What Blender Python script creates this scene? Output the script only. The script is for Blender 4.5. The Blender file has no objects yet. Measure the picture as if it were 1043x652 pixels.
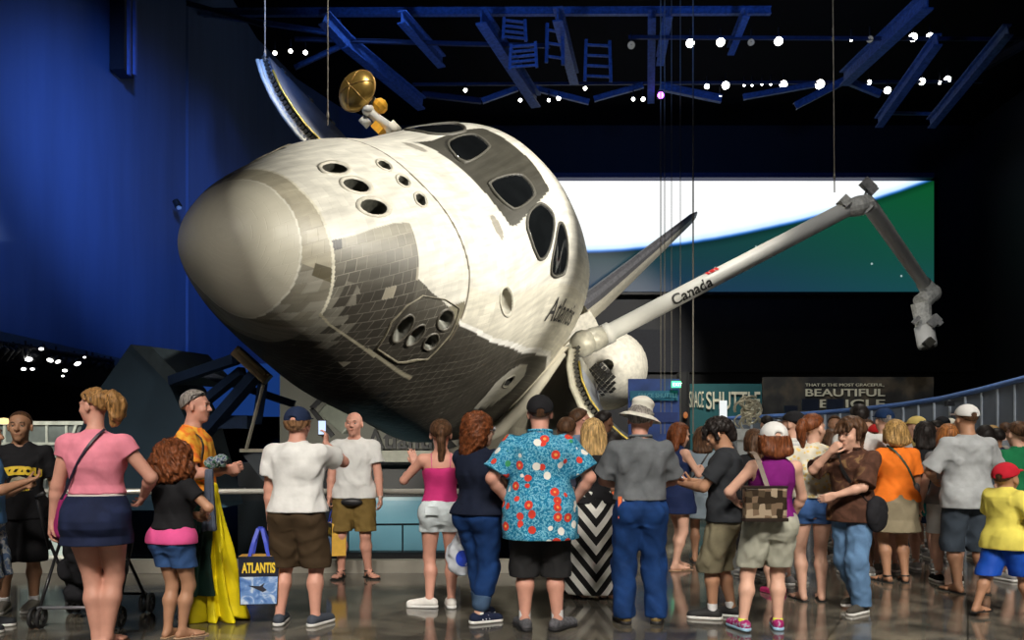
import bpy, math, random
import numpy as np
from mathutils import Vector, Matrix
from mathutils.bvhtree import BVHTree
C = bpy.context.scene.collection
F = 850.0; PX0 = 521.5; HOR = 455.0; EYE = 1.40
def at(px, py, d):
    """world point seen at photograph pixel (px, py) at depth d in front of the camera"""
    return ((px-PX0)/F*d, d, EYE+(HOR-py)/F*d)
def foot(px, py):
    """floor point under a pixel"""
    d = EYE*F/(py-HOR); return ((px-PX0)/F*d, d)
# ------------------------------------------------------------------ scene plumbing
def tag(o, label=None, cat=None, group=None, kind=None):
    if label: o['label'] = label
    if cat: o['category'] = cat
    if group: o['group'] = group
    if kind: o['kind'] = kind
    return o
def empty(name, loc=(0,0,0), rz=0.0, label=None, cat=None, group=None, parent=None):
    o = bpy.data.objects.new(name, None); C.objects.link(o); o.empty_display_size = .1
    o.location = loc; o.rotation_euler = (0,0,rz)
    if parent: o.parent = parent
    return tag(o, label, cat, group)
def mesh_obj(name, V, Fc, m, parent=None, smooth=True, mats=None, midx=None):
    me = bpy.data.meshes.new(name)
    me.from_pydata([tuple(map(float, v)) for v in V], [], [tuple(map(int, f)) for f in Fc]); me.update()
    if smooth: me.polygons.foreach_set('use_smooth', [True]*len(me.polygons))
    for mm in (mats or [m]): me.materials.append(mm)
    if midx is not None: me.polygons.foreach_set('material_index', list(map(int, midx)))
    o = bpy.data.objects.new(name, me); C.objects.link(o)
    if parent: o.parent = parent
    return o
def np_obj(name, V, Q, m, parent=None, smooth=True):
    """fast path for big quad meshes from numpy arrays"""
    me = bpy.data.meshes.new(name); n = len(V); k = len(Q)
    me.vertices.add(n); me.vertices.foreach_set('co', np.ascontiguousarray(V, np.float32).ravel())
    w = Q.shape[1]
    me.loops.add(k*w); me.loops.foreach_set('vertex_index', np.ascontiguousarray(Q, np.int32).ravel())
    me.polygons.add(k); me.polygons.foreach_set('loop_start', np.arange(0, k*w, w, dtype=np.int32))
    try: me.polygons.foreach_set('loop_total', np.full(k, w, np.int32))
    except Exception: pass
    me.update(calc_edges=True); me.validate()
    me.polygons.foreach_set('use_smooth', np.full(len(me.polygons), smooth, bool))
    me.materials.append(m)
    o = bpy.data.objects.new(name, me); C.objects.link(o)
    if parent: o.parent = parent
    return o
class MB:
    """collects simple solids into one mesh"""
    def __init__(s): s.V=[]; s.F=[]
    def add(s, V, Fc):
        b=len(s.V); s.V += [tuple(v) for v in V]; s.F += [tuple(i+b for i in f) for f in Fc]; return s
    def box(s, c, h, R=None):
        R = R or Matrix.Identity(3); c=Vector(c); V=[]
        for x in (-1,1):
            for y in (-1,1):
                for z in (-1,1): V.append(c+R@Vector((x*h[0],y*h[1],z*h[2])))
        return s.add(V,[(0,1,3,2),(4,6,7,5),(0,4,5,1),(2,3,7,6),(0,2,6,4),(1,5,7,3)])
    def bbox(s, lo, hi): return s.box([(a+b)/2 for a,b in zip(lo,hi)],[(b-a)/2 for a,b in zip(lo,hi)])
    def beam(s, a, b, w, h, up=(0,0,1)):
        a=Vector(a);b=Vector(b);d=(b-a); L=d.length; d.normalize(); u=Vector(up)
        if abs(d.dot(u))>.98: u=Vector((1,0,0))
        x=d.cross(u).normalized(); z=x.cross(d); R=Matrix((x,d,z)).transposed()
        return s.box((a+b)/2,(w/2,L/2,h/2),R)
    def ibeam(s, a, b, w, h):
        a=Vector(a);b=Vector(b); z=Vector((0,0,1)); d=(b-a).normalized(); x=d.cross(z)
        if x.length<.1: x=Vector((1,0,0))
        x.normalize(); z=x.cross(d)
        s.beam(a+z*h/2,b+z*h/2,w,h*.12); s.beam(a-z*h/2,b-z*h/2,w,h*.12); return s.beam(a,b,w*.14,h)
    def tube(s, pts, r, n=10, caps=True):
        pts=[Vector(p) for p in pts]; N=len(pts); rs = r if hasattr(r,'__len__') else [r]*N; V=[];Fc=[]
        up=None
        for i,p in enumerate(pts):
            d=(pts[min(i+1,N-1)]-pts[max(i-1,0)]).normalized()
            if up is None:
                up=Vector((0,0,1)) if abs(d.z)<.9 else Vector((1,0,0))
            x=d.cross(up).normalized(); up=x.cross(d).normalized()
            for k in range(n):
                t=2*math.pi*k/n; V.append(p+(x*math.cos(t)+up*math.sin(t))*rs[i])
        for i in range(N-1):
            for k in range(n):
                k2=(k+1)%n; Fc.append((i*n+k,i*n+k2,(i+1)*n+k2,(i+1)*n+k))
        if caps: Fc.append(tuple(range(n))); Fc.append(tuple(reversed(range((N-1)*n,N*n))))
        return s.add(V,Fc)
    def lathe(s, prof, n=24, M=None, closed=False):
        M=M or Matrix.Identity(4); V=[];Fc=[]
        for r,z in prof:
            for k in range(n):
                t=2*math.pi*k/n; V.append(M@Vector((r*math.cos(t),r*math.sin(t),z)))
        for i in range(len(prof)-1):
            for k in range(n):
                k2=(k+1)%n; Fc.append((i*n+k,i*n+k2,(i+1)*n+k2,(i+1)*n+k))
        return s.add(V,Fc)
    def prism(s, poly, off):
        """polygon of 3-D points extruded along off"""
        n=len(poly); off=Vector(off); V=[Vector(p) for p in poly]; V+= [v+off for v in V]
        return s.add(V,[tuple(range(n)),tuple(reversed(range(n,2*n)))]+[(i,i+n,(i+1)%n+n,(i+1)%n) for i in range(n)])
    def ell(s, c, r, n=14, M=None):
        c=Vector(c); V=[];Fc=[]; M=M or Matrix.Identity(3)
        for i in range(n//2+1):
            a=math.pi*i/(n//2)
            for k in range(n):
                t=2*math.pi*k/n; V.append(c+M@Vector((r[0]*math.sin(a)*math.cos(t),r[1]*math.sin(a)*math.sin(t),r[2]*math.cos(a))))
        for i in range(n//2):
            for k in range(n):
                k2=(k+1)%n; Fc.append((i*n+k,(i+1)*n+k,(i+1)*n+k2,i*n+k2))
        return s.add(V,Fc)
    def build(s, name, m, parent=None, smooth=False, bevel=0):
        o=mesh_obj(name,s.V,s.F,m,parent,smooth)
        me=o.data
        import bmesh
        b=bmesh.new(); b.from_mesh(me); bmesh.ops.remove_doubles(b,verts=b.verts,dist=1e-6); bmesh.ops.recalc_face_normals(b,faces=b.faces); b.to_mesh(me); b.free()
        if bevel:
            md=o.modifiers.new('bevel','BEVEL'); md.width=bevel; md.segments=2; md.limit_method='ANGLE'
        return o
# ------------------------------------------------------------------ materials
def nodes(name):
    m=bpy.data.materials.new(name); m.use_nodes=True; nt=m.node_tree; p=nt.nodes['Principled BSDF']; return m,nt,p
def N(nt,t,**kw):
    n=nt.nodes.new(t)
    for k,v in kw.items():
        if k in n.inputs.keys(): n.inputs[k].default_value=v
        else: setattr(n,k,v)
    return n
def rgba(c): return (c[0],c[1],c[2],1.0)
_mc={}
def mat(name, col, rough=.6, metal=0.0, var=.12, scale=8.0, bump=0.0, spec=.5, coat=0.0):
    key=(name,tuple(col),rough,metal,var,scale,bump)
    if key in _mc: return _mc[key]
    m,nt,p=nodes(name); p.inputs['Roughness'].default_value=rough; p.inputs['Metallic'].default_value=metal
    p.inputs['Specular IOR Level'].default_value=spec; p.inputs['Coat Weight'].default_value=coat
    tc=N(nt,'ShaderNodeTexCoord'); nz=N(nt,'ShaderNodeTexNoise'); nz.inputs['Scale'].default_value=scale; nz.inputs['Detail'].default_value=4
    nt.links.new(tc.outputs['Object'],nz.inputs['Vector'])
    r=N(nt,'ShaderNodeMapRange'); r.inputs['From Min'].default_value=.3; r.inputs['From Max'].default_value=.7
    r.inputs['To Min'].default_value=1-var; r.inputs['To Max'].default_value=1+var
    nt.links.new(nz.outputs['Fac'],r.inputs['Value'])
    mx=N(nt,'ShaderNodeVectorMath',operation='SCALE'); mx.inputs[0].default_value=col[:3]; nt.links.new(r.outputs[0],mx.inputs['Scale'])
    nt.links.new(mx.outputs[0],p.inputs['Base Color'])
    if bump:
        b=N(nt,'ShaderNodeBump'); b.inputs['Strength'].default_value=bump; b.inputs['Distance'].default_value=.01
        n2=N(nt,'ShaderNodeTexNoise'); n2.inputs['Scale'].default_value=scale*4; nt.links.new(tc.outputs['Object'],n2.inputs['Vector'])
        nt.links.new(n2.outputs['Fac'],b.inputs['Height']); nt.links.new(b.outputs[0],p.inputs['Normal'])
    _mc[key]=m; return m
def emis(name,col,st,base=(.02,.02,.02)):
    m,nt,p=nodes(name); p.inputs['Base Color'].default_value=rgba(base); p.inputs['Emission Color'].default_value=rgba(col); p.inputs['Emission Strength'].default_value=st; return m
def ramp(nt,src,stops,interp='LINEAR'):
    r=N(nt,'ShaderNodeValToRGB'); cr=r.color_ramp; cr.interpolation=interp
    cr.elements[0].position=stops[0][0]; cr.elements[0].color=rgba(stops[0][1])
    cr.elements[1].position=stops[-1][0]; cr.elements[1].color=rgba(stops[-1][1])
    for q,c in stops[1:-1]:
        e=cr.elements.new(q); e.color=rgba(c)
    nt.links.new(src,r.inputs[0]); return r.outputs[0]
def mth(nt,op,a,b=None,c=None):
    n=N(nt,'ShaderNodeMath',operation=op)
    for i,v in enumerate((a,b,c)):
        if v is None: continue
        if isinstance(v,(int,float)): n.inputs[i].default_value=v
        else: nt.links.new(v,n.inputs[i])
    return n.outputs[0]
def mixc(nt,f,a,b):
    n=N(nt,'ShaderNodeMix',data_type='RGBA')
    for s,v in ((n.inputs[0],f),(n.inputs[6],a),(n.inputs[7],b)):
        if isinstance(v,(int,float)): s.default_value=v
        elif isinstance(v,tuple): s.default_value=rgba(v)
        else: nt.links.new(v,s)
    return n.outputs[2]
def text_mesh(txt, size=1.0, depth=.02, bold=0.0, align='LEFT', sx=1.0):
    cu=bpy.data.curves.new('t','FONT'); cu.body=txt; cu.size=size; cu.extrude=depth/2; cu.offset=bold; cu.align_x=align
    o=bpy.data.objects.new('t',cu); C.objects.link(o)
    dg=bpy.context.evaluated_depsgraph_get(); me=bpy.data.meshes.new_from_object(o.evaluated_get(dg))
    V=[(v.co.x*sx,v.co.y,v.co.z) for v in me.vertices]; Fc=[tuple(p.vertices) for p in me.polygons]
    bpy.data.objects.remove(o); bpy.data.curves.remove(cu); bpy.data.meshes.remove(me)
    return V,Fc
def text_obj(name, txt, size, loc, m, parent=None, M=None, depth=.02, bold=0.0, align='LEFT', sx=1.0):
    """lettering standing up, facing -y"""
    V,Fc=text_mesh(txt,size,depth,bold,align,sx); M=M or Matrix.Rotation(math.pi/2,3,'X'); l=Vector(loc)
    return mesh_obj(name,[l+M@Vector(v) for v in V],Fc,m,parent,False)
# ------------------------------------------------------------------ implicit surfaces
class SDF:
    def __init__(s, lo, hi, h):
        s.lo=np.array(lo,np.float32); s.h=h; s.n=(np.ceil((np.array(hi)-np.array(lo))/h).astype(int)+1)
        s.D=np.full(s.n,1.0,np.float32); s.ax=[s.lo[i]+h*np.arange(s.n[i],dtype=np.float32) for i in range(3)]
    def _sl(s, lo, hi, m):
        a=np.floor((np.array(lo)-m-s.lo)/s.h).astype(int); b=np.ceil((np.array(hi)+m-s.lo)/s.h).astype(int)+1
        a=np.clip(a,0,s.n); b=np.clip(b,0,s.n)
        return tuple(slice(int(x),int(y)) for x,y in zip(a,b)), (b>a).all()
    def pts(s, sl): return (s.ax[0][sl[0]][:,None,None], s.ax[1][sl[1]][None,:,None], s.ax[2][sl[2]][None,None,:])
    def put(s, lo, hi, fn, k=.02, mode='u'):
        sl,ok=s._sl(lo,hi,k+2*s.h)
        if not ok: return
        x,y,z=s.pts(sl); d=fn(x,y,z); A=s.D[sl]
        if mode=='u':
            if k>0:
                h=np.maximum(k-np.abs(A-d),0)/k; s.D[sl]=np.minimum(A,d)-h*h*k*.25
            else: s.D[sl]=np.minimum(A,d)
        else:
            d=-d
            if k>0:
                h=np.maximum(k-np.abs(A-d),0)/k; s.D[sl]=np.maximum(A,d)+h*h*k*.25
            else: s.D[sl]=np.maximum(A,d)
    def cone(s,a,b,ra,rb,k=.02,mode='u',cut=None,flat=None):
        a=np.array(a,float);b=np.array(b,float);ab=b-a;L2=max(float(ab@ab),1e-9); rm=max(ra,rb)
        lo=np.minimum(a,b)-rm; hi=np.maximum(a,b)+rm
        def fn(x,y,z):
            px,py,pz=x-a[0],y-a[1],z-a[2]
            t=np.clip((px*ab[0]+py*ab[1]+pz*ab[2])/L2,0,1)
            d=np.sqrt((px-t*ab[0])**2+(py-t*ab[1])**2+(pz-t*ab[2])**2)-(ra+(rb-ra)*t)
            if cut is not None:
                q,n=cut; d=np.maximum(d,(x-q[0])*n[0]+(y-q[1])*n[1]+(z-q[2])*n[2])
            return d
        s.put(lo,hi,fn,k,mode)
    def ell(s,c,r,k=.02,mode='u',R=None,clip=None):
        c=np.array(c,float);r=np.array(r,float); rm=r.max(); R_=np.eye(3) if R is None else np.array(R)
        def fn(x,y,z):
            px,py,pz=x-c[0],y-c[1],z-c[2]
            u=(R_[0,0]*px+R_[1,0]*py+R_[2,0]*pz)/r[0]; v=(R_[0,1]*px+R_[1,1]*py+R_[2,1]*pz)/r[1]; w=(R_[0,2]*px+R_[1,2]*py+R_[2,2]*pz)/r[2]
            k0=np.sqrt(u*u+v*v+w*w); k1=np.sqrt((u/r[0])**2+(v/r[1])**2+(w/r[2])**2)
            d=k0*(k0-1)/np.maximum(k1,1e-6)
            if clip is not None: d=np.maximum(d,clip(u*r[0],v*r[1],w*r[2]))
            return d
        s.put(c-rm,c+rm,fn,k,mode)
    def profile(s,zs,cx,cy,a,b,k=.03,mode='u',e=2.2,lo_cut=None,hi_cut=None):
        zs=np.array(zs,float); am=max(a)+.02; bm=max(b)+.02
        z0=zs[0] if lo_cut is None else lo_cut; z1=zs[-1] if hi_cut is None else hi_cut
        lo=(min(cx)-am,min(cy)-bm,z0); hi=(max(cx)+am,max(cy)+bm,z1)
        def fn(x,y,z):
            zz=z.ravel(); I=lambda q: np.interp(zz,zs,q)[None,None,:].astype(np.float32)
            A,B=I(a),I(b); u=np.abs(x-I(cx))/A; v=np.abs(y-I(cy))/B
            rr=(u**e+v**e)**(1/e); d=(rr-1)*np.where(u>v,A,B)*.9
            return np.maximum(d,np.maximum(z0-z,z-z1))
        s.put(lo,hi,fn,k,mode)
    def wrinkle(s,amp,wl,seed=0,zs=1.0):
        """gentle folds: a few waves added to the field"""
        rng=np.random.default_rng(seed); x,y,z=s.ax[0][:,None,None],s.ax[1][None,:,None],s.ax[2][None,None,:]
        W=np.zeros(s.D.shape,np.float32)
        for i in range(4):
            d=rng.normal(size=3); d/=np.linalg.norm(d); f=2*math.pi/(wl*rng.uniform(.7,1.5)); ph=rng.uniform(0,6.28)
            W+=np.sin((d[0]*x+d[1]*y+d[2]*z*zs)*f+ph+1.3*np.sin((x*d[1]-y*d[2]+z*d[0])*f*.5+ph))
        s.D-=np.where(np.abs(s.D)<.06,(.5+.5*np.tanh(W*.7))*amp,0).astype(np.float32)
    def cutz(s,z0=None,z1=None):
        z=s.ax[2][None,None,:]
        if z0 is not None: s.D=np.maximum(s.D,z0-z).astype(np.float32)
        if z1 is not None: s.D=np.maximum(s.D,z-z1).astype(np.float32)
    def mesh(s):
        D=s.D; D[0]=D[-1]=.1; D[:,0]=D[:,-1]=.1; D[:,:,0]=D[:,:,-1]=.1
        I=D<0; nx,ny,nz=D.shape
        c=np.zeros((nx-1,ny-1,nz-1),np.int8)
        for i in (0,1):
            for j in (0,1):
                for k in (0,1): c+=I[i:nx-1+i,j:ny-1+j,k:nz-1+k]
        idx=np.argwhere((c>0)&(c<8)); n=len(idx)
        if n==0: return np.zeros((0,3)),np.zeros((0,4),int)
        mp=np.full(c.shape,-1,np.int32); mp[idx[:,0],idx[:,1],idx[:,2]]=np.arange(n)
        cor=[(i,j,k) for i in (0,1) for j in (0,1) for k in (0,1)]
        val={q:D[idx[:,0]+q[0],idx[:,1]+q[1],idx[:,2]+q[2]] for q in cor}
        P=np.zeros((n,3),np.float32); cnt=np.zeros(n,np.float32)
        for q in cor:
            for ax in range(3):
                if q[ax]==0:
                    r=list(q); r[ax]=1; r=tuple(r); a,b=val[q],val[r]; m=(a<0)!=(b<0)
                    t=np.where(m,a/np.where(m,a-b,1),0)
                    for e in range(3): P[:,e]+=np.where(m,q[e]+(t if e==ax else 0),0)
                    cnt+=m
        P=s.lo+(idx+P/cnt[:,None])*s.h
        Q=[]
        for ax in range(3):
            sl0=[slice(None)]*3; sl1=[slice(None)]*3; sl0[ax]=slice(0,-1); sl1[ax]=slice(1,None)
            a=I[tuple(sl0)]; b=I[tuple(sl1)]; e=np.argwhere(a!=b)
            o1,o2=[(1,2),(2,0),(0,1)][ax]
            e=e[(e[:,o1]>0)&(e[:,o2]>0)]
            s_=a[e[:,0],e[:,1],e[:,2]]
            def g(d1,d2):
                f=e.copy(); f[:,o1]-=d1; f[:,o2]-=d2; return mp[f[:,0],f[:,1],f[:,2]]
            q=np.stack([g(1,1),g(0,1),g(0,0),g(1,0)],1); q[~s_]=q[~s_][:,::-1]; Q.append(q)
        Q=np.concatenate(Q); Q=Q[(Q>=0).all(1)]
        return P,Q
    def build(s,name,m,parent=None):
        P,Q=s.mesh(); return np_obj(name,P,Q,m,parent)
# ------------------------------------------------------------------ the orbiter: forward fuselage shape
HX=np.array([0,.03,.1,.2,.35,.6,.9,1.3,1.8,2.4,3.0,3.6,4.2,4.7,5.1,5.5,5.9,6.3,6.7,7.2,7.8,8.7])
HT=np.array([0.0,0.2,0.36,0.5,0.639,0.819,0.982,1.176,1.392,1.671,1.931,2.148,2.363,2.599,2.915,3.257,3.584,3.873,3.997,4.06,4.044,3.943])
HB=np.array([0.0,-0.19,-0.34,-0.462,-0.585,-0.737,-0.877,-1.027,-1.166,-1.295,-1.401,-1.443,-1.473,-1.497,-1.546,-1.584,-1.633,-1.671,-1.654,-1.628,-1.582,-1.5])
HW=np.array([0.0,0.2,0.36,0.486,0.613,0.792,0.962,1.143,1.357,1.617,1.864,2.032,2.19,2.305,2.367,2.418,2.468,2.497,2.547,2.609,2.673,2.744])
HC=np.array([0,0,0,0,0,0,0,.02,.05,.1,.15,.2,.2,.2,.2,.2,.2,.2,.2,.2,.2,.2])
HNU=np.array([2.0,2.0,2.0,1.919,1.83,1.808,1.938,2.1,2.191,2.237,2.284,2.307,2.282,2.213,2.142,2.123,2.104,2.085,2.223,2.39,2.583,2.859])
HNL=np.array([2.0,2.0,2.0,2.231,2.487,2.648,2.459,2.296,2.467,2.821,3.157,3.392,3.624,3.75,3.892,4.034,4.073,4.112,4.003,3.871,3.718,3.5])
def pch(xq,x,y):
    h=np.diff(x); d=np.diff(y)/h; m=np.zeros_like(y); m[1:-1]=np.where(d[:-1]*d[1:]>0,2*d[:-1]*d[1:]/(d[:-1]+d[1:]+1e-12),0)
    m[0]=d[0];m[-1]=d[-1]
    xq=np.clip(xq,x[0],x[-1]); i=np.clip(np.searchsorted(x,xq)-1,0,len(h)-1); t=(xq-x[i])/h[i]
    return ((2*t**3-3*t**2+1)*y[i]+(t**3-2*t**2+t)*h[i]*m[i]+(-2*t**3+3*t**2)*y[i+1]+(t**3-t**2)*h[i]*m[i+1])
def hull(x,a):
    """a: angle from top (0) toward port (+) in radians; returns orbiter x, y(starboard+), z"""
    x=np.asarray(x,float);a=np.asarray(a,float); sx=np.sqrt(x)
    g=lambda T: pch(sx,np.sqrt(HX),T)
    zt,zb,w,zc,nu,nl=g(HT),g(HB),g(HW),g(HC),g(HNU),g(HNL)
    c,s=np.cos(a),np.sin(a)
    n=np.where(c>0,nu,nl)
    e=2/n
    y=-w*np.sign(s)*np.abs(s)**e; 
    z=zc+np.where(c>0,zt-zc,zc-zb)*np.sign(c)*np.abs(c)**e
    return np.stack([x,y,z],-1)
OR = np.array([[0.1263342,-0.7073508,0.6954815],[0.9915310,0.0687690,-0.1101690],[0.0301006,0.7035095,0.7100481]])
OT = np.array([-3.2145242,9.1981372,2.3621091+EYE])
def o2w(p): return OR@np.array(p,float)+OT
ship = empty('space_shuttle',(0,0,0))
ship.matrix_world = Matrix([list(OR[0])+[OT[0]],list(OR[1])+[OT[1]],list(OR[2])+[OT[2]],[0,0,0,1]])
tag(ship,'large white and black space shuttle orbiter tilted on its side with open payload bay doors','space shuttle')
JETS = {
'F2F':[(1.985,-0.171),(1.906,-0.15),(1.805,-0.136),(1.696,-0.136),(1.599,-0.15),(1.515,-0.171),(1.474,-0.206),(1.494,-0.248),(1.547,-0.29),(1.642,-0.318),(1.739,-0.325),(1.861,-0.325),(1.951,-0.304),(1.996,-0.269),(2.031,-0.234),(2.019,-0.199)],
'F3F':[(1.974,0.059),(1.906,0.08),(1.805,0.094),(1.707,0.094),(1.621,0.08),(1.547,0.059),(1.515,0.024),(1.526,-0.01),(1.568,-0.038),(1.653,-0.066),(1.75,-0.073),(1.861,-0.073),(1.94,-0.052),(2.008,-0.024),(2.031,0.003),(2.019,0.031)],
'F1F':[(2.031,0.283),(1.962,0.318),(1.872,0.339),(1.761,0.353),(1.653,0.353),(1.568,0.339),(1.515,0.311),(1.494,0.276),(1.526,0.234),(1.599,0.192),(1.707,0.164),(1.816,0.157),(1.917,0.164),(1.996,0.185),(2.054,0.213),(2.065,0.248)],
'F2U':[(2.899,-0.101),(2.822,-0.087),(2.758,-0.087),(2.72,-0.101),(2.682,-0.115),(2.67,-0.136),(2.682,-0.157),(2.733,-0.185),(2.784,-0.199),(2.835,-0.206),(2.899,-0.206),(2.964,-0.199),(2.977,-0.178),(2.991,-0.157),(2.977,-0.136),(2.938,-0.115)],
'F3U':[(2.886,0.045),(2.835,0.052),(2.771,0.052),(2.733,0.045),(2.707,0.031),(2.695,0.017),(2.733,-0.003),(2.771,-0.017),(2.835,-0.031),(2.899,-0.038),(2.951,-0.038),(3.004,-0.031),(3.03,-0.017),(3.03,-0.003),(3.004,0.01),(2.951,0.031)],
'F1U':[(2.886,0.227),(2.835,0.234),(2.771,0.234),(2.745,0.22),(2.72,0.206),(2.733,0.178),(2.771,0.15),(2.809,0.129),(2.874,0.115),(2.925,0.108),(2.991,0.108),(3.017,0.122),(3.043,0.136),(3.017,0.164),(2.991,0.185),(2.951,0.206)],
'F1D':[(2.422,1.248),(2.471,1.262),(2.508,1.303),(2.532,1.359),(2.545,1.415),(2.532,1.471),(2.508,1.513),(2.471,1.541),(2.41,1.548),(2.349,1.534),(2.289,1.499),(2.253,1.45),(2.241,1.387),(2.253,1.324),(2.301,1.282),(2.349,1.248)],
'F3D':[(2.707,1.289),(2.745,1.31),(2.784,1.338),(2.796,1.38),(2.796,1.429),(2.784,1.471),(2.745,1.499),(2.707,1.52),(2.657,1.527),(2.607,1.513),(2.569,1.485),(2.545,1.443),(2.532,1.394),(2.557,1.352),(2.607,1.317),(2.657,1.296)],
'F1L':[(3.069,1.129),(3.136,1.136),(3.189,1.157),(3.229,1.192),(3.242,1.227),(3.229,1.255),(3.189,1.282),(3.136,1.296),(3.069,1.296),(3.004,1.289),(2.951,1.269),(2.912,1.241),(2.899,1.206),(2.912,1.171),(2.951,1.143),(3.017,1.129)],
'F3L':[(3.056,1.345),(3.109,1.359),(3.162,1.38),(3.189,1.408),(3.189,1.429),(3.175,1.457),(3.136,1.471),(3.083,1.478),(3.017,1.478),(2.964,1.471),(2.925,1.45),(2.899,1.429),(2.899,1.401),(2.912,1.373),(2.951,1.359),(3.004,1.345)],
'TRK':[(4.92,1.052),(4.812,1.045),(4.69,1.024),(4.584,0.989),(4.509,0.954),(4.479,0.912),(4.494,0.87),(4.539,0.849),(4.629,0.835),(4.72,0.842),(4.812,0.87),(4.889,0.905),(4.951,0.947),(4.997,0.989),(5.013,1.024),(4.982,1.045)],
'VENT':[(6.953,1.45),(7.04,1.457),(7.127,1.471),(7.197,1.485),(7.145,1.492),(7.145,1.506),(7.075,1.513),(6.971,1.513),(6.884,1.513),(6.798,1.506),(6.764,1.499),(6.712,1.485),(6.695,1.471),(6.764,1.464),(6.832,1.457),(6.884,1.45)]}
for _k in ('F1D','F3D'):
    _c=np.mean(JETS[_k],0); JETS[_k]=[tuple(_c+(np.array(q)-_c)*.84) for q in JETS[_k]]
WIN = {
'W4':[(5.185,-0.297),(5.422,-0.335),(5.793,-0.311),(5.79,-0.255),(5.73,-0.157),(5.663,-0.125),(5.137,-0.087),(5.013,-0.115),(5.044,-0.192)],
'W3':[(5.106,0.087),(5.422,0.094),(5.695,0.122),(5.777,0.157),(5.809,0.283),(5.695,0.311),(5.279,0.339),(5.169,0.304),(5.059,0.213),(5.059,0.122)],
'W2':[(5.358,0.423),(5.76,0.36),(5.907,0.388),(6.039,0.444),(6.105,0.507),(5.973,0.633),(5.842,0.709),(5.663,0.73),(5.518,0.688),(5.39,0.563)],
'W1':[(6.29,0.535),(6.47,0.56),(6.60,0.70),(6.66,0.82),(6.58,0.858),(6.15,0.863),(6.03,0.80),(6.04,0.72),(6.12,0.63),(6.18,0.57)]}
WIN['W5']=[(x,-a) for x,a in WIN['W2']]; WIN['W6']=[(x,-a) for x,a in WIN['W1']]
VENTP=[(6.45,1.60),(7.303,1.576),(7.551,1.527),(7.569,1.45),(7.18,1.387),(6.85,1.38),(6.525,1.415),(6.306,1.492)]
DARKP=[(4.889,-0.451),(5.122,-0.40),(5.55,-0.40),(5.858,-0.39),(6.189,-0.339),(6.15,-0.129),(6.155,0.01),(6.165,0.185),(6.189,0.31),(5.907,0.345),(5.763,0.36),(5.422,0.405),(5.15,0.44),(5.0,0.42),(4.92,0.26),(4.87,0.06),(4.87,-0.073),(4.87,-0.199),(4.9,-0.30)]
def inpoly(X,A,poly):
    r=np.zeros(X.shape,bool); n=len(poly)
    for i in range(n):
        x0,a0=poly[i]; x1,a1=poly[(i+1)%n]
        if a0==a1: continue
        c=((A>=min(a0,a1))&(A<max(a0,a1)))&(X<(x1-x0)*(A-a0)/(a1-a0)+x0); r^=c
    return r
def hp(x,a): return hull(np.array([x]),np.array([a]))[0]
def hn(x,a):
    e=.02; p=hull(np.array([x+e,x-e,x,x]),np.array([a,a,a+e,a-e])); n=np.cross(p[0]-p[1],p[2]-p[3]); n/=np.linalg.norm(n)
    c=np.array([x,0,.2]); return n if n@(hp(x,a)-c)>0 else -n
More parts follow.
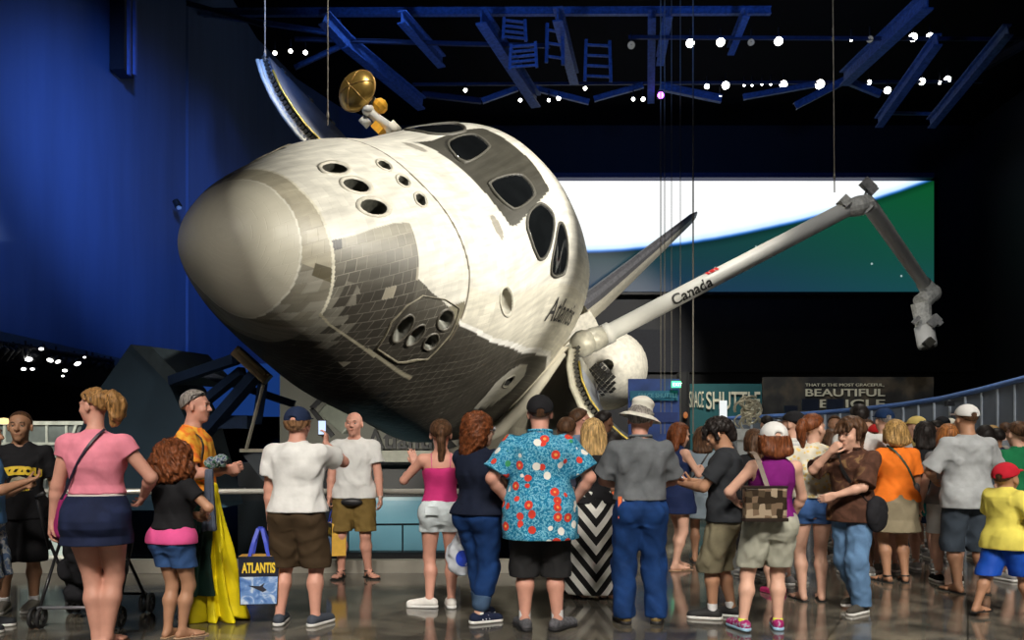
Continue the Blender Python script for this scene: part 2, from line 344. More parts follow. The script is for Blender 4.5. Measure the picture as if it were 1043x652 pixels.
# ---- skin material: tiles from a brick pattern in metres over painted base colours
def hull_material():
    m,nt,p=nodes('thermal_tiles'); L=nt.links.new
    at_=N(nt,'ShaderNodeVertexColor'); at_.layer_name='Col'
    ak=N(nt,'ShaderNodeAttribute'); ak.attribute_name='tilek'
    uv=N(nt,'ShaderNodeUVMap'); uv.uv_map='UVMap'
    nz=N(nt,'ShaderNodeTexNoise'); nz.inputs['Scale'].default_value=1.3; nz.inputs['Detail'].default_value=5; L(uv.outputs[0],nz.inputs['Vector'])
    br=N(nt,'ShaderNodeTexBrick'); br.offset=.5; br.inputs['Scale'].default_value=1.0; br.inputs['Brick Width'].default_value=.17; br.inputs['Row Height'].default_value=.165
    br.inputs['Mortar Size'].default_value=.006; br.inputs['Mortar Smooth'].default_value=.2; br.inputs['Color1'].default_value=(.35,.35,.35,1); br.inputs['Color2'].default_value=(1,1,1,1); br.inputs['Mortar'].default_value=(.55,.55,.55,1)
    L(uv.outputs[0],br.inputs['Vector'])
    # contrast factor
    k=ak.outputs['Fac']
    v=mth(nt,'SUBTRACT',br.outputs['Color'],.68); v=mth(nt,'MULTIPLY',v,k); v=mth(nt,'ADD',v,1.0)
    # pale gaps between the black tiles, in patches
    g=mth(nt,'MULTIPLY',br.outputs['Fac'],mth(nt,'MULTIPLY',mth(nt,'GREATER_THAN',k,.40),mth(nt,'MULTIPLY_ADD',nz.outputs['Fac'],.5,-.16)))
    col=N(nt,'ShaderNodeVectorMath',operation='SCALE'); L(at_.outputs[0],col.inputs[0]); L(v,col.inputs['Scale'])
    # grime
    n2=N(nt,'ShaderNodeTexNoise'); n2.inputs['Scale'].default_value=6; n2.inputs['Detail'].default_value=6
    mp=N(nt,'ShaderNodeMapping'); mp.inputs['Scale'].default_value=(.25,1.6,1); L(uv.outputs[0],mp.inputs[0]); L(mp.outputs[0],n2.inputs['Vector'])
    gr=mth(nt,'ADD',1.0,mth(nt,'MULTIPLY',mth(nt,'SUBTRACT',n2.outputs['Fac'],.5),mth(nt,'MULTIPLY_ADD',mth(nt,'MINIMUM',k,.12),6.0,.12)))
    c2=N(nt,'ShaderNodeVectorMath',operation='SCALE'); L(col.outputs[0],c2.inputs[0]); L(gr,c2.inputs['Scale'])
    ad=N(nt,'ShaderNodeVectorMath',operation='ADD'); L(c2.outputs[0],ad.inputs[0]); 
    cg=N(nt,'ShaderNodeCombineColor'); L(g,cg.inputs[0]); L(mth(nt,'MULTIPLY',g,.93),cg.inputs[1]); L(mth(nt,'MULTIPLY',g,.78),cg.inputs[2])
    L(cg.outputs[0],ad.inputs[1]); L(ad.outputs[0],p.inputs['Base Color'])
    ro=mth(nt,'MULTIPLY_ADD',n2.outputs['Fac'],.25,.35); L(ro,p.inputs['Roughness'])
    b=N(nt,'ShaderNodeBump'); b.inputs['Strength'].default_value=.35; b.inputs['Distance'].default_value=.01
    L(mth(nt,'MULTIPLY',br.outputs['Fac'],-1.0),b.inputs['Height']); L(b.outputs[0],p.inputs['Normal'])
    p.inputs['Specular IOR Level'].default_value=.45
    return m
HM=hull_material()
def make_fuselage():
    nx,na=430,560
    xs=(np.linspace(0,1,nx)**1.35)*8.7; xs[0]=0
    u=np.linspace(-1,1,na,endpoint=False); an=np.pi*u*1.0
    X,A=np.meshgrid(xs,an,indexing='ij'); P=hull(X,A)
    rng=np.random.default_rng(3)
    P0=P.copy()
    # metres along the skin
    du=np.linalg.norm(np.diff(P,axis=0),axis=2); U=np.concatenate([np.zeros((1,na)),np.cumsum(du,0)],0).mean(1)[:,None]+0*A
    dv=np.linalg.norm(np.diff(P,axis=1),axis=2); Vv=np.concatenate([np.zeros((nx,1)),np.cumsum(dv,1)],1); Vv-=Vv[:,na//2][:,None]
    # colours of the thermal protection
    aa=np.abs(A)
    col=np.zeros(X.shape+(3,)); tk=np.full(X.shape,.26)
    col[:]=(.66,.64,.57)
    col[(X>3.25)]=(.70,.68,.61)
    panel=(np.sin(X*3.3+np.round(Vv*1.4)*1.7)>.6)&(X>3.3); col[panel]*=.93
    col[(aa>.9)&(X>3.4)&(X<8.6)]*=np.array((.97,.95,.90)); 
    bx=np.array([0,.9,1.3,1.6,2.0,2.3,2.31,2.6,3.07,3.5,4.2,5.15,6.5,7.27,8.0,8.7]); ba=np.array([.9,.72,.6,.5,.42,.41,.93,1.02,1.11,1.23,1.235,1.26,1.315,1.325,1.33,1.40])
    lim=np.interp(X,bx,ba); lim=np.where((A<0)&(X<2.31),np.maximum(lim,1.0),lim); bl=aa>lim
    depth=np.clip((aa-lim)/.75,0,1); depth=np.where(X>2.3,np.clip((aa-.55)/.8,0,1),depth)
    blk=np.stack([.17-.125*depth,.16-.12*depth,.13-.098*depth],-1)  # upper black tiles greyed: weathering plus light from above put into the colour
    up_=np.clip(1-(aa-lim)/.45,0,1)*(X<2.31); blk=blk*(1+up_[...,None]*.9)  # extra paleness toward the top edge, light painted into the tiles
    col=np.where(bl[...,None],blk,col); tk=np.where(bl,.42,tk)
    # pale scuffed tiles around the lower lip of the nose and down the chine
    TU=np.floor(U/.17); TV=np.floor(Vv/.165); h1=np.mod(np.sin(TU*12.9898+TV*78.233)*43758.5453,1)
    scuff=bl&(X<1.7)&(X>.5)&(aa>1.15)&(aa<2.3); w=np.clip(1-np.abs(aa-1.6)/.7,0,1)*np.clip(1-np.abs(X-1.05)/.7,0,1)
    col=np.where((scuff&(h1<w*1.1))[...,None],np.array((.26,.245,.20))*(0.6+.5*h1[...,None]),col)
    few=bl&(h1>.985)&(X>1.0)&(X<3.3)&(aa<1.9); col=np.where(few[...,None],np.array((.34,.31,.24)),col)
    dk=bl&(h1<.015)&(X>.9)&(X<3.2); col=np.where(dk[...,None],np.array((.02,.02,.02)),col)
    # nose cap and the seal ring behind it
    xi=np.interp(aa,[0,.8,1.4,2.2,3.15],[.43,.51,.57,.64,.66]); xo=np.interp(aa,[0,.65,1.05,1.6,2.2,3.15],[.74,.86,.95,1.12,1.2,1.2])
    col=np.where((X<xi)[...,None],np.array((.50,.475,.39)),col); tk=np.where(X<xi,0.0,tk)
    ring=(X>=xi)&(X<xo); rc=np.where((aa<1.12)[...,None],np.array((.36,.33,.25)),np.where((h1<.45)[...,None],np.array((.28,.265,.22)),np.array((.20,.185,.145))))
    rc=np.where(((aa>1.05)&(aa<1.22)&(X>.72))[...,None],np.array((.10,.085,.05)),rc)
    col=np.where(ring[...,None],rc,col); tk=np.where(ring,.3,tk)
    col=np.where((np.abs(X-xi)<.012)[...,None],np.array((.62,.60,.52)),col)
    edge=(np.abs(X-xo)<.02)&(aa<1.6); col=np.where(edge[...,None],np.array((.62,.59,.48)),col)
    # recessed seams
    xsm=np.interp(aa,[0,.45,.8,1.35],[3.27,3.35,3.44,3.44]); sm=(np.abs(X-xsm)<.026)&(aa<1.36); P=P.copy()
    col=np.where(sm[...,None],np.array((.13,.11,.08)),col)
    ch=(np.abs(aa-np.interp(X,[1.1,1.35,3.3],[1.6,1.645,1.63]))<.012)&(X>1.1)&(X<3.3); col=np.where(ch[...,None],np.array((.36,.33,.24)),col)
    edgew=(~bl)&(aa>lim-.035)&(X>3.4); col=np.where(edgew[...,None],np.array((.9,.88,.83)),col)
    # dark windscreen surround, vent panel, tracker door
    dp=inpoly(X,A,DARKP); col=np.where(dp[...,None],np.array((.045,.042,.032)),col); tk=np.where(dp,.25,tk)
    vp=inpoly(X,aa,VENTP); col=np.where(vp[...,None],np.array((.62,.60,.52)),col); tk=np.where(vp,.05,tk)
    tri=inpoly(X,A,[(3.02,1.10),(3.40,1.02),(3.42,1.24),(3.2,1.16)]); col=np.where(tri[...,None],np.array((.22,.2,.14)),col)
    st=inpoly(X,aa,[(4.66,0.304),(4.766,0.297),(4.797,0.339),(4.812,0.423),(4.781,0.479),(4.705,0.486),(4.629,0.423),(4.614,0.36)]); col=np.where(st[...,None],np.array((.30,.28,.24)),col)
    # openings
    hole=np.zeros(X.shape,bool)
    for k,pl in JETS.items():
        pl_=pl
        if k in('F1D','F3D','F1L','F3L','TRK','VENT'):
            hole|=inpoly(X,aa,pl_)
        else: hole|=inpoly(X,A,pl_)
    V=P.reshape(-1,3); i=np.arange(nx-1)[:,None]; j=np.arange(na)[None,:]; j2=(j+1)%na
    Q=np.stack([i*na+j,i*na+j2,(i+1)*na+j2,(i+1)*na+j],-1)
    keep=~(hole[:-1]&hole[1:]&np.roll(hole,-1,1)[:-1]&np.roll(hole,-1,1)[1:]); keep[0]=True
    Q=Q[1:][keep[1:]].reshape(-1,4)
    o=np_obj('fuselage',V,Q,HM,ship); me=o.data
    # nose pole
    import bmesh
    ca=me.color_attributes.new('Col','FLOAT_COLOR','POINT'); c4=np.ones((len(V),4),np.float32); c4[:,:3]=col.reshape(-1,3); ca.data.foreach_set('color',c4.ravel())
    ta=me.attributes.new('tilek','FLOAT','POINT'); ta.data.foreach_set('value',tk.astype(np.float32).ravel())
    uvl=me.uv_layers.new(name='UVMap'); vi=np.zeros(len(me.loops),np.int32); me.loops.foreach_get('vertex_index',vi)
    uv=np.stack([U.ravel()[vi],Vv.ravel()[vi]],1).astype(np.float32); uvl.data.foreach_set('uv',uv.ravel())
    return o
fus=make_fuselage()
M_white=mat('white_thermal_blanket',(.70,.67,.58),.65,var=.1,scale=3)
M_wd=mat('weathered_white_tile',(.70,.665,.57),.6,var=.18,scale=5)
M_rim=mat('thruster_rim',(.55,.52,.44),.45,var=.15); M_rimd=mat('scorched_thruster_rim',(.10,.09,.07),.5,var=.3,scale=20)
M_black=mat('black_tile',(.035,.033,.03),.45,var=.3,scale=6)
M_glass=mat('dark_cockpit_glass',(.006,.007,.008),.06,var=.3,scale=2,spec=.7)
M_frame=mat('window_frame',(.085,.08,.065),.5,var=.2)
M_cup=mat('thruster_nozzle_interior',(.12,.12,.10),.4,.3,var=.3,scale=9)
# the tip of the nose: a little dome closing the first ring
def nose_cap():
    n=560; r=13; V=[];Fc=[]
    for i in range(r+1):
        x=(0.0012*(i/r)**2) if i<r else float(((1/429)**1.35)*8.7)
        x=float(((1/429)**1.35)*8.7)*(i/r)**2
        for k in range(48): V.append(hp(x,2*math.pi*k/48-math.pi) if i else (0,0,0))
    for i in range(r):
        for k in range(48):
            k2=(k+1)%48; Fc.append((i*48+k,i*48+k2,(i+1)*48+k2,(i+1)*48+k))
    return mesh_obj('nose_tip',V,Fc,mat('nose_cap_carbon',(.50,.475,.39),.45,var=.08,scale=2),ship)
nose_cap()
def jet(pl,rimm,name='thruster_nozzle',deep=.22,cupm=None,out=1.22,dirv=None,sgn=1):
    c=np.mean(pl,0); ctr=hp(*c)*1.0; n=hn(*c)
    dirv=-n if dirv is None else np.array(dirv,float)/np.linalg.norm(dirv)
    ring=lambda s,h: [hp(c[0]+(x-c[0])*s,c[1]+(a-c[1])*s)+n*h for x,a in pl]
    if sgn<0:
        fl=np.array([1,-1,1]); 
    K=len(pl); V=[];Fc=[]
    prof=[ring(out+.04,-.012),ring(out,.014),ring(.98,.016),ring(.90,-.005)]
    V=sum([[tuple(v) for v in r] for r in prof],[])
    for i in range(3):
        for k in range(K): Fc.append((i*K+k,i*K+(k+1)%K,(i+1)*K+(k+1)%K,(i+1)*K+k))
    f=lambda L:[(v[0],v[1]*sgn,v[2]) for v in L]
    r=mesh_obj(name,f(V),Fc,rimm,ship)
    base=ring(.93,-.003); V=[tuple(b) for b in base]; Fc=[]
    steps=[(.9,.3),(.78,.6),(.62,.85),(.45,1.0)]
    for s,t in steps:
        V+= [tuple(ctr+(b-ctr)*s+dirv*deep*t) for b in base]
    for i in range(len(steps)):
        for k in range(K): Fc.append((i*K+k,i*K+(k+1)%K,(i+1)*K+(k+1)%K,(i+1)*K+k))
    Fc.append(tuple(range(len(steps)*K,len(steps)*K+K)))
    mesh_obj('nozzle_bowl',f(V),Fc,cupm or M_cup,r); return r
M_throat=mat('dark_thruster_throat',(.09,.09,.075),.4,.3,var=.4,scale=14)
for k in ('F2F','F3F','F1F'): jet(JETS[k],M_rim,deep=.34,dirv=(.85,0,-.75),cupm=M_throat)
for k in ('F2U','F3U','F1U'): jet(JETS[k],M_rim,deep=.30,dirv=(.1,0,-1),cupm=M_throat,out=1.18)
for k in ('F1D','F3D'):
    for s in (1,-1): jet(JETS[k],M_rimd,deep=.26,dirv=(.15,.9,.75),sgn=s,out=1.10)
for k in ('F1L','F3L'):
    for s in (1,-1): jet(JETS[k],M_rimd,deep=.24,dirv=(0,1,.1),sgn=s,out=1.15)
for s in (1,-1):
    jet(JETS['TRK'],mat('tracker_rim',(.6,.57,.48),.5),'star_tracker_recess',.12,mat('tracker_interior',(.42,.40,.33),.5),1.12,sgn=s)
    jet(JETS['VENT'],mat('vent_rim',(.6,.58,.5),.5),'vent_port',.18,mat('vent_interior',(.03,.03,.03),.6),1.12,sgn=s)
# thruster bay scorched surround (raised patch between the side thrusters)
def patch(name,poly,m,h=.006,lift=.008,sgn=1,parent=None,res=10,hole=None):
    """rounded polygon laid on the hull"""
    c=np.mean(poly,0); P_=[]
    n=len(poly); pp=[]
    for i in range(n):
        a=np.array(poly[i-1]);b=np.array(poly[i]);d=np.array(poly[(i+1)%n])
        for t in (0,.34,.67):
            # quadratic corner
            q0=(a+b)/2;q1=(b+d)/2; pp.append((1-t)**2*q0+2*t*(1-t)*(b*.7+.3*(q0+q1)/2)+t*t*q1)
    K=len(pp); V=[];Fc=[]
    rings=[1.0]+[1-(i+1)/res for i in range(res)]
    for k,s in enumerate(rings):
        for q in pp:
            x,a=c+(q-c)*max(s,1e-3); V.append(hp(x,a)+hn(x,a)*lift)
    nb=len(V)
    for i in range(len(rings)-1):
        for k in range(K): Fc.append((i*K+k,i*K+(k+1)%K,(i+1)*K+(k+1)%K,(i+1)*K+k))
    Vb=[hp(*q)-hn(*q)*.03 for q in pp]; V+=Vb
    for k in range(K): Fc.append((nb+k,nb+(k+1)%K,(k+1)%K,k))
    V=[(v[0],v[1]*sgn,v[2]) for v in V]
    return mesh_obj(name,V,Fc,m,parent or ship), pp
def frame_ring(name,pp,m,w=1.16,lift=.035,parent=None):
    c=np.mean(pp,0); K=len(pp); V=[];Fc=[]
    for s,h in ((w+.03,-.02),(w,lift),(1.0,lift),(.97,-.01)):
        for q in pp:
            x,a=c+(np.array(q)-c)*s; V.append(hp(x,a)+hn(x,a)*h)
    for i in range(3):
        for k in range(K): Fc.append((i*K+k,i*K+(k+1)%K,(i+1)*K+(k+1)%K,(i+1)*K+k))
    return mesh_obj(name,V,Fc,m,parent or ship)
for k,pl in WIN.items():
    g,pp=patch('cockpit_window',pl,M_glass,lift=.016)
    frame_ring('window_frame',pp,M_frame,1.1 if k in('W3','W4') else 1.08,.03,g)
# scorched fairing around the side thrusters with a grooved raised edge
for s in (1,-1):
    pl=[(2.14,1.38),(2.24,1.20),(2.46,1.07),(2.9,1.05),(3.28,1.09),(3.36,1.3),(3.26,1.54),(2.75,1.60),(2.25,1.60)]
    K=len(pl); V=[];Fc=[]; c=np.mean(pl,0)
    for sc,h in ((1.03,-.01),(1.015,.014),(.985,.014),(.97,-.01)):
        for i in range(K):
            for t in (0,.25,.5,.75):
                q=np.array(pl[i])*(1-t)+np.array(pl[(i+1)%K])*t; q=c+(q-c)*sc; v=hp(*q)+hn(*q)*h; V.append((v[0],v[1]*s,v[2]))
    KK=K*4
    for i in range(3):
        for k in range(KK): Fc.append((i*KK+k,i*KK+(k+1)%KK,(i+1)*KK+(k+1)%KK,(i+1)*KK+k))
    mesh_obj('thruster_fairing',V,Fc,mat('scorched_fairing',(.19,.17,.12),.5,var=.5,scale=9),ship)
# ---- name on the side
def hull_text(txt,x0,a0,size,m,sgn=1):
    V,Fc=text_mesh(txt,size,.0,.002); out=[]
    import bmesh
    me=bpy.data.meshes.new('t'); me.from_pydata(V,[],Fc); b=bmesh.new(); b.from_mesh(me)
    bmesh.ops.triangulate(b,faces=b.faces); bmesh.ops.subdivide_edges(b,edges=[e for e in b.edges if e.calc_length()>.12],cuts=2)
    b.to_mesh(me); b.free()
    R_=2.45; V=[]
    for v in me.vertices:
        x=x0+v.co.x; a=a0-v.co.y/R_; q=hp(x,a)+hn(x,a)*.012; V.append((q[0],q[1]*sgn,q[2]))
    return mesh_obj('name_lettering',V,[tuple(f.vertices) for f in me.polygons],m,ship,False)
hull_text('Atlantis',6.55,1.125,.50,mat('dark_grey_lettering',(.05,.048,.045),.6))
# ---- aft end of the cabin: bulkhead
def section(x,n=64):
    return [tuple(hp(x,-math.pi+2*math.pi*k/n)) for k in range(n)]
s0=section(8.7); mb=MB(); mb.prism(s0,(.06,0,0)); mb.build('forward_bulkhead',M_wd,ship)
# ---- mid fuselage and wing glove, lofted; open on top between the sills
def mid():
    st=[(8.72,2.74,2.76,.75),(9.6,2.74,2.95,.35),(11,2.74,3.25,.25),(13,2.74,3.65,.2),(16,2.72,4.3,.2),(19,2.7,5.0,.15),(21.5,2.7,6.3,.1),(24,2.7,8.6,.1),(27,2.7,11.2,.1),(28.5,2.7,11.9,.1),(31,2.7,11.9,.08)]
    V=[];Fc=[];K=None
    for x,w,wl,th in st:
        half=[(-w+.25,-.9),(-w+.25,1.75),(-w,1.95),(-w-.02,1.2),(-w-.05,.3),(-(w+.35*(wl-w)) ,-.35+th*.5),(-(w+.8*(wl-w))-.02,-.75+th*.5),(-wl-.03,-.95),(-(w+.8*(wl-w))-.01,-1.15),(-w,-1.38),(-w*.6,-1.5),(0,-1.5)]
        ring=[(x,y,z) for y,z in half]+[(x,-y,z) for y,z in reversed(half[:-1])]
        K=len(ring); V+=ring
    for i in range(len(st)-1):
        for k in range(K-1): Fc.append((i*K+k,i*K+k+1,(i+1)*K+k+1,(i+1)*K+k))
        Fc.append((i*K+K-1,i*K,(i+1)*K,(i+1)*K+K-1))
    Fc.append(tuple(range(K))); Fc.append(tuple(reversed(range((len(st)-1)*K,len(st)*K))))
    m,nt,p=nodes('mid_fuselage_skin'); L=nt.links.new; tc=N(nt,'ShaderNodeTexCoord'); sp=N(nt,'ShaderNodeSeparateXYZ'); L(tc.outputs['Object'],sp.inputs[0])
    nz=N(nt,'ShaderNodeTexNoise'); nz.inputs['Scale'].default_value=2.5; L(tc.outputs['Object'],nz.inputs['Vector'])
    wv=mth(nt,'FRACT',mth(nt,'MULTIPLY',sp.outputs[0],1.6)); ln=mth(nt,'LESS_THAN',wv,.06)
    base=mixc(nt,nz.outputs['Fac'],(.60,.56,.46),(.78,.74,.64)); base=mixc(nt,mth(nt,'MULTIPLY',ln,.5),base,(.3,.27,.2))
    blk=mth(nt,'LESS_THAN',sp.outputs[2],-1.2); base=mixc(nt,blk,base,(.03,.03,.028)); L(base,p.inputs['Base Color']); p.inputs['Roughness'].default_value=.6
    return mesh_obj('mid_fuselage',V,Fc,m,ship,False)
mid()
# wing gloves forward: the pale leading edge that starts beside the cabin
for s in (1,-1):
    mb=MB(); pts=[]
    path=[(8.8,-2.88,1.80),(8.78,-2.98,1.05),(8.7,-3.07,.35),(8.4,-3.10,-.30),(7.7,-2.98,-.86),(6.9,-2.72,-1.28)]
    mb.tube([(x,y*s+.14*s,z) for x,y,z in path],[.07,.11,.13,.13,.1,.05],12)
    mb.build('glove_leading_edge',M_white,ship,True)
# payload bay interior: liner, sill longerons, a few frames
mb=MB()
for x in np.arange(9.2,27,1.45):
    pts=[(x,2.42*math.cos(t),1.7-2.35*math.sin(t)) for t in np.linspace(0,math.pi,13)]
    mb.tube(pts,.07,6)
mb.build('bay_frames',M_wd,ship,True)
# payload bay doors: curved shells hinged open on both sides
DY=[2.78,3.0,3.35,3.8,4.3,4.8,5.3,5.8,6.25,6.6]; DZ=[1.98,1.68,1.42,1.24,1.16,1.17,1.24,1.36,1.53,1.72]
for s in (1,-1):
    n=len(DY); th=.12; out=[]; inn=[]
    for i in range(n):
        a=np.array((DY[max(i-1,0)],DZ[max(i-1,0)]));b=np.array((DY[min(i+1,n-1)],DZ[min(i+1,n-1)])); t=(b-a)/np.linalg.norm(b-a); nr=np.array((-t[1],t[0]))
        out.append((DY[i],DZ[i])); inn.append((DY[i]+nr[0]*th,DZ[i]+nr[1]*th))
    poly=[(8.95,s*y,z) for y,z in out]+[(8.95,s*y,z) for y,z in reversed(inn)]
    V=[];Fc=[];K=len(poly)
    for x in (8.95,13.4,17.9,22.4,26.9): V+=[(x,q[1],q[2]) for q in poly]
    for i in range(4):
        for k in range(K): Fc.append((i*K+k,i*K+(k+1)%K,(i+1)*K+(k+1)%K,(i+1)*K+k))
    for e in (0,4):
        for k in range(n-1): Fc.append((e*K+k,e*K+k+1,e*K+K-2-k,e*K+K-1-k))
    d=mesh_obj('payload_bay_door',V,Fc,M_wd,ship,True)
    # dark seal and ribbed hinge line along the forward edge
    mb=MB(); mb.tube([(8.9,s*y,z-.02) for y,z in out],.05,6); mb.build('edge_seal',mat('pale_seal',(.62,.6,.5),.5),d,True)
    mb=MB()
    for k in range(40):
        t=k/39*(n-1.02); i=int(t); f=t-i; y=inn[i][0]*(1-f)+inn[i+1][0]*f; z=inn[i][1]*(1-f)+inn[i+1][1]*f
        mb.box((8.93,s*y,z+.03),(.03,.035,.05))
    mb.build('latch_fittings',mat('black_fittings',(.03,.028,.02),.5,var=.4),d)
    mb=MB(); mb.tube([(8.93,s*(y+.0),z+.13) for y,z in inn[1:-1]],.028,6); mb.build('gold_trim',mat('gold_trim',(.55,.42,.09),.4,.5),d,True)
    # radiator panels
    V=[];Fc=[]; r=[(y+0,z+.10) for y,z in inn[1:]]; r2=[(y,z+.05) for y,z in reversed(r)]; r2=[(y,z-.07) for y,z in reversed(r)]
    pl=r+r2; K=len(pl)
    for x in np.linspace(9.05,26.8,30): V+=[(x,s*y,z) for y,z in pl]
    for i in range(29):
        for k in range(K): Fc.append((i*K+k,i*K+(k+1)%K,(i+1)*K+(k+1)%K,(i+1)*K+k))
    mesh_obj('radiator_panel',V,Fc,mat('radiator_silver',(.50,.53,.60),.45,.1,var=.06,scale=2),d,True)
    for x in np.arange(10,26,1.6):
        mb=MB(); mb.box((x,s*(inn[-1][0]+.05),inn[-1][1]+.05),(.12,.06,.09)); mb.build('latch_roller',mat('dark_latch',(.05,.05,.055),.5),d)
# aft end: bulkhead, tail, two engine pods, wings are in the loft
mb=MB(); mb.prism([(27.0,2.7*math.cos(t)*1.0,1.6+2.5*math.sin(t)) for t in np.linspace(0,2*math.pi,40,endpoint=False)],(5.5,0,0)); mb.build('aft_fuselage',M_wd,ship,False)
mb=MB()
for (y,z,r) in ((-1.2,2.6,.22),(-.6,1.5,.18),(-1.7,1.6,.15),(.5,2.4,.2),(1.4,1.5,.25)): mb.lathe([(r,0),(r*.8,-.08),(0,-.08)],16,Matrix.Translation((26.98,y,z))@Matrix.Rotation(math.pi/2,4,'Y'))
for k in range(9):
    mb.beam((26.95,-2.2+k*.5,.9+.1*(k%3)),(26.95,-2.0+k*.45,2.9),.05,.05)
mb.build('bulkhead_fittings',mat('bulkhead_fittings_metal',(.33,.30,.2),.5,.3,var=.4),ship)
def pod(s):
    V=[];Fc=[]; st=[(26.1,.25),(26.25,.62),(26.6,1.02),(27.1,1.35),(27.8,1.58),(29,1.72),(31,1.75),(33,1.7),(34,1.5)]
    K=32
    for x,r in st:
        for k in range(K):
            t=2*math.pi*k/K; V.append((x,s*(2.62+r*1.0*math.cos(t)+.0),2.9+r*1.05*math.sin(t)))
    for i in range(len(st)-1):
        for k in range(K): Fc.append((i*K+k,i*K+(k+1)%K,(i+1)*K+(k+1)%K,(i+1)*K+k))
    Fc+= [tuple(range(K)),tuple(reversed(range((len(st)-1)*K,len(st)*K)))]
    o=mesh_obj('engine_pod',V,Fc,M_wd,ship,True)
    # block of black tiles on its forward face
    mb=MB(); bv=BVHTree.FromPolygons([Vector(v) for v in V],Fc); rr=random.Random(4)
    for iy in range(9):
        for iz in range(8):
            y=s*(2.1+iy*.17); z=1.75+iz*.165
            if (iy-4.2)**2/18+(iz-3)**2/13>1+rr.uniform(-.15,.2): continue
            h=bv.ray_cast(Vector((20,y,z)),Vector((1,0,0)))
            if h[0] is None: continue
            n=h[1] if h[1].x<0 else -h[1]; q=n.to_track_quat('Z','Y').to_matrix(); mb.box(h[0]+n*.01,(.075,.075,.02),q)
    mb.build('black_tile_block',M_black,o)
    return o
pod(-1); pod(1)
mb=MB(); pts=[(26.9,-1.5,4.0),(26.85,-1.95,3.5),(26.75,-2.15,2.9),(26.7,-2.1,2.4),(26.7,-1.9,2.0)]
mb.tube(pts,[.1,.16,.19,.17,.1],8); mb.build('pod_seal_strip',mat('rust_red_strip',(.11,.04,.025),.6,var=.3),ship,True)
def tail():
    # leading edge to trailing edge sections up the fin
    sec=[(4.0,26.0,33.6,.42),(4.9,27.2,34.2,.40),(8,30.2,34.9,.27),(11.3,33.3,35.9,.14),(11.7,33.9,36.0,.06)]
    prof=[(0,0),(.02,.5),(.08,.85),(.25,1),(.6,.9),(1,.12)]
    V=[];Fc=[];mi=[]
    for z,x0,x1,t in sec:
        ring=[(x0+(x1-x0)*u,-t*w,z) for u,w in prof]+[(x0+(x1-x0)*u,t*w,z) for u,w in reversed(prof[1:])]
        K=len(ring); V+=ring
    for i in range(len(sec)-1):
        for k in range(K): Fc.append((i*K+k,i*K+(k+1)%K,(i+1)*K+(k+1)%K,(i+1)*K+k)); mi.append(1 if (k in (0,1,K-1,K-2)) else 0)
    Fc+= [tuple(range(K)),tuple(reversed(range((len(sec)-1)*K,len(sec)*K)))]; mi+=[0,1]
    return mesh_obj('tail_fin',V,Fc,None,ship,False,mats=[M_wd,mat('grey_leading_edge',(.09,.09,.10),.45,var=.3)],midx=mi)
tail()
# ---- high gain antenna on the starboard sill
dsh=empty('dish_antenna',parent=ship); 
bpy.data.objects.remove(dsh)
def inv_plane(px,py,x):
    d=OR.T@np.array([(px-PX0)/F,1,(HOR-py)/F]); c=OR.T@(OT-np.array([0,0,EYE])); s=(x+c[0])/d[0]; return d*s-c
dc=inv_plane(363,92,9.0); dn=OR.T@np.array([-.42,-.85,.12]); dn/=np.linalg.norm(dn)
up=OR.T@np.array([-.25,0,1.]); up-=dn*(up@dn); up/=np.linalg.norm(up); sx_=np.cross(up,dn)
Md=Matrix([[*v] for v in np.stack([sx_,up,dn],1)]).to_4x4(); Md.translation=Vector(dc)
gold,nt,p=nodes('gold_antenna_mesh'); p.inputs['Base Color'].default_value=(.42,.27,.07,1); p.inputs['Metallic'].default_value=.75; p.inputs['Roughness'].default_value=.28
mb=MB(); prof=[(0,.22),(.12,.212),(.24,.185),(.35,.13),(.43,.05),(.47,-.03),(.47,-.05),(.42,.01),(.3,.11),(.15,.17),(0,.19)]
mb.lathe(prof,40,Md); dish=mb.build('antenna_dish',gold,ship,True)
mb=MB()
for t in (0,1.05,2.1,3.14,4.19,5.24):
    mb.tube([Md@Vector((r*math.cos(t),r*math.sin(t),z+.008)) for r,z in prof[:6]],.008,5)
mb.tube([Md@Vector((.47*math.cos(t),.47*math.sin(t),-.03)) for t in np.linspace(0,6.2832,41)],.016,6,False)
mb.build('dish_ribs',mat('copper_ribs',(.5,.3,.1),.35,.6),dish,True)
k1=inv_plane(375,112,9.0);k2=inv_plane(385,122,9.1);k3=inv_plane(404,136,9.3); kb=inv_plane(387,108,9.1)
mb=MB(); mb.tube([dc+dn*.15,k1,k2,k3],[.06,.1,.12,.14],10); mb.ell(k1,(.15,.13,.14)); mb.box(inv_plane(372,124,9.05),(.09,.09,.09)); mb.box(inv_plane(380,103,9.05),(.05,.12,.08)); 
mount=mb.build('antenna_mount',mat('white_mount',(.72,.72,.7),.4,var=.1),ship,True)
mb=MB(); mb.ell(kb,(.19,.17,.17),10); mb.build('yellow_housing',mat('yellow_orange_cover',(.85,.42,.03),.5,var=.12),mount,False)
mb=MB(); mb.box(inv_plane(386,132,9.1),(.16,.12,.08)); mb.build('yellow_housing',mat('yellow_orange_cover',(.85,.42,.03),.5,var=.12),mount,False)
mb=MB(); mb.tube([k3,inv_plane(396,126,9.2)],[.16,.13],12); mb.build('mount_boom',M_wd,mount,True)
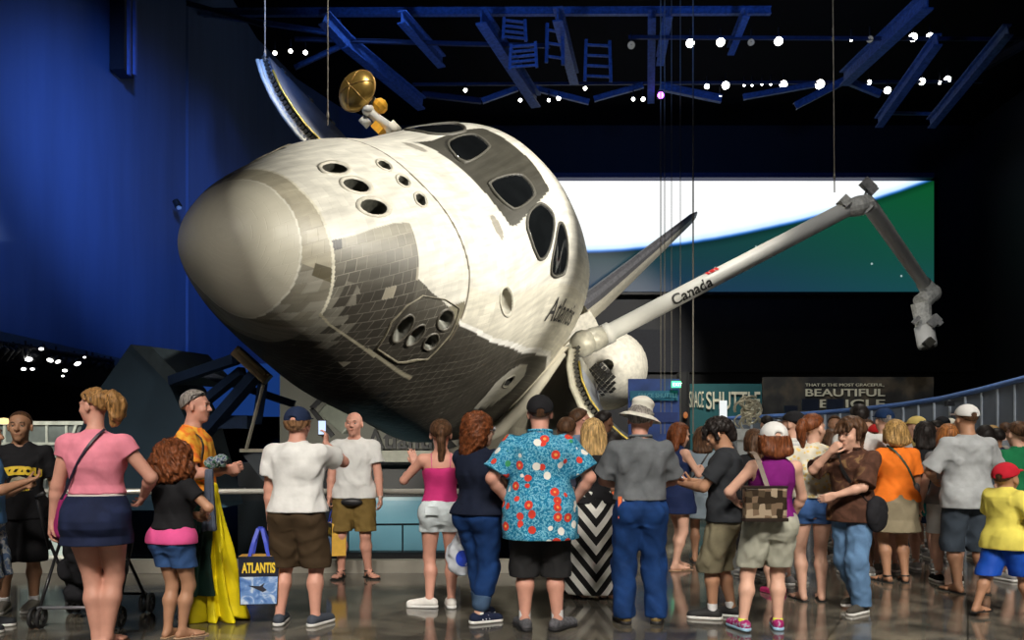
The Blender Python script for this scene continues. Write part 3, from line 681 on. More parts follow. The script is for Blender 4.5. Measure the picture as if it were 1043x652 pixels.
# ---- robotic arm (world coordinates converted to the ship's frame)
Wi=lambda p: OR.T@(np.array(p,float)-OT)
sh=Wi(at(594,350,18.0)); sh2=Wi(at(613,343,18.2)); elb=Wi(at(866,211,18.9)); e2=Wi(at(884,207,19.0)); wr=Wi(at(941,289,23.6)); w2=Wi(at(949,299,23.7)); w3=Wi(at(938,309,23.6)); w4=Wi(at(941,333,23.6)); w5=Wi(at(945,354,23.5))
arm_m,nt,p=nodes('arm_insulation'); L=nt.links.new
tc=N(nt,'ShaderNodeTexCoord'); nz=N(nt,'ShaderNodeTexNoise'); nz.inputs['Scale'].default_value=3; L(tc.outputs['Object'],nz.inputs['Vector']); L(mixc(nt,nz.outputs['Fac'],(.62,.62,.60),(.78,.78,.75)),p.inputs['Base Color']); p.inputs['Roughness'].default_value=.45
mb=MB(); d=(elb-sh2)
mb.tube([sh2+d*t for t in (0,.02,.021,.5,.97,1.0)],[.22,.22,.195,.185,.18,.16],20); boom=mb.build('robotic_arm_upper_boom',arm_m,ship,True)
mb=MB(); mb.tube([sh,sh*.5+sh2*.5,sh2],[.2,.27,.24],14); mb.ell(sh,(.3,.3,.3)); mb.beam(sh,sh+np.array([0,.1,-.5]),.3,.3); mb.build('shoulder_joint',mat('shoulder_metal',(.6,.58,.5),.45,.2,var=.2),boom,True)
mb=MB(); mb.tube([sh2+d*.006+np.array([0,0,0]),sh2+d*.035],[.235,.235],20); mb.build('clamp_band',arm_m,boom,True)
mb=MB(); mb.tube([elb-d*.012,elb+np.array([.0,-.1,.12]),e2],[.19,.23,.2],14); mb.box(Wi(at(860,206,18.8)),(.17,.11,.10)); mb.box(Wi(at(880,211,18.9)),(.12,.13,.11)); mb.build('elbow_joint',mat('elbow_wrap',(.58,.58,.55),.5,var=.25,scale=14),boom,False)
mb=MB(); a=Wi(at(880,203,18.9));b=Wi(at(884,189,18.9)); mb.tube([a,b],.03,6); mb.tube([Wi(at(888,202,18.9)),b],.02,6); mb.box(b,(.1,.16,.1)); mb.box(Wi(at(889,194,18.8)),(.09,.07,.09)); mb.build('elbow_camera',mat('camera_grey',(.3,.3,.3),.4,.2,var=.4),boom)
d2=wr-e2; mb=MB(); mb.tube([e2-d2*.02,e2+d2*.03,e2+d2*.5,e2+d2*.96,wr],[.15,.175,.17,.165,.2],20); fa=mb.build('forearm_boom',arm_m,boom,True)
mb=MB(); mb.tube([wr,w2],[.2,.24],12); mb.tube([w2,w3],[.23,.26],12); mb.tube([w3,w4],[.27,.22],14); mb.ell(w2,(.26,.26,.26)); mb.build('wrist_joint',mat('elbow_wrap',(.58,.58,.55),.5,var=.25,scale=14),boom,False)
mb=MB(); mb.tube([w4,w4*.15+w5*.85,w5],[.26,.26,.24],18); ef=mb.build('grapple_effector',arm_m,boom,True)
mb=MB(); mb.box(Wi(at(951,327,23.3)),(.12,.12,.16)); mb.box(Wi(at(956,329,23.3)),(.12,.07,.07)); mb.box(Wi(at(933,326,23.3)),(.05,.05,.12)); mb.build('effector_camera',mat('camera_grey',(.3,.3,.3),.4,.2,var=.4),boom)
mb=MB(); mb.box(Wi(at(946,349,23.2)),(.12,.1,.12)); mb.tube([w5,w5+(w5-w4)*.06],[.17,.17],14); mb.build('effector_snare',mat('black_fittings',(.03,.028,.02),.5,var=.4),boom)
# lettering on the boom
def boom_text():
    V,Fc=text_mesh('Canada',.34,.0,.008); dw=OR@(d/np.linalg.norm(d)); u=np.array(dw); 
    cam=np.array([0,0,EYE]); 
    P0=np.array(at(682,306,18.3)); base=OR@(sh2+d*0)+OT; t0=(P0-base)@u; ctr=base+u*t0
    vd=cam-ctr; vd-=u*(vd@u); vd/=np.linalg.norm(vd); w=np.cross(vd,u); 
    out=[]
    for x,y,z in V:
        th=(y-.14)/.2; q=ctr+u*x+(vd*math.cos(th)+w*math.sin(th))*.199; out.append(Wi(q))
    mesh_obj('country_lettering',out,Fc,mat('black_lettering',(.02,.02,.02),.5),boom,False)
    # small red flag above the last letter
    f=MB()
    for a0,a1 in ((1.02,1.08),(1.11,1.21),(1.24,1.30)):
        q=[]
        for x,y in ((a0,.30),(a1,.30),(a1,.43),(a0,.43)):
            th=(y-.16)/.2; q.append(Wi(ctr+u*x+(vd*math.cos(th)+w*math.sin(th))*.2))
        f.prism(q,Wi(ctr+vd*.004)-Wi(ctr))
    f.build('flag_emblem',mat('flag_red',(.6,.03,.03),.5),boom)
boom_text()
# ------------------------------------------------------------------ the hall
def struct(o): o['kind']='structure'; return o
def floor_mat():
    m,nt,p=nodes('polished_dark_stone'); L=nt.links.new; tc=N(nt,'ShaderNodeTexCoord')
    mp=N(nt,'ShaderNodeMapping'); mp.inputs['Rotation'].default_value=(0,0,.5); L(tc.outputs['Object'],mp.inputs[0])
    nz=N(nt,'ShaderNodeTexNoise'); nz.inputs['Scale'].default_value=1.4; nz.inputs['Detail'].default_value=8; nz.inputs['Distortion'].default_value=1.6; L(mp.outputs[0],nz.inputs['Vector'])
    c=ramp(nt,nz.outputs['Fac'],[(.3,(.045,.042,.036)),(.48,(.11,.10,.082)),(.58,(.20,.18,.14)),(.75,(.08,.074,.062))])
    br=N(nt,'ShaderNodeTexBrick'); br.offset=0; br.inputs['Scale'].default_value=1; br.inputs['Brick Width'].default_value=.9; br.inputs['Row Height'].default_value=.9; br.inputs['Mortar Size'].default_value=.006
    br.inputs['Color1'].default_value=(1,1,1,1); br.inputs['Color2'].default_value=(.75,.75,.75,1); br.inputs['Mortar'].default_value=(.3,.3,.3,1); L(mp.outputs[0],br.inputs['Vector'])
    mm=N(nt,'ShaderNodeVectorMath',operation='MULTIPLY'); L(c,mm.inputs[0]); L(br.outputs['Color'],mm.inputs[1]); L(mm.outputs[0],p.inputs['Base Color'])
    n2=N(nt,'ShaderNodeTexNoise'); n2.inputs['Scale'].default_value=2.5; L(tc.outputs['Object'],n2.inputs['Vector'])
    L(mth(nt,'MULTIPLY_ADD',n2.outputs['Fac'],.10,.05),p.inputs['Roughness']); p.inputs['Specular IOR Level'].default_value=.75
    b=N(nt,'ShaderNodeBump'); b.inputs['Strength'].default_value=.04; b.inputs['Distance'].default_value=.02; n3=N(nt,'ShaderNodeTexNoise'); n3.inputs['Scale'].default_value=3.5; L(tc.outputs['Object'],n3.inputs['Vector']); L(n3.outputs['Fac'],b.inputs['Height']); L(b.outputs[0],p.inputs['Normal'])
    return m
EDGE=9.32
mb=MB(); mb.prism([(-13,-6,0),(26,-6,0),(26,27.5,0),(4.2,27.5,0),(3.2,19,0),(1.2,13,0),(.25,EDGE,0),(-13,EDGE,0)],(0,0,-.35))
struct(mb.build('floor',floor_mat()))
mb=MB(); mb.bbox((-16.5,9.5,-6.3),(26,46.9,-6)); struct(mb.build('floor_lower_level',mat('lower_floor',(.02,.022,.028),.25,var=.3,scale=1)))
# walls
def wall_mat(name,col,rough=.65):
    m,nt,p=nodes(name); L=nt.links.new; tc=N(nt,'ShaderNodeTexCoord'); mp=N(nt,'ShaderNodeMapping'); mp.inputs['Scale'].default_value=(1,.8,.12); L(tc.outputs['Object'],mp.inputs[0])
    nz=N(nt,'ShaderNodeTexNoise'); nz.inputs['Scale'].default_value=2; nz.inputs['Detail'].default_value=3; L(mp.outputs[0],nz.inputs['Vector'])
    mx=N(nt,'ShaderNodeVectorMath',operation='SCALE'); mx.inputs[0].default_value=col; L(mth(nt,'MULTIPLY_ADD',nz.outputs['Fac'],.5,.75),mx.inputs['Scale']); L(mx.outputs[0],p.inputs['Base Color']); p.inputs['Roughness'].default_value=rough
    return m
BW=wall_mat('blue_painted_wall',(.085,.15,.34)); DK=wall_mat('dark_painted_wall',(.012,.013,.018))
mb=MB()
edges=[(-11.3,-6),(-11.3,14),(-11.3,28.9),(-11.25,29.0),(-11.3,29.1),(-11.3,37),(-10.6,41),(-9.2,44.4),(-7.0,47)]
V=[];Fc=[]
for x,y in edges:
    for z in (3.7,19.5): V.append((x,y,z))
for x,y in edges:
    for z in (3.7,19.5): V.append((x-.5,y+(.4 if y>40 else 0),z))
n=len(edges)
for i in range(n-1):
    a=2*i; Fc+= [(a,a+2,a+3,a+1),(a+2*n,a+1+2*n,a+3+2*n,a+2+2*n),(a,a+2*n,a+2+2*n,a+2)]
mb.add(V,Fc); struct(mb.build('wall_left',BW))
mb=MB(); mb.bbox((-20,47,-6),(26,47.4,19.5)); struct(mb.build('wall_back',DK))
mb=MB(); mb.bbox((26,-6,-6),(26.4,47.4,19.5)); struct(mb.build('wall_right',DK))
mb=MB(); mb.bbox((-20,-6.4,-6),(26.4,-6,19.5)); struct(mb.build('wall_front',mat('neutral_wall',(.06,.055,.05),.8)))
mb=MB(); mb.bbox((-20,-6.4,19.5),(26.4,47.4,19.8)); struct(mb.build('ceiling',mat('black_ceiling',(.002,.002,.003),.95,spec=.1)))
mb=MB(); mb.bbox((-17,-6,-6),(-16.6,47,3.7)); struct(mb.build('wall_left_lower',mat('dark_alcove_wall',(.012,.014,.02),.8)))
mb=MB(); mb.bbox((-17,-6,3.7),(-11.3,47,3.95)); struct(mb.build('ceiling_alcove',mat('soffit_grey_blue',(.10,.12,.15),.7)))
# dark pilaster hanging at the top left with two slender blue edges
pil=empty('ceiling_column',(-10.9,23.5,8),label='dark hanging column with blue lit edges in front of the blue wall',cat='column')
mb=MB(); mb.bbox((-.28,-.3,3.9),(.12,.3,11.4)); mb.build('column_shaft',mat('dark_steel',(.01,.012,.02),.5),pil)
for dx in (.2,.36):
    mb=MB(); mb.bbox((dx,-.32,3.75),(dx+.07,-.2,11.4)); mb.build('edge_tube',mat('blue_steel',(.10,.16,.42),.4),pil)
# ---- the screen
def screen():
    scr=empty('projection_screen',at(760,240,46.0),label='huge wide screen showing the bright curved limb of the earth over green and blue space',cat='screen')
    ox,oy,oz=at(760,240,46.0)
    x0=at(500,0,46)[0]-ox; x1=at(951,0,46)[0]-ox; z0=at(0,297,46)[2]-oz; z1=at(0,184.5,46)[2]-oz
    m,nt,p=nodes('earth_limb_picture'); L=nt.links.new; tc=N(nt,'ShaderNodeTexCoord'); sp=N(nt,'ShaderNodeSeparateXYZ'); L(tc.outputs['Object'],sp.inputs[0])
    X=mth(nt,'DIVIDE',mth(nt,'SUBTRACT',sp.outputs[0],x0),(x1-x0)); Z=mth(nt,'DIVIDE',mth(nt,'SUBTRACT',sp.outputs[2],z0),(z1-z0))
    # limb height: flat at left, curling up at right edge.  h(X) in 0..1
    h=mth(nt,'MULTIPLY_ADD',mth(nt,'POWER',mth(nt,'MAXIMUM',mth(nt,'SUBTRACT',X,.16),0.0),1.9),.93,.355)
    nz=N(nt,'ShaderNodeTexNoise'); nz.inputs['Scale'].default_value=.35; nz.inputs['Detail'].default_value=3; L(tc.outputs['Object'],nz.inputs['Vector'])
    dd=mth(nt,'ADD',mth(nt,'SUBTRACT',Z,h),mth(nt,'MULTIPLY_ADD',nz.outputs['Fac'],.02,-.01))
    limb=ramp(nt,mth(nt,'MULTIPLY_ADD',dd,2.2,.3),[(0,(0,0,0)),(.26,(0,.0,.0)),(.29,(.01,.06,.26)),(.315,(.10,.28,.75)),(.35,(.60,.80,1.0)),(.45,(.92,.97,1)),(.8,(1,1,1))])
    cl=ramp(nt,nz.outputs['Fac'],[(.35,(.90,.93,.92)),(.55,(1,1,1))])
    lm=N(nt,'ShaderNodeVectorMath',operation='MULTIPLY'); L(limb,lm.inputs[0]); L(cl,lm.inputs[1])
    gx=ramp(nt,X,[(0,(.008,.03,.03)),(.4,(.008,.036,.032)),(.62,(.006,.05,.035)),(.9,(.003,.085,.025)),(1,(.003,.09,.02))])
    gz=ramp(nt,Z,[(0,(.012,.03,.10)),(.3,(.008,.04,.06)),(1,(.003,.07,.02))])
    sky=mixc(nt,.55,gx,gz)
    st=N(nt,'ShaderNodeTexVoronoi'); st.inputs['Scale'].default_value=.9; mpp=N(nt,'ShaderNodeMapping'); mpp.inputs['Scale'].default_value=(1,0,1); L(tc.outputs['Object'],mpp.inputs[0]); L(mpp.outputs[0],st.inputs['Vector'])
    star=mth(nt,'MULTIPLY',mth(nt,'LESS_THAN',st.outputs['Distance'],.06),.35)
    sk=mixc(nt,star,sky,(.8,1,1)); below=mth(nt,'LESS_THAN',dd,0.02)
    fin=N(nt,'ShaderNodeVectorMath',operation='ADD'); L(lm.outputs[0],fin.inputs[0]); s2=N(nt,'ShaderNodeVectorMath',operation='SCALE'); L(sk,s2.inputs[0]); 
    w=mth(nt,'SUBTRACT',1.0,mth(nt,'MINIMUM',mth(nt,'MAXIMUM',mth(nt,'MULTIPLY_ADD',dd,8,.6),0.0),1.0)); L(w,s2.inputs['Scale']); L(s2.outputs[0],fin.inputs[1])
    p.inputs['Base Color'].default_value=(.01,.01,.01,1); L(fin.outputs[0],p.inputs['Emission Color']); p.inputs['Emission Strength'].default_value=1.15
    mb=MB(); mb.bbox((x0,-.03,z0),(x1,.05,z1)); mb.build('screen_surface',m,scr)
    mb=MB(); mb.bbox((x0-.2,.06,z0-.15),(x1+.12,.25,z1+.15)); mb.build('screen_frame',mat('screen_frame_black',(.01,.01,.012),.6),scr)
screen()
mb=MB(); 
tag(mb.bbox((at(560,0,45.9)[0],45.3,at(0,182,45.5)[2]),(at(945,0,46)[0],45.9,at(0,177,45.5)[2])).build('screen_header',mat('blue_header',(.02,.03,.10),.6)),'thin dark blue bar running along the top of the projection screen','header bar')
mb=MB(); 
struct(mb.bbox((at(600,0,46)[0],46.6,at(0,378,46)[2]),(25.9,46.95,at(0,334,46)[2])).build('trim_back',mat('back_ledge',(.02,.022,.03),.8)))
# ---- steelwork in the ceiling
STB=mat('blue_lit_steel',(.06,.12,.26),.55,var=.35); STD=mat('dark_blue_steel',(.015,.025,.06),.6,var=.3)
def beam(a,b,w,label,m=STB,i=True,d=None):
    A=np.array(at(*a));B=np.array(at(*b)); mb=MB(); c=(A+B)/2
    w*=.72; (mb.ibeam if i else mb.beam)(A-c,B-c,w,w*1.3); o=mb.build('roof_beam',m); o.location=c; tag(o,label,'beam','steel beams under the roof'); return o
BE=[((190,11,30),(338,34,30),.16,'thin blue steel tie running down from the upper left of the roof'),
((190,13,30.5),(785,11,30.5),.26,'long horizontal blue steel beam across the roof'),
((330,18,29),(352,42,29.8),.5,'short stub of blue beam at the upper end of the long left brace'),
((352,42,30),(430,106,34),.5,'long blue brace descending above the gold dish'),
((409,17,29),(450,63,32),.45,'blue brace just right of the gold dish brace'),
((490,16,29),(546,103,35),.55,'long blue brace descending left of the hanging ladders'),
((568,14,29),(585,80,34),.5,'blue brace between the two hanging ladder frames'),
((664,14,30),(663,101,35),.40,'vertical looking blue beam left of the hanging cables'),
((681,12,29),(672,62,32),.4,'blue brace beside the hanging cables'),
((760,12,29),(744,52,31),.35,'short blue brace right of the hanging cables'),
((945,0,27),(860,80,33),.55,'wide blue brace at the upper right dropping to the left'),
((955,40,28),(895,125,33),.42,'middle blue brace on the right side of the roof'),
((1027,30,28),(948,126,33),.42,'rightmost blue brace of the roof'),
((1043,44,29),(990,74,31),.30,'faint blue stub crossing the rightmost brace'),
((349,46,31),(300,69,31),.16,'thin blue tie left of the gold dish'),
((352,40,31),(345,20,31),.12,'tiny blue vertical tie over the left brace'),
((430,96,35),(490,103,36),.22,'faint blue bottom tie between left braces'),
((491,103,36),(527,90,36),.22,'thin blue tie rising to the left ladder brace'),
((545,90,36),(600,104,36),.22,'thin blue tie falling away from the ladder brace'),
((605,101,36),(655,87,36),.22,'thin blue tie rising towards the vertical beam'),
((672,88,36),(735,101,36),.3,'pale tie dropping right of the vertical beam'),
((757,99,36),(830,86,36),.22,'thin blue tie rising under the row of right lamps'),
((810,108,35),(860,82,35),.28,'double pale tie under the wide right brace'),
((862,82,35),(897,96,35),.26,'thin blue tie right of the wide right brace'),
((895,115,34),(950,116,34),.12,'thin low tie between the two right braces'),
((300,40,30),(560,47,31),.14,'dark horizontal tie behind the braces'),
((190,3,28),(270,26,30),.14,'dark thin tie at the top left of the roof'),
((640,38,30),(1040,40,30),.12,'dark lighting pipe carrying the upper right lamps'),
((420,86,36),(1000,83,36),.12,'dark lighting pipe carrying the lower row of lamps')]
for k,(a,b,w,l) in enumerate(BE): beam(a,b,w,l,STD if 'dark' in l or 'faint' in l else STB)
def ladder(px,py,w,h,rungs,tilt,label):
    o=empty('hanging_ladder_frame',at(px,py,30),tilt,label,'ladder frame','blue ladder frames hung from the roof')
    W_=w/F*30/2; H_=h/F*30/2; mb=MB()
    for s in (-1,1): mb=MB(); mb.beam((s*W_,0,-H_),(s*W_*.9,0,H_),.1,.1); mb.build('side_rail',STB,o)
    for k in range(rungs):
        z=-H_+2*H_*(k+.5)/rungs; mb=MB(); mb.beam((-W_,0,z),(W_,0,z),.09,.07); mb.build('rung',STB,o)
ladder(524,30,24,22,4,.2,'upper left blue ladder frame hanging from the roof')
ladder(533,57,28,26,5,-.2,'lower left blue ladder frame with crowded rungs')
ladder(609,62,27,42,4,.1,'right blue ladder frame with four shelves hanging from the roof')
ladder(565,45,18,40,3,.3,'dim ladder frame half hidden between the brighter ones')
LAMPS=[(703,44,5,1),(734,43,5,1),(793,42,5,1),(765,43,4,.05),(643,46,4.5,.05),(886,40,4,.05),(930,38,5,1),(947,37.5,4.5,1),(720,88,3,1),(739,87,4.5,1),(798,86,4.5,1),(835,86,5.5,1.2),(885,84,3,1),(904,92,4,1),(939,83,4,1),(965,81,4,1),(733,98,2.2,1),(645,101,2.2,1),(655,101,2.5,1),(474,92,2.2,1),(530,102,2.2,1),(569,100,2.6,1),(559,102,2,1),(596,90,2.2,1),(280,54,2.4,1),(296,52,2.4,1),(311,53.5,2.6,1),(758,87,1.3,.6),(766,87,1.3,.6),(776,86,1.3,.6),(785,86,1.3,.6),(867,41,1.5,.5),(848,40,2,.2),(957,84,2,.6)]
lens=emis('lamp_lens',(1.0,.98,.88),14); dim=emis('dim_lamp_lens',(.5,.5,.42),.25); can=mat('black_lamp_housing',(.012,.012,.014),.5)
where=['near the hanging cables','just right of the cables','further right on the upper pipe','unlit, on the upper pipe','unlit, left of the cables','unlit, under the wide brace','left of the bright pair','right of the bright pair','small, lower row','lower row right of the cables','lower row centre','largest of the lower row','small, beside the wide brace','beside the middle right brace','above the low tie','beside the rightmost brace','tiny, under the purple light','tiny pair, left','tiny pair, right','tiny, left of the ladder brace','tiny, at the foot of the ladder brace','right of the ladder brace foot','tiny, left of a brighter twin','tiny, above the lower ties','left of three near the bay door','middle of three near the bay door','right of three near the bay door','faint, first of four in a row','faint, second of four in a row','faint, third of four in a row','faint, fourth of four in a row','small slanted, upper pipe','dim bluish, upper pipe','faint, beside the rightmost brace lamp']
for (x,y,r,s),wv in zip(LAMPS,where):
    d=30 if y<60 else 36
    P_=np.array(at(x,y,d)); o=empty('stage_lamp',P_,label='round ceiling spotlight '+wv,cat='spotlight',group='spotlights under the roof')
    q=(Vector((0,3,2))-Vector(P_)).to_track_quat('Z','Y').to_matrix().to_4x4(); R_=r/F*d*.82
    mb=MB(); mb.lathe([(R_*1.02,.02),(R_*1.12,0.0),(R_*1.15,-.25),(R_*.7,-.5),(0,-.55)],16,q); mb.beam((0,0,0.0),(0,.0,R_+.35),.06,.04); mb.build('lamp_housing',can,o,True)
    mb=MB(); mb.lathe([(0,.02),(R_,0.0)],18,q); mb.build('lamp_lens',lens if s>.4 else dim,o)
o=empty('effect_lamp',at(673,97,34),label='small purple glowing light at the foot of the vertical beam',cat='lamp'); mb=MB(); mb.ell((0,0,0),(.13,.13,.13)); mb.build('lamp_lens',emis('purple_lens',(.45,.1,1.0),9),o); mb=MB(); mb.bbox((-.1,.1,0),(.1,.4,.25)); mb.build('lamp_housing',can,o)
# hanging cables
for px,w,yb,l in ((706,.045,462,'brightest hanging steel cable in front of the screen'),(673,.03,462,'leftmost hanging steel cable'),(677,.025,462,'second hanging cable beside the leftmost one'),(684,.02,462,'thin hanging cable, third from the left'),(693,.02,462,'thin hanging cable left of the brightest one')):
    t=np.array(at(px,-60,24)); b=np.array(at(px,yb-20,24)); mb=MB(); mb.tube([(0,0,0),tuple(b-t)],w*.5,6); o=mb.build('hanging_cable',mat('steel_cable',(.20,.18,.15),.5,.3)); o.location=t; tag(o,l,'cable','steel cables hanging from the roof')
for px,y0,yb,d,l in ((848,-40,196,18.8,'cable holding up the elbow of the robotic arm'),(270,-40,62,15.9,'cable holding the tip of the open left bay door'),(334,-20,128,16.5,'faint cable near the root of the left bay door')):
    t=np.array(at(px,y0,d)); b=np.array(at(px+(2 if px==848 else 0),yb,d)); mb=MB(); mb.tube([(0,0,0),tuple(b-t)],.014,6); mb.ell(tuple((b-t)*.93),(.03,.03,.08),8); o=mb.build('support_cable',mat('steel_cable',(.20,.18,.15),.5,.3)); o.location=t; tag(o,l,'cable')
# ---- banners and curved ramp wall on the right
def plaque(name,x0,y0,x1,y1,d,m,label,cat,th=.08):
    a=np.array(at(x0,y1,d)); b=np.array(at(x1,y0,d)); o=empty(name,((a[0]+b[0])/2,d,a[2]),label=label,cat=cat)
    w=(b[0]-a[0])/2; h=b[2]-a[2]; mb=MB(); mb.bbox((-w,0,0),(w,th,h)); mb.build('banner_panel',m,o); return o,w,h
teal,nt,p=nodes('teal_banner'); L=nt.links.new; tc=N(nt,'ShaderNodeTexCoord'); nz=N(nt,'ShaderNodeTexNoise'); nz.inputs['Scale'].default_value=.8; L(tc.outputs['Object'],nz.inputs['Vector']); L(mixc(nt,nz.outputs['Fac'],(.006,.07,.09),(.012,.13,.14)),p.inputs['Base Color']); p.inputs['Roughness'].default_value=.6
cream=mat('cream_lettering',(.72,.70,.55),.5)
def wtext(par,txt,px,py,d,hpx,m,wpx=None,bold=.0):
    size=hpx/F*d/.72; V,Fc=text_mesh(txt,size,.03,bold)
    xs=[v[0] for v in V]; w=max(xs)-min(xs); k=(wpx/F*d/w) if wpx else 1
    p0=np.array(at(px,py,d)); l=np.array(par.location)
    return mesh_obj('lettering',[(p0[0]-l[0]+(v[0]-min(xs))*k,p0[1]-l[1]-.03-v[2],p0[2]-l[2]+v[1]) for v in V],Fc,m,par,False)
mixm,nt,p=nodes('brown_photo_banner'); L=nt.links.new; tc=N(nt,'ShaderNodeTexCoord'); nz=N(nt,'ShaderNodeTexNoise'); nz.inputs['Scale'].default_value=1.1; nz.inputs['Detail'].default_value=5; L(tc.outputs['Object'],nz.inputs['Vector']); L(ramp(nt,nz.outputs['Fac'],[(.35,(.012,.013,.016)),(.5,(.04,.038,.035)),(.62,(.10,.08,.055)),(.75,(.05,.04,.035))]),p.inputs['Base Color']); p.inputs['Roughness'].default_value=.6
b1,_,_=plaque('wall_banner',703,391,776,470,25.2,teal,'teal banner reading SPACE SHUTTLE behind the crowd','banner')
wtext(b1,'SPACE',702,415,25.15,17,cream,14.5,.0); wtext(b1,'SHUTTLE',719,416.5,25.15,18,cream,55,.008)
b2,_,_=plaque('wall_banner',777,384,951,470,26.0,mixm,'long dark brown banner reading THAT IS THE MOST GRACEFUL BEAUTIFUL VEHICLE','banner')
wtext(b2,'THAT IS THE MOST GRACEFUL,',820,393.6,25.95,3.0,cream,80,.0); wtext(b2,'BEAUTIFUL',820,403.6,25.95,7.6,cream,81,.004); wtext(b2,'VEHICLE',820,415.2,25.95,8.4,cream,81,.004)
b3,_,_=plaque('wall_banner',640,386,692,470,24.0,mat('blue_banner',(.02,.05,.20),.6,var=.4,scale=2),'blue and teal banded banner beside the engine pod','banner')
mb=MB(); 
for k,(y0,y1,c) in enumerate(((398,408,(.01,.12,.20)),(420,430,(.012,.03,.14)))):
    a=np.array(at(642,y1,23.9))-np.array(b3.location); b=np.array(at(691,y0,23.9))-np.array(b3.location); mb=MB(); mb.bbox((a[0],-.05,a[2]),(b[0],-.005,b[2])); mb.build('colour_band',mat('band%d'%k if 0 else ('teal_band' if k==0 else 'navy_band'),c,.6),b3)
wtext(b3,'SPACE SHUTTLE',650,405,23.85,4.5,mat('pale_teal_letters',(.10,.30,.36),.5),40)
o=empty('dark_pillar',(at(697,0,24.6)[0],24.6,0),label='narrow black pillar between the blue and teal banners',cat='pillar'); mb=MB(); mb.bbox((-.17,0,0),(.15,.3,3.6)); mb.build('pillar_shaft',mat('black_paint',(.01,.01,.012),.6),o)
o=empty('exit_sign',at(689,391.5,23.7),label='small glowing green exit sign above the blue banner',cat='sign'); mb=MB(); mb.bbox((-.13,0,-.09),(.13,.06,.09)); mb.build('sign_box',emis('exit_green',(.08,.9,.35),2.2),o); text_obj('lettering','EXIT',.13,(-.11,-.01,-.05),emis('exit_letters',(.7,1,.8),3),o,depth=.005)
o=empty('wall_lamp',at(698,423,24.5),label='small dim orange light on the black pillar',cat='lamp'); mb=MB(); mb.ell((0,-.05,0),(.07,.05,.1),8); mb.build('lamp_lens',emis('orange_lens',(.8,.25,.06),.5),o)
# curved ramp wall
def ramp_wall():
    K=[(20,9.5,385-14),(17.2,11.2,0),(10.6,14.5,0)]
    px=[1075,1043,1000,960,920,880,840,800,765,740]; py=[379,386,397,406,412,416.5,420,423,425,426]; d=[13.0,14,15.4,16.8,18.2,19.5,20.8,22,23,23.8]
    P_=[np.array(at(x,y,q)) for x,y,q in zip(px,py,d)]
    # resample
    T_=np.linspace(0,9,46); PP=[np.array([np.interp(t,range(10),[p_[i] for p_ in P_]) for i in range(3)]) for t in T_]
    o=empty('curved_ramp_wall',(PP[20][0],PP[20][1],0),label='long curved grey panelled wall with a blue top rail behind the crowd',cat='wall'); l=np.array(o.location)
    V=[];Fc=[]
    for q in PP: 
        for dy,z in ((0,0),(0,q[2]-.06),(.14,q[2]-.06),(.14,0)): V.append((q[0]-l[0],q[1]+dy-l[1],z))
    for i in range(len(PP)-1):
        for k in range(4): Fc.append((4*i+k,4*i+(k+1)%4,4*i+4+(k+1)%4,4*i+4+k))
    Fc+= [(0,1,2,3),(len(V)-1,len(V)-2,len(V)-3,len(V)-4)]
    mesh_obj('wall_panels',V,Fc,mat('grey_blue_panel',(.13,.15,.18),.6,var=.12,scale=2),o,False)
    mb=MB(); mb.tube([tuple(q-l+np.array([0,.05,0])) for q in PP],.055,8); mb.build('top_rail',mat('blue_rail',(.10,.20,.50),.4),o,True)
    for i in range(0,46,2):
        q=PP[i]-l; mb=MB(); mb.bbox((q[0]-.03,q[1]-.05,0),(q[0]+.03,q[1]-.005,q[2]-.06)); mb.build('wall_post',mat('pale_post',(.42,.46,.50),.5),o)
ramp_wall()
for px,py,d,l in ((969,411,16.2,'small black speaker box fixed to the curved wall'),):
    o=empty('wall_speaker',at(px,py,d),label=l,cat='speaker'); mb=MB(); mb.bbox((-.07,0,-.05),(.07,.12,.05)); mb.build('speaker_box',can,o)
for px,l in ((825.5,'left of two dark monitors in front of the brown banner'),(851,'right of two dark monitors in front of the brown banner'),(806,'small dark blue monitor left of the pair')):
    w=.235 if px!=806 else .18
    o=empty('monitor',at(px,412.3 if px!=806 else 419,23.2),label=l,cat='monitor',group='monitors before the brown banner'); mb=MB(); mb.bbox((-w,0,-.16),(w,.08,.16)); mb.build('monitor_case',mat('monitor_navy',(.01,.015,.03),.35),o); mb=MB(); mb.bbox((-w*.1,.02,-2.4+ (0 if px!=806 else .2)),(w*.1,.08,-.15)); mb.build('monitor_stand',can,o)
# machinery display with a white plinth
o=empty('engine_display',(at(760,0,19.0)[0],19.0,0),label='cream mechanical exhibit of tubes and rings on a white plinth behind the crowd',cat='exhibit')
mb=MB(); rr=random.Random(5)
for k in range(15):
    z0=2.0+rr.uniform(-.1,.42); r=rr.uniform(.08,.24); t0=rr.uniform(0,6); cx=rr.uniform(-.15,.15)
    mb.tube([(cx+r*math.cos(t0+t),-.1+rr.uniform(-.02,.02),z0+r*.8*math.sin(t0+t)) for t in np.linspace(0,4.5,14)],rr.uniform(.015,.035),6)
for k in range(6): mb.tube([(rr.uniform(-.25,.25),-.1,1.9),(rr.uniform(-.2,.2),0,2.5)],.025,6)
mb.build('machinery',mat('cream_metal',(.55,.50,.36),.35,.5,var=.3),o,True)
mb=MB(); mb.bbox((-.3,-.25,1.55),(.3,.25,1.8)); mb.bbox((-.26,-.2,.0),(.26,.2,1.55)); mb.build('plinth',mat('plinth_white',(.6,.62,.6),.5),o)
o=empty('floor_lamp_panel',(at(737,0,19)[0],19.,0),label='narrow upright glowing white panel left of the machinery exhibit',cat='light panel'); mb=MB(); mb.bbox((-.08,0,1.95),(.08,.05,2.45)); mb.build('light_panel',emis('white_panel_light',(.95,1,1),.9),o); mb=MB(); mb.bbox((-.03,0,0),(.03,.05,1.95)); mb.build('panel_post',can,o)
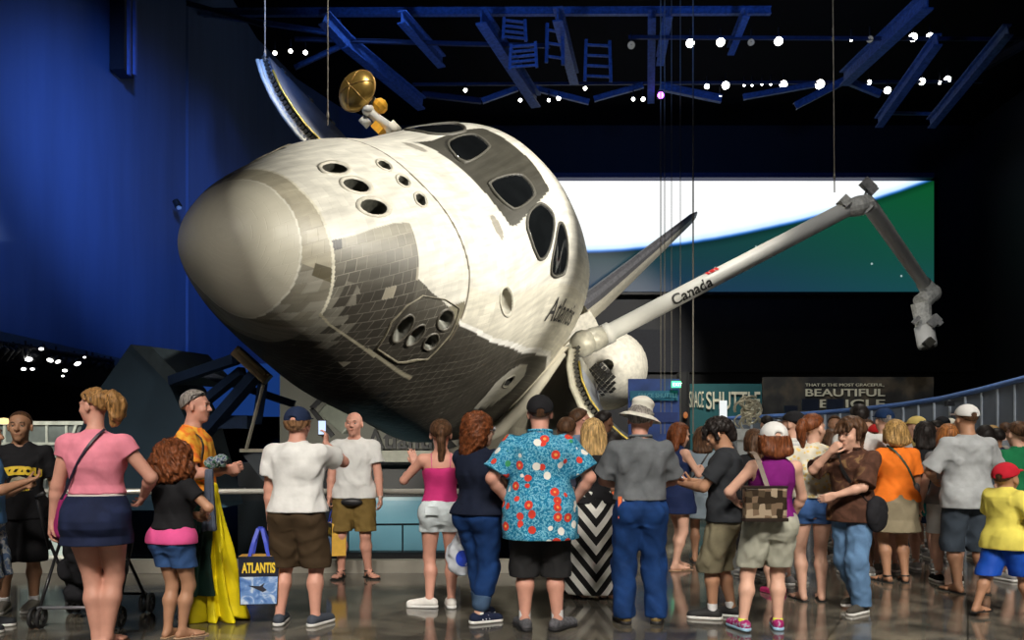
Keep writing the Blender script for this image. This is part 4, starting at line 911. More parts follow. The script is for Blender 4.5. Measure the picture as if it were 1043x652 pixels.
# ---- guard rail at the platform edge
gr=empty('guard_rail',(-4,EDGE-.03,0),label='long steel guard rail with glass panels along the platform edge',cat='railing')
steel=mat('brushed_steel',(.55,.54,.50),.28,.9,var=.1); 
mb=MB(); mb.tube([(-9,0,.90),(4.25,0,.90)],.032,12); mb.build('handrail',mat('satin_handrail',(.62,.60,.54),.3,.6,var=.05),gr,True)
for x in (-8.2,-5.9,-3.8,-1.55,.55+2.85,.0+1.35):
    mb=MB(); mb.bbox((x-.025,-.02,.1),(x+.025,.03,.88)); mb.build('rail_post',mat('dark_steel_post',(.05,.055,.06),.35,.6),gr)
gl,nt,p=nodes('tinted_glass'); p.inputs['Base Color'].default_value=(.75,.88,.95,1); p.inputs['Transmission Weight'].default_value=1; p.inputs['Roughness'].default_value=.02; p.inputs['IOR'].default_value=1.2
for a,b in ((-8.1,-5.98),(-5.82,-3.88),(-3.72,-1.62),(-1.48,1.28),(1.42,3.32)):
    mb=MB(); mb.bbox((a,-.006,.19),(b,.006,.80)); mb.build('glass_panel',gl,gr)
mb=MB(); mb.bbox((-9,-.05,0),(4.1,.10,.14)); mb.build('base_kerb',mat('kerb_steel',(.42,.40,.34),.3,.35,var=.15,scale=3),gr)
# ---- lower level things seen past the rail
def block(name,pts,off,m,label,cat,ctr=None):
    P_=[np.array(at(*p_)) for p_ in pts]; c=sum(P_)/len(P_); mb=MB(); mb.prism([tuple(p_-c) for p_ in P_],off); o=mb.build(name,m); o.location=c; return tag(o,label,cat)
navy=mat('dark_teal_paint',(.03,.065,.10),.6,var=.15,scale=1.5)
ped=block('support_pedestal',[(50,520,13),(95,405,13),(133,351,13),(171,389,13),(188,425,13),(214,520,13)],(.0,1.6,.0),navy,'huge dark teal wedge shaped pedestal behind the man in the orange shirt','pedestal')
cl=ped.location.copy(); mb=MB(); mb.prism([Vector(at(*q))-cl for q in ((133,351,12.98),(154,353,12.98),(183,383,12.98),(172,391,12.98))],(.3,1.6,.05)); mb.build('bevelled_edge',mat('grey_blue_bevel',(.06,.085,.10),.5),ped)
st=empty('support_truss',at(250,420,12.5),label='dark blue steel struts holding a tan beam under the nose of the shuttle',cat='support frame'); l=np.array(st.location)
def strut(a,b,w,m,nm='strut'):
    A=np.array(at(*a))-l;B=np.array(at(*b))-l; mb=MB(); mb.beam(tuple(A),tuple(B),w,w); mb.build(nm,m,st)
tb=mat('dark_blue_strut',(.02,.04,.09),.5,var=.2)
strut((175,388,12.9),(240,366,12.2),.14,tb); strut((262,380,12.2),(210,440,12.9),.16,tb); strut((247,378,12.4),(205,412,13),.13,tb); strut((268,388,12.2),(262,430,12.6),.12,tb); strut((200,430,13),(255,430,12.8),.2,tb); strut((205,380,13),(300,412,13.2),.12,tb)
strut((240,357,12.0),(273,387,12.0),.16,mat('tan_beam',(.22,.15,.07),.6,var=.3,scale=12),'tan_beam'); strut((243,356,11.9),(270,381,11.9),.05,mat('tan_beam_light',(.40,.30,.15),.6),'beam_lip')
strut((268,392,12.1),(251,457,12.3),.035,mat('pale_pole',(.45,.42,.33),.5),'slender_pole'); strut((244,459,12.3),(277,459,12.5),.05,mat('pale_pole',(.45,.42,.33),.5),'ledge'); 
block('grey_duct',[(246,462,12.4),(276,462,12.4),(285,485,12.4),(268,490,12.4)],(0,.6,0),mat('duct_grey',(.05,.06,.07),.6),'grey angled duct hanging beside the tee shirt man','duct')
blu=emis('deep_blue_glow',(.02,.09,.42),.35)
o=empty('blue_glow_backdrop',at(232,395,26),label='glowing sheet added for the blue lit background between the support struts',cat='panel'); mb=MB(); mb.bbox((-1.3,0,-.9),(2.3,.1,.75)); mb.build('panel_face',blu,o)  # added glowing sheet standing in for the blue-lit background
# big pale sign wall under the belly with dark lettering
sg=empty('exhibit_sign_wall',(at(375,0,19.2)[0],19.2,-6),label='grey tan curved exhibit wall under the belly with dark name lettering',cat='sign wall')
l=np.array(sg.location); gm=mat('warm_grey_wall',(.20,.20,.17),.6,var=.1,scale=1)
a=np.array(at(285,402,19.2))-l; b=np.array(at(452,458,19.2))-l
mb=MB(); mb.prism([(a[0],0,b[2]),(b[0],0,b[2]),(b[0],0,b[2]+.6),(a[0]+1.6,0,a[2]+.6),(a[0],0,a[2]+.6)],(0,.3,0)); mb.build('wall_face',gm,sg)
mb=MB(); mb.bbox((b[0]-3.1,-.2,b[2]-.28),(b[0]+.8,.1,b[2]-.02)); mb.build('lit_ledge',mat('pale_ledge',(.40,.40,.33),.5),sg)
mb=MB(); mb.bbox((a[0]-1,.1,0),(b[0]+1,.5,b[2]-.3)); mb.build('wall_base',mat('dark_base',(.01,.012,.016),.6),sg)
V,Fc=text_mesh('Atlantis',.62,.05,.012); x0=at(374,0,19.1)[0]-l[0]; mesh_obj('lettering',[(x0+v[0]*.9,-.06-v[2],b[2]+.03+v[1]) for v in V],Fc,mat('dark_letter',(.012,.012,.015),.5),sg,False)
o=empty('floodlight',at(340,424,17.5),label='grey boxy floodlight on a black bracket under the belly',cat='floodlight'); mb=MB(); Rr=Matrix.Rotation(.7,3,'Y'); mb.box((.1,0,0),(.34,.2,.22),Rr); mb.build('lamp_box',mat('floodlight_grey',(.10,.11,.09),.5),o,bevel=.03); mb=MB(); mb.beam((-.42,-.2,.15),(.02,-.2,-.42),.09,.09); mb.beam((-.42,-.2,.15),(-.15,-.2,.42),.09,.09); mb.build('bracket',can,o)
# teal panel, its glow standing in for the bluish-lit lower level, and a rail
o=empty('glowing_wall_panel',at(415,534,18.2),label='pale teal wall panel with its light put in as glow, low behind the guard rail glass',cat='wall panel')
m,nt,p=nodes('teal_panel_glow'); L=nt.links.new; tc=N(nt,'ShaderNodeTexCoord'); sp=N(nt,'ShaderNodeSeparateXYZ'); L(tc.outputs['Object'],sp.inputs[0]); nz=N(nt,'ShaderNodeTexNoise'); nz.inputs['Scale'].default_value=.9; L(tc.outputs['Object'],nz.inputs['Vector'])
f=mth(nt,'ADD',mth(nt,'MULTIPLY_ADD',sp.outputs[2],.5,.5),mth(nt,'MULTIPLY_ADD',nz.outputs['Fac'],.5,-.25)); L(ramp(nt,f,[(0,(.03,.07,.08)),(.5,(.16,.30,.32)),(1,(.03,.10,.13))]),p.inputs['Emission Color']); p.inputs['Emission Strength'].default_value=.9; p.inputs['Base Color'].default_value=(.05,.08,.09,1); p.inputs['Roughness'].default_value=.3
mb=MB(); mb.bbox((-1.35,0,-.62),(1.0,.1,.6)); mb.build('panel_glow',m,o)
mb=MB(); mb.bbox((-1.5,-.1,.6),(1.15,.15,1.2)); mb.bbox((-1.5,-.1,-1.0),(1.15,.15,-.62)); mb.bbox((1.0,-.1,-1),(1.15,.15,1.2)); mb.build('panel_surround',mat('black_paint',(.01,.01,.012),.6),o)
o=empty('lower_guard_rail',at(405,545,16.6),label='thin dark guard rail on the lower level in front of the glowing teal panel',cat='railing')
mb=MB(); mb.tube([(-1.4,0,.2),(1.3,0,.22)],.022,6); mb.build('top_bar',mat('dark_steel_post',(.05,.055,.06),.35,.6),o)
for x in (-1.1,-.98,.1,1.1):
    mb=MB(); mb.beam((x,0,-.35),(x,0,.2),.03,.03); mb.build('rail_post',mat('dark_steel_post',(.05,.055,.06),.35,.6),o)
mb=MB(); mb.bbox((-1.5,-.1,-.45),(1.4,.2,-.33)); mb.build('walkway_edge',can,o)
# ---- lit exhibit frame at the far left
ex=empty('exhibit_frame',at(90,470,15.5),label='white metal exhibit frame with arched panels behind the boy in the black tee',cat='exhibit'); l=np.array(ex.location)
wm=mat('white_frame_metal',(.62,.64,.58),.4,.2,var=.2); pm=mat('silver_panel',(.34,.38,.36),.35,.4,var=.35,scale=3)
def eb(a,b,w,nm='frame_bar',m=wm): 
    mb=MB(); mb.beam(tuple(np.array(at(*a,15.5))-l),tuple(np.array(at(*b,15.5))-l),w,w); mb.build(nm,m,ex)
for y in (431,452,466,490,498): eb((-5,y),(192,y),.05 if y!=431 else .07)
for x in (5,48,68,92,140,166,190): eb((x,431),(x,500),.045)
eb((54,500),(78,433),.05); eb((100,448),(112,434),.06); eb((75,450),(110,440),.06); eb((10,470),(45,452),.04)
for cx in (42,125): 
    mb=MB(); pts=[np.array(at(cx+22*math.cos(t),455-19*math.sin(t),15.55))-l for t in np.linspace(.1,3.04,12)]; mb.prism([tuple(q) for q in pts],(0,.08,0)); mb.build('arched_panel',pm,ex)
mb=MB(); a=np.array(at(-4,497,15.9))-l; b=np.array(at(186,433,15.9))-l; mb.bbox((a[0],0,a[2]),(b[0],.1,b[2])); mb.build('backing_panel',mat('backing_grey',(.15,.17,.165),.5,var=.5,scale=2),ex)
eb((188,498),(250,498),.04,'frame_bar',pm)
o=empty('orange_light',at(4,429,15),label='small warm light at the left edge of the exhibit frame',cat='lamp'); mb=MB(); mb.ell((0,0,0),(.12,.08,.06),10); mb.build('lamp_lens',emis('warm_lens',(1,.7,.3),1.5),o)
# white and yellow curved craft low at left
o=empty('white_capsule_model',at(52,580,11.2),label='low white curved craft with a yellow underside rim behind the boy and the stroller',cat='model craft'); mb=MB()
mb.lathe([(0,.42),(.2,.40),(.42,.27),(.56,.08),(.58,.0)],32); mb.build('white_shell',mat('shell_white',(.62,.64,.56),.35,var=.1),o,True); mb=MB(); mb.lathe([(.58,.0),(.60,-.05),(.54,-.10),(.3,-.14),(0,-.14)],32); mb.build('yellow_rim',mat('yellow_rim',(.75,.50,.03),.4),o,True)
mb=MB(); mb.beam((-.08,0,.4),(-.08,0,1.2),.05,.05); mb.beam((0.05,0,.4),(.05,0,.8),.03,.03); mb.bbox((-.35,-.2,-.9),(.35,.2,-.14)); mb.build('mast',pm,o)
# lighting rig in the alcove at the left: a bar of little cans
rg=empty('lighting_bar',at(55,356,17.0),label='dark bar crowded with small stage lights under the edge of the blue wall',cat='lighting rig'); l=np.array(rg.location)
mb=MB(); mb.tube([tuple(np.array(at(-10,348,16.5))-l),tuple(np.array(at(115,368,20))-l)],.05,8); mb.build('rig_bar',can,rg,True)
rr=random.Random(9)
for k in range(20):
    t=k/19; c=np.array(at(-5+118*t,350+18*t+rr.uniform(2,9),16.5+3.5*t))-l; mb=MB(); dv=Vector((rr.uniform(-.6,.6),rr.uniform(-.3,.3),-.5)).normalized()
    mb.tube([tuple(Vector(c)-dv*.14),tuple(Vector(c)+dv*.14)],[.07,.10],8); mb.beam(tuple(c),tuple(c+np.array([0,0,.22])),.04,.03); mb.build('stage_can',can,rg,True)
for x,y,r,tl in ((29,366,4,0),(42,355.5,2.5,0),(24,376,2.6,0),(33,376,2.2,0),(51,367,3.4,.3),(59,368.5,2.8,-.4),(79,370.5,3.4,-.4),(66,377.5,2.6,0),(64,383,1.6,0),(86,364,1.6,0)):
    o=empty('soffit_lamp',at(x,y,17.5),label='small white stage lamp glowing at %s in the alcove'%{29:'the left, widest',42:'the top left',24:'the lower left, first of two',33:'the lower left, second of two',51:'the middle, slanting up',59:'the middle, slanting down',79:'the right, brightest',66:'the low centre right',64:'the lowest point',86:'the far right, faint'}[x],cat='spotlight',group='small lamps in the alcove')
    R_=r/F*17.5; mb=MB(); mb.ell((0,0,0),(R_,R_*.6,R_*.55),12,Matrix.Rotation(tl,3,'Y')); mb.build('lamp_lens',emis('alcove_lens',(1,1,.95),5),o,True); mb=MB(); mb.bbox((-R_*.8,.03,-.02),(R_*.8,.16,R_*.9)); mb.build('lamp_housing',can,o)
# two little fixtures on the blue wall
for x,y,d,l_ in ((31,147,21,'small black and white spotlight high on the blue wall at far left'),(181,208,27,'small black spotlight on the blue wall beside the nose')):
    o=empty('wall_spotlight',at(x,y,d),label=l_,cat='spotlight'); mb=MB(); mb.tube([(-.08,0,.12),(.03,0,-.08)],[.10,.12],10); mb.build('lamp_housing',can,o); mb=MB(); mb.ell((.06,-.05,-.13),(.09,.06,.07),10); mb.build('lamp_lens',mat('white_lens_cover',(.5,.52,.55),.3),o)
# ------------------------------------------------------------------ light
def spot(name,loc,tgt,energy,col,size=40,blend=.4,rad=.3):
    l=bpy.data.lights.new(name,'SPOT'); l.energy=energy; l.color=col; l.spot_size=math.radians(size); l.spot_blend=blend; l.shadow_soft_size=rad
    o=bpy.data.objects.new(name,l); C.objects.link(o); o.location=loc; o.rotation_euler=(Vector(tgt)-Vector(loc)).to_track_quat('-Z','Y').to_euler(); return o
def area(name,loc,tgt,energy,col,sx,sy):
    l=bpy.data.lights.new(name,'AREA'); l.shape='RECTANGLE'; l.size=sx; l.size_y=sy; l.energy=energy; l.color=col
    o=bpy.data.objects.new(name,l); C.objects.link(o); o.location=loc; o.rotation_euler=(Vector(tgt)-Vector(loc)).to_track_quat('-Z','Y').to_euler(); return o
W1=(1,.95,.84)
spot('key_right',(14,10.6,9.6),(-1.8,12.2,4.6),18500,W1,32,.4,.12)
spot('key_top',(1.5,10,18.8),(-.5,14.5,6),5000,(1,.95,.84),42,.5,.3)
spot('front_fill',(5,-2,13),(0,14,4.5),350,(1,.93,.8),30,.6,.3)
spot('door_light',(-1.5,11.5,18.5),(-3.5,17,9),7500,(1,.95,.85),26,.6,.3)
spot('bay_fill',(7,-2,3.5),(1.4,20,2.8),13000,(1,.93,.76),11,.7,.2)  # low fill added to brighten the mid fuselage side, no actual lamp
spot('low_belly',(9,9.5,4.6),(1.5,18.5,2.2),1700,(1,.92,.74),38,.6,.3)
spot('arm_light',(3,6,17),(9,20,5),2800,(1,.97,.92),40,.5,.3)
spot('tail_light',(13,20,13),(5,39,7),24000,(1,.95,.85),36,.5,.3)
spot('bay_light',(6,13,13),(2.5,24,3),5000,(1,.95,.82),36,.6,.3)
for x_,e in ((-5.5,620),(-1.5,800),(2.5,900),(6.5,900)): spot('crowd_light',(x_*.8,-3.4,9.2),(x_,6.2,.3),e*4.6,(1,.93,.84),52,.75,.7)
spot('crowd_back_light',(7,15,13),(6,10,0),2000,(1,.92,.8),60,.8,.4)
spot('ramp_wash',(6.5,9.5,9),(11,17,1.6),1500,(.95,.97,1),75,.8,.3)
spot('sign_wash',(-3.0,15.0,.6),(-3.4,19.2,1.9),420,(1,.95,.82),80,.7,.2)
BL=(.17,.36,1.0)
spot('blue_wash',(-3.2,8.5,10.5),(-11.3,26.5,8.4),12000,BL,36,1,.5)
spot('blue_wash',(-2.5,27,18.8),(-11.3,34,8.0),1500,BL,50,1,.5)
spot('blue_wash',(-4,9,7),(-11.3,19,7.5),2600,BL,46,1,.5)
for p_,t_,e in (((-4,22,12),(-1,31,17.5),1300),((8,22,12),(11,32,17),1300),((2,20,11),(4,31,17.5),1000)): spot('blue_roof_wash',p_,t_,e,(.12,.30,1),80,.8,.4)
spot('exhibit_wash',(-8.8,13.2,3.6),(-8.3,15.7,1.1),420,(1,.98,.85),75,.6,.2)
spot('banner_wash',(5,18,9),(9,26,3),900,(1,.95,.85),70,.8,.3)
spot('banner_wash',(4,17,8),(5,24,2.4),260,(.9,1,.95),50,.8,.3)
w=bpy.data.worlds.new('hall'); bpy.context.scene.world=w; w.use_nodes=True; w.node_tree.nodes['Background'].inputs[0].default_value=(.02,.025,.04,1); w.node_tree.nodes['Background'].inputs[1].default_value=.3
# ------------------------------------------------------------------ camera
cam=bpy.data.cameras.new('camera'); co=bpy.data.objects.new('camera',cam); C.objects.link(co); co.location=(0,0,EYE); co.rotation_euler=(math.pi/2,0,0)
cam.sensor_fit='HORIZONTAL'; cam.sensor_width=36; cam.lens=36*F/1043; cam.shift_y=(HOR-326)/1043; cam.clip_end=200
bpy.context.scene.camera=co
vs=bpy.context.scene.view_settings; vs.view_transform='Standard'; vs.look='None'; vs.gamma=1; vs.exposure=0.0; vs.use_curve_mapping=False
# ------------------------------------------------------------------ people
SKIN={'fair':(.62,.36,.26),'pink':(.60,.30,.22),'tan':(.42,.22,.13),'olive':(.36,.19,.11),'brown':(.20,.10,.06)}
def skin_mat(k):
    return mat('skin_'+k,SKIN[k],.5,var=.10,scale=9,spec=.35)
def cloth(name,c,var=.10,scale=9,rough=.85): return mat(name,c,rough,var=var,scale=scale,bump=.12,spec=.2)
def pattern(name,fn,rough=.85):
    if name in _mc: return _mc[name]
    m,nt,p=nodes(name); tc=N(nt,'ShaderNodeTexCoord'); sp=N(nt,'ShaderNodeSeparateXYZ'); nt.links.new(tc.outputs['Object'],sp.inputs[0])
    o=fn(nt,tc.outputs['Object'],sp); nt.links.new(o,p.inputs['Base Color']); p.inputs['Roughness'].default_value=rough; p.inputs['Specular IOR Level'].default_value=.2; _mc[name]=m; return m
def noise(nt,v,sc,det=3,dist=0.0):
    n=N(nt,'ShaderNodeTexNoise'); n.inputs['Scale'].default_value=sc; n.inputs['Detail'].default_value=det; n.inputs['Distortion'].default_value=dist; nt.links.new(v,n.inputs['Vector']); return n.outputs['Fac']
def vor(nt,v,sc,rnd=1.0):
    n=N(nt,'ShaderNodeTexVoronoi'); n.inputs['Scale'].default_value=sc; n.inputs['Randomness'].default_value=rnd; nt.links.new(v,n.inputs['Vector']); return n
def f_tiedye(nt,v,sp): return ramp(nt,noise(nt,v,7,3,1.2),[(.3,(.75,.12,.03)),(.42,(.85,.22,.03)),(.5,(.90,.40,.04)),(.6,(.92,.52,.07)),(.72,(.85,.25,.05))])
def f_hawaii(nt,v,sp):
    base=ramp(nt,noise(nt,v,55,2),[(.42,(.012,.16,.30)),(.5,(.02,.25,.42)),(.57,(.25,.55,.66)),(.63,(.02,.22,.40))])
    a=vor(nt,v,10.5,.8); s=N(nt,'ShaderNodeSeparateColor'); nt.links.new(a.outputs['Color'],s.inputs[0])
    d=a.outputs['Distance']
    red=mth(nt,'MULTIPLY',mth(nt,'LESS_THAN',d,.36),mth(nt,'LESS_THAN',s.outputs[0],.42)); white=mth(nt,'MULTIPLY',mth(nt,'LESS_THAN',d,.32),mth(nt,'GREATER_THAN',s.outputs[0],.62)); gr=mth(nt,'MULTIPLY',mth(nt,'LESS_THAN',d,.28),mth(nt,'MULTIPLY',mth(nt,'GREATER_THAN',s.outputs[1],.55),mth(nt,'LESS_THAN',s.outputs[0],.66)))
    c=mixc(nt,gr,base,(.05,.30,.12)); c=mixc(nt,red,c,(.62,.05,.03)); c=mixc(nt,mth(nt,'MULTIPLY',mth(nt,'LESS_THAN',d,.13),mth(nt,'LESS_THAN',s.outputs[0],.42)),c,(.75,.35,.08)); return mixc(nt,white,c,(.75,.75,.68))
def f_chevron(nt,v,sp):
    t=mth(nt,'ADD',sp.outputs[2],mth(nt,'MULTIPLY',mth(nt,'ABSOLUTE',sp.outputs[0]),-1.25)); t=mth(nt,'FRACT',mth(nt,'MULTIPLY',t,6.0)); return mixc(nt,mth(nt,'GREATER_THAN',t,.5),(.012,.012,.012),(.66,.65,.60))
def f_denim(c):
    def f(nt,v,sp): return ramp(nt,noise(nt,v,6,5,.4),[(.3,tuple(.72*q for q in c)),(.5,c),(.7,tuple(1.45*q for q in c))])
    return f
def f_camo(nt,v,sp): return ramp(nt,noise(nt,v,14,2),[(.42,(.10,.16,.28)),(.5,(.45,.48,.50)),(.6,(.16,.22,.34))],'CONSTANT')
def f_floral(nt,v,sp):
    a=vor(nt,v,24); c=mixc(nt,mth(nt,'MULTIPLY',mth(nt,'LESS_THAN',a.outputs['Distance'],.33),.85),(.70,.66,.54),(.80,.58,.16)); return c
def f_stripes(nt,v,sp): return mixc(nt,mth(nt,'GREATER_THAN',mth(nt,'FRACT',mth(nt,'MULTIPLY',sp.outputs[2],26)),.78),(.66,.66,.63),(.42,.43,.45))
def f_patch(nt,v,sp):
    b=vor(nt,v,22,.35); s=N(nt,'ShaderNodeSeparateColor'); nt.links.new(b.outputs['Color'],s.inputs[0]); return ramp(nt,s.outputs[0],[(0,(.03,.02,.012)),(.3,(.16,.11,.07)),(.55,(.07,.05,.03)),(.75,(.33,.26,.18)),(1,(.10,.07,.05))],'CONSTANT')
def f_batik(nt,v,sp): return ramp(nt,noise(nt,v,9,4,1.0),[(.4,(.055,.024,.015)),(.58,(.10,.045,.028)),(.66,(.22,.13,.06))])
def hair_mat(name,c,curl=0):
    def f(nt,v,sp):
        mp=N(nt,'ShaderNodeMapping'); mp.inputs['Scale'].default_value=(1,1,.12) if not curl else (1,1,.6); nt.links.new(v,mp.inputs[0])
        return ramp(nt,noise(nt,mp.outputs[0],70 if not curl else 38,3,.6),[(.3,tuple(.35*q for q in c)),(.5,c),(.68,tuple(min(1,1.8*q) for q in c))])
    return pattern('hair_'+name,f,.5)
HAIR={'auburn':(.13,.040,.014),'ginger':(.26,.10,.03),'brown':(.07,.035,.018),'black':(.014,.011,.010),'blond':(.42,.27,.11),'grey':(.22,.20,.18),'lightbrown':(.17,.09,.045),'gold':(.33,.20,.07),'honey':(.25,.13,.045)}
def V3(*a): return np.array(a,float)
def ik(a,t,l1,l2,pole):
    d=t-a; L=np.linalg.norm(d); L2=min(L,(l1+l2)*.999); dn=d/L; t=a+dn*L2
    c=(l1*l1+L2*L2-l2*l2)/(2*L2); h=math.sqrt(max(l1*l1-c*c,0)); p=np.array(pole,float); p-=dn*(p@dn); p/=np.linalg.norm(p)+1e-9
    return a+dn*c+p*h, t
def rotz(a): c,s=math.cos(a),math.sin(a); return np.array([[c,-s,0],[s,c,0],[0,0,1.]])
def rotx(a): c,s=math.cos(a),math.sin(a); return np.array([[1,0,0],[0,c,-s],[0,s,c]])
def roty(a): c,s=math.cos(a),math.sin(a); return np.array([[c,0,s],[0,1,0],[-s,0,c]])
MALE=dict(z=[.44,.47,.50,.53,.565,.60,.64,.68,.72,.76,.79,.81,.83,.845],
          a=[.045,.088,.098,.098,.093,.086,.086,.093,.101,.104,.098,.078,.055,.036],
          b=[.035,.058,.068,.070,.066,.060,.059,.063,.069,.069,.062,.050,.040,.034])
FEM =dict(z=[.44,.47,.50,.53,.565,.60,.64,.68,.72,.76,.79,.81,.83,.845],
          a=[.045,.096,.108,.104,.093,.080,.076,.082,.090,.090,.084,.066,.046,.030],
          b=[.035,.062,.074,.072,.062,.053,.052,.058,.066,.064,.056,.044,.034,.030])
class Person:
    def __init__(s,label,px,py,H,yaw=0,sex='m',fat=0.0,skin='fair',h=.011,head=(0,0,0),arms=None,legs=None,lean=(0,0),group=None,hs=1.12,pos=None,build=1.0,fine=None):
        x,y=foot(px,py) if pos is None else pos
        s.root=empty('person',(x,y,0),math.radians(yaw),label,'person',group); s.H=H; s.h=h; s.seed=int(abs(x*1000)+abs(y*777))%9973; s.skin=skin_mat(skin); s.sk=skin
        T=MALE if sex=='m' else FEM; s.sex=sex; s.fat=fat
        z=np.array(T['z'])*H; a=np.array(T['a'])*H*build; b=np.array(T['b'])*H*build
        u=np.array(T['z']); w=np.exp(-((u-.58)/.09)**2); s.pa=a*(1+fat*(.35+.65*w)); s.pb=b*(1+fat*(.35+1.0*w)); s.pz=z
        s.cy0=np.array([0,0,-.004,-.006,0,.002,.004,.002,0,-.004,-.008,-.010,-.010,-.008])*H + w*fat*.03*H
        lx,ly=lean; f=np.clip((z-.5*H)/(.34*H),0,1); s.pcx=lx*f*H; s.pcy=s.cy0+ly*f*H
        s.lx,s.ly=lx*H,ly*H
        sw=(.108 if sex=='m' else .096)*H*build*(1+fat*.35); s.sw=sw
        s.sh={'L':V3(-sw+s.lx*.95,-.008*H+s.ly*.95,.790*H),'R':V3(sw+s.lx*.95,-.008*H+s.ly*.95,.790*H)}
        s.hip={'L':V3(-.052*H*(1+fat*.3),0,.495*H),'R':V3(.052*H*(1+fat*.3),0,.495*H)}
        s.ua,s.fa=.165*H,.142*H; s.th,s.sn=.235*H,.225*H
        s.el={};s.wr={};s.kn={};s.an={};s.hand={}
        arms=arms or {}
        for k,sg in (('L',-1),('R',1)):
            A=arms.get(k,{}); t=A.get('to'); 
            if t is None: t=(sg*(.155+fat*.05),.01,.495)
            t=V3(t[0]*H,t[1]*H,t[2]*H); e,w_=ik(s.sh[k],t,s.ua,s.fa,A.get('pole',(sg*.5,-1,-.1))); s.el[k]=e; s.wr[k]=w_
            s.hand[k]=dict(dir=A.get('dir'),n=A.get('n'),curl=A.get('curl',.35))
            Lg=(legs or {}).get(k,{}); t=Lg.get('to',(sg*.058,-.01,.045)); t=V3(t[0]*H,t[1]*H,t[2]*H); kn,an=ik(s.hip[k],t,s.th,s.sn,Lg.get('pole',(sg*.1,1,0))); s.kn[k]=kn; s.an[k]=an
            s.hand[k]['foot']=Lg.get('toe',(sg*.15,1,0)); 
        # head frame
        yw,pt,tl=[math.radians(q) for q in head]
        s.hk=(.232+.0*H)*hs if H>1.5 else (.205+.02*H)*hs; s.hk/=.232
        s.neck=V3(s.lx,s.ly-.010*H,.832*H)
        s.HR=rotz(yw)@rotx(-pt)@roty(tl)
        s.hc=s.neck+V3(0,.012*H,0)+s.HR@V3(0,.012,0)+V3(0,0,H-s.neck[2]-.118*s.hk) +rotz(yw)@V3(0,math.sin(pt)*.07,-abs(math.sin(pt))*.03)
        s.fs=1+fat*.5
        s.r_th=.050*H*(1+fat*.55)*(1.06 if sex=='f' else 1); s.r_kn=.031*H*(1+fat*.4); s.r_cf=.033*H*(1+fat*.4); s.r_an=.0195*H*(1+fat*.2)
        s.r_sh=.031*H*(1+fat*.5)*(.9 if sex=='f' else 1); s.r_ua=.029*H*(1+fat*.6)*(.9 if sex=='f' else 1); s.r_el=.0235*H*(1+fat*.4)*(.93 if sex=='f' else 1); s.r_wr=.0155*H*(1+fat*.2)
        s.fine=fine
    def hp(s,x,y,z): return s.hc+s.HR@(V3(x,y,z)*s.hk)
    def bbox(s,z0=-.02,z1=None,m=.06,arms=True):
        P_=[s.hc]+list(s.kn.values())+list(s.an.values())+[s.sh['L'],s.sh['R']]+(list(s.el.values())+list(s.wr.values()) if arms else [])
        P_=np.array(P_); m2=.20
        lo=P_.min(0)-m2; hi=P_.max(0)+m2; lo[0]=min(lo[0],-max(s.pa)-m); hi[0]=max(hi[0],max(s.pa)+m); lo[1]=min(lo[1],-max(s.pb)-m); hi[1]=max(hi[1],max(s.pb)+m)
        lo[2]=z0; hi[2]=z1 if z1 is not None else s.H+.03
        return lo,hi
    def body(s,toes=False,shod=True):
        H=s.H; lo,hi=s.bbox(-.01,max(H+.02,*(s.wr[k][2]+.22 for k in 'LR'))); S=SDF(lo,hi,s.h)
        S.profile(s.pz,s.pcx,s.pcy,s.pa,s.pb,k=.03)
        if s.sex=='f':
            for sg in (-1,1): S.ell((sg*.045*H+s.lx*.7,.045*H*(1+s.fat)+s.ly*.7,.715*H),(.040*H,.035*H,.038*H),.04)
        for k,sg in (('L',-1),('R',1)):
            S.ell(s.hip[k]+V3(sg*.004*H,-.028*H*(1+s.fat*.5),.005*H),(.052*H,.050*H,.055*H),.05)
            S.cone(s.hip[k]+V3(0,0,-.01*H),s.kn[k],s.r_th*1.08,s.r_kn,.03)
            d=s.an[k]-s.kn[k]; u=d/np.linalg.norm(d); back=np.cross(u,np.cross(V3(*s.hand[k]['foot'])*-1,u)); back/=np.linalg.norm(back)+1e-9
            S.cone(s.kn[k],s.kn[k]+d*.35+back*.007*H,s.r_kn*.97,s.r_cf,.03); S.cone(s.kn[k]+d*.35+back*.007*H,s.an[k],s.r_cf,s.r_an,.03)
            f=V3(*s.hand[k]['foot']); f=f/np.linalg.norm(f); sd=np.cross(f,V3(0,0,1)); z0=s.an[k][2]-.045*H
            heel=s.an[k]-f*.018*H; heel[2]=s.an[k][2]-.026*H; ball=s.an[k]+f*.085*H; ball[2]=s.an[k][2]-.030*H+f[2]*.085*H
            S.cone(s.an[k],heel,s.r_an,.016*H,.02); S.cone(s.an[k]+f*.012*H+V3(0,0,-.012*H),ball,.019*H,.0125*H,.02); S.cone(heel,ball,.015*H,.0125*H,.02)
            for t in range(5 if toes else 3):
                o=(t-2)*.0095*H if toes else (t-1)*.013*H; b=ball+sd*o; S.cone(b-f*.02*H,b+f*(.030-.004*abs(t-1))*H,.0095*H,.0065*H,.008)
            # arm
            S.cone(s.sh[k]+V3(-sg*.02*H,0,.004*H),s.sh[k],s.r_sh*.95,s.r_sh,.04); S.cone(s.sh[k],s.el[k],s.r_sh*.97,s.r_el,.03)
            m_=s.el[k]*.72+s.wr[k]*.28; S.cone(s.el[k],m_,s.r_el*.97,s.r_el*1.0,.02); S.cone(m_,s.wr[k],s.r_el,s.r_wr,.02)
            s._hand(S,k,sg)
        # neck, head and face
        hk=s.hk; fs=s.fs**.5
        S.cone(s.neck+V3(0,-.002*H,-.01*H),s.hp(0,-.012,-.05),.036*H*(1+s.fat*.3)*(1 if s.sex=='m' else .84),.052*hk*fs*(1 if s.sex=='m' else .88),.03)
        R=s.HR
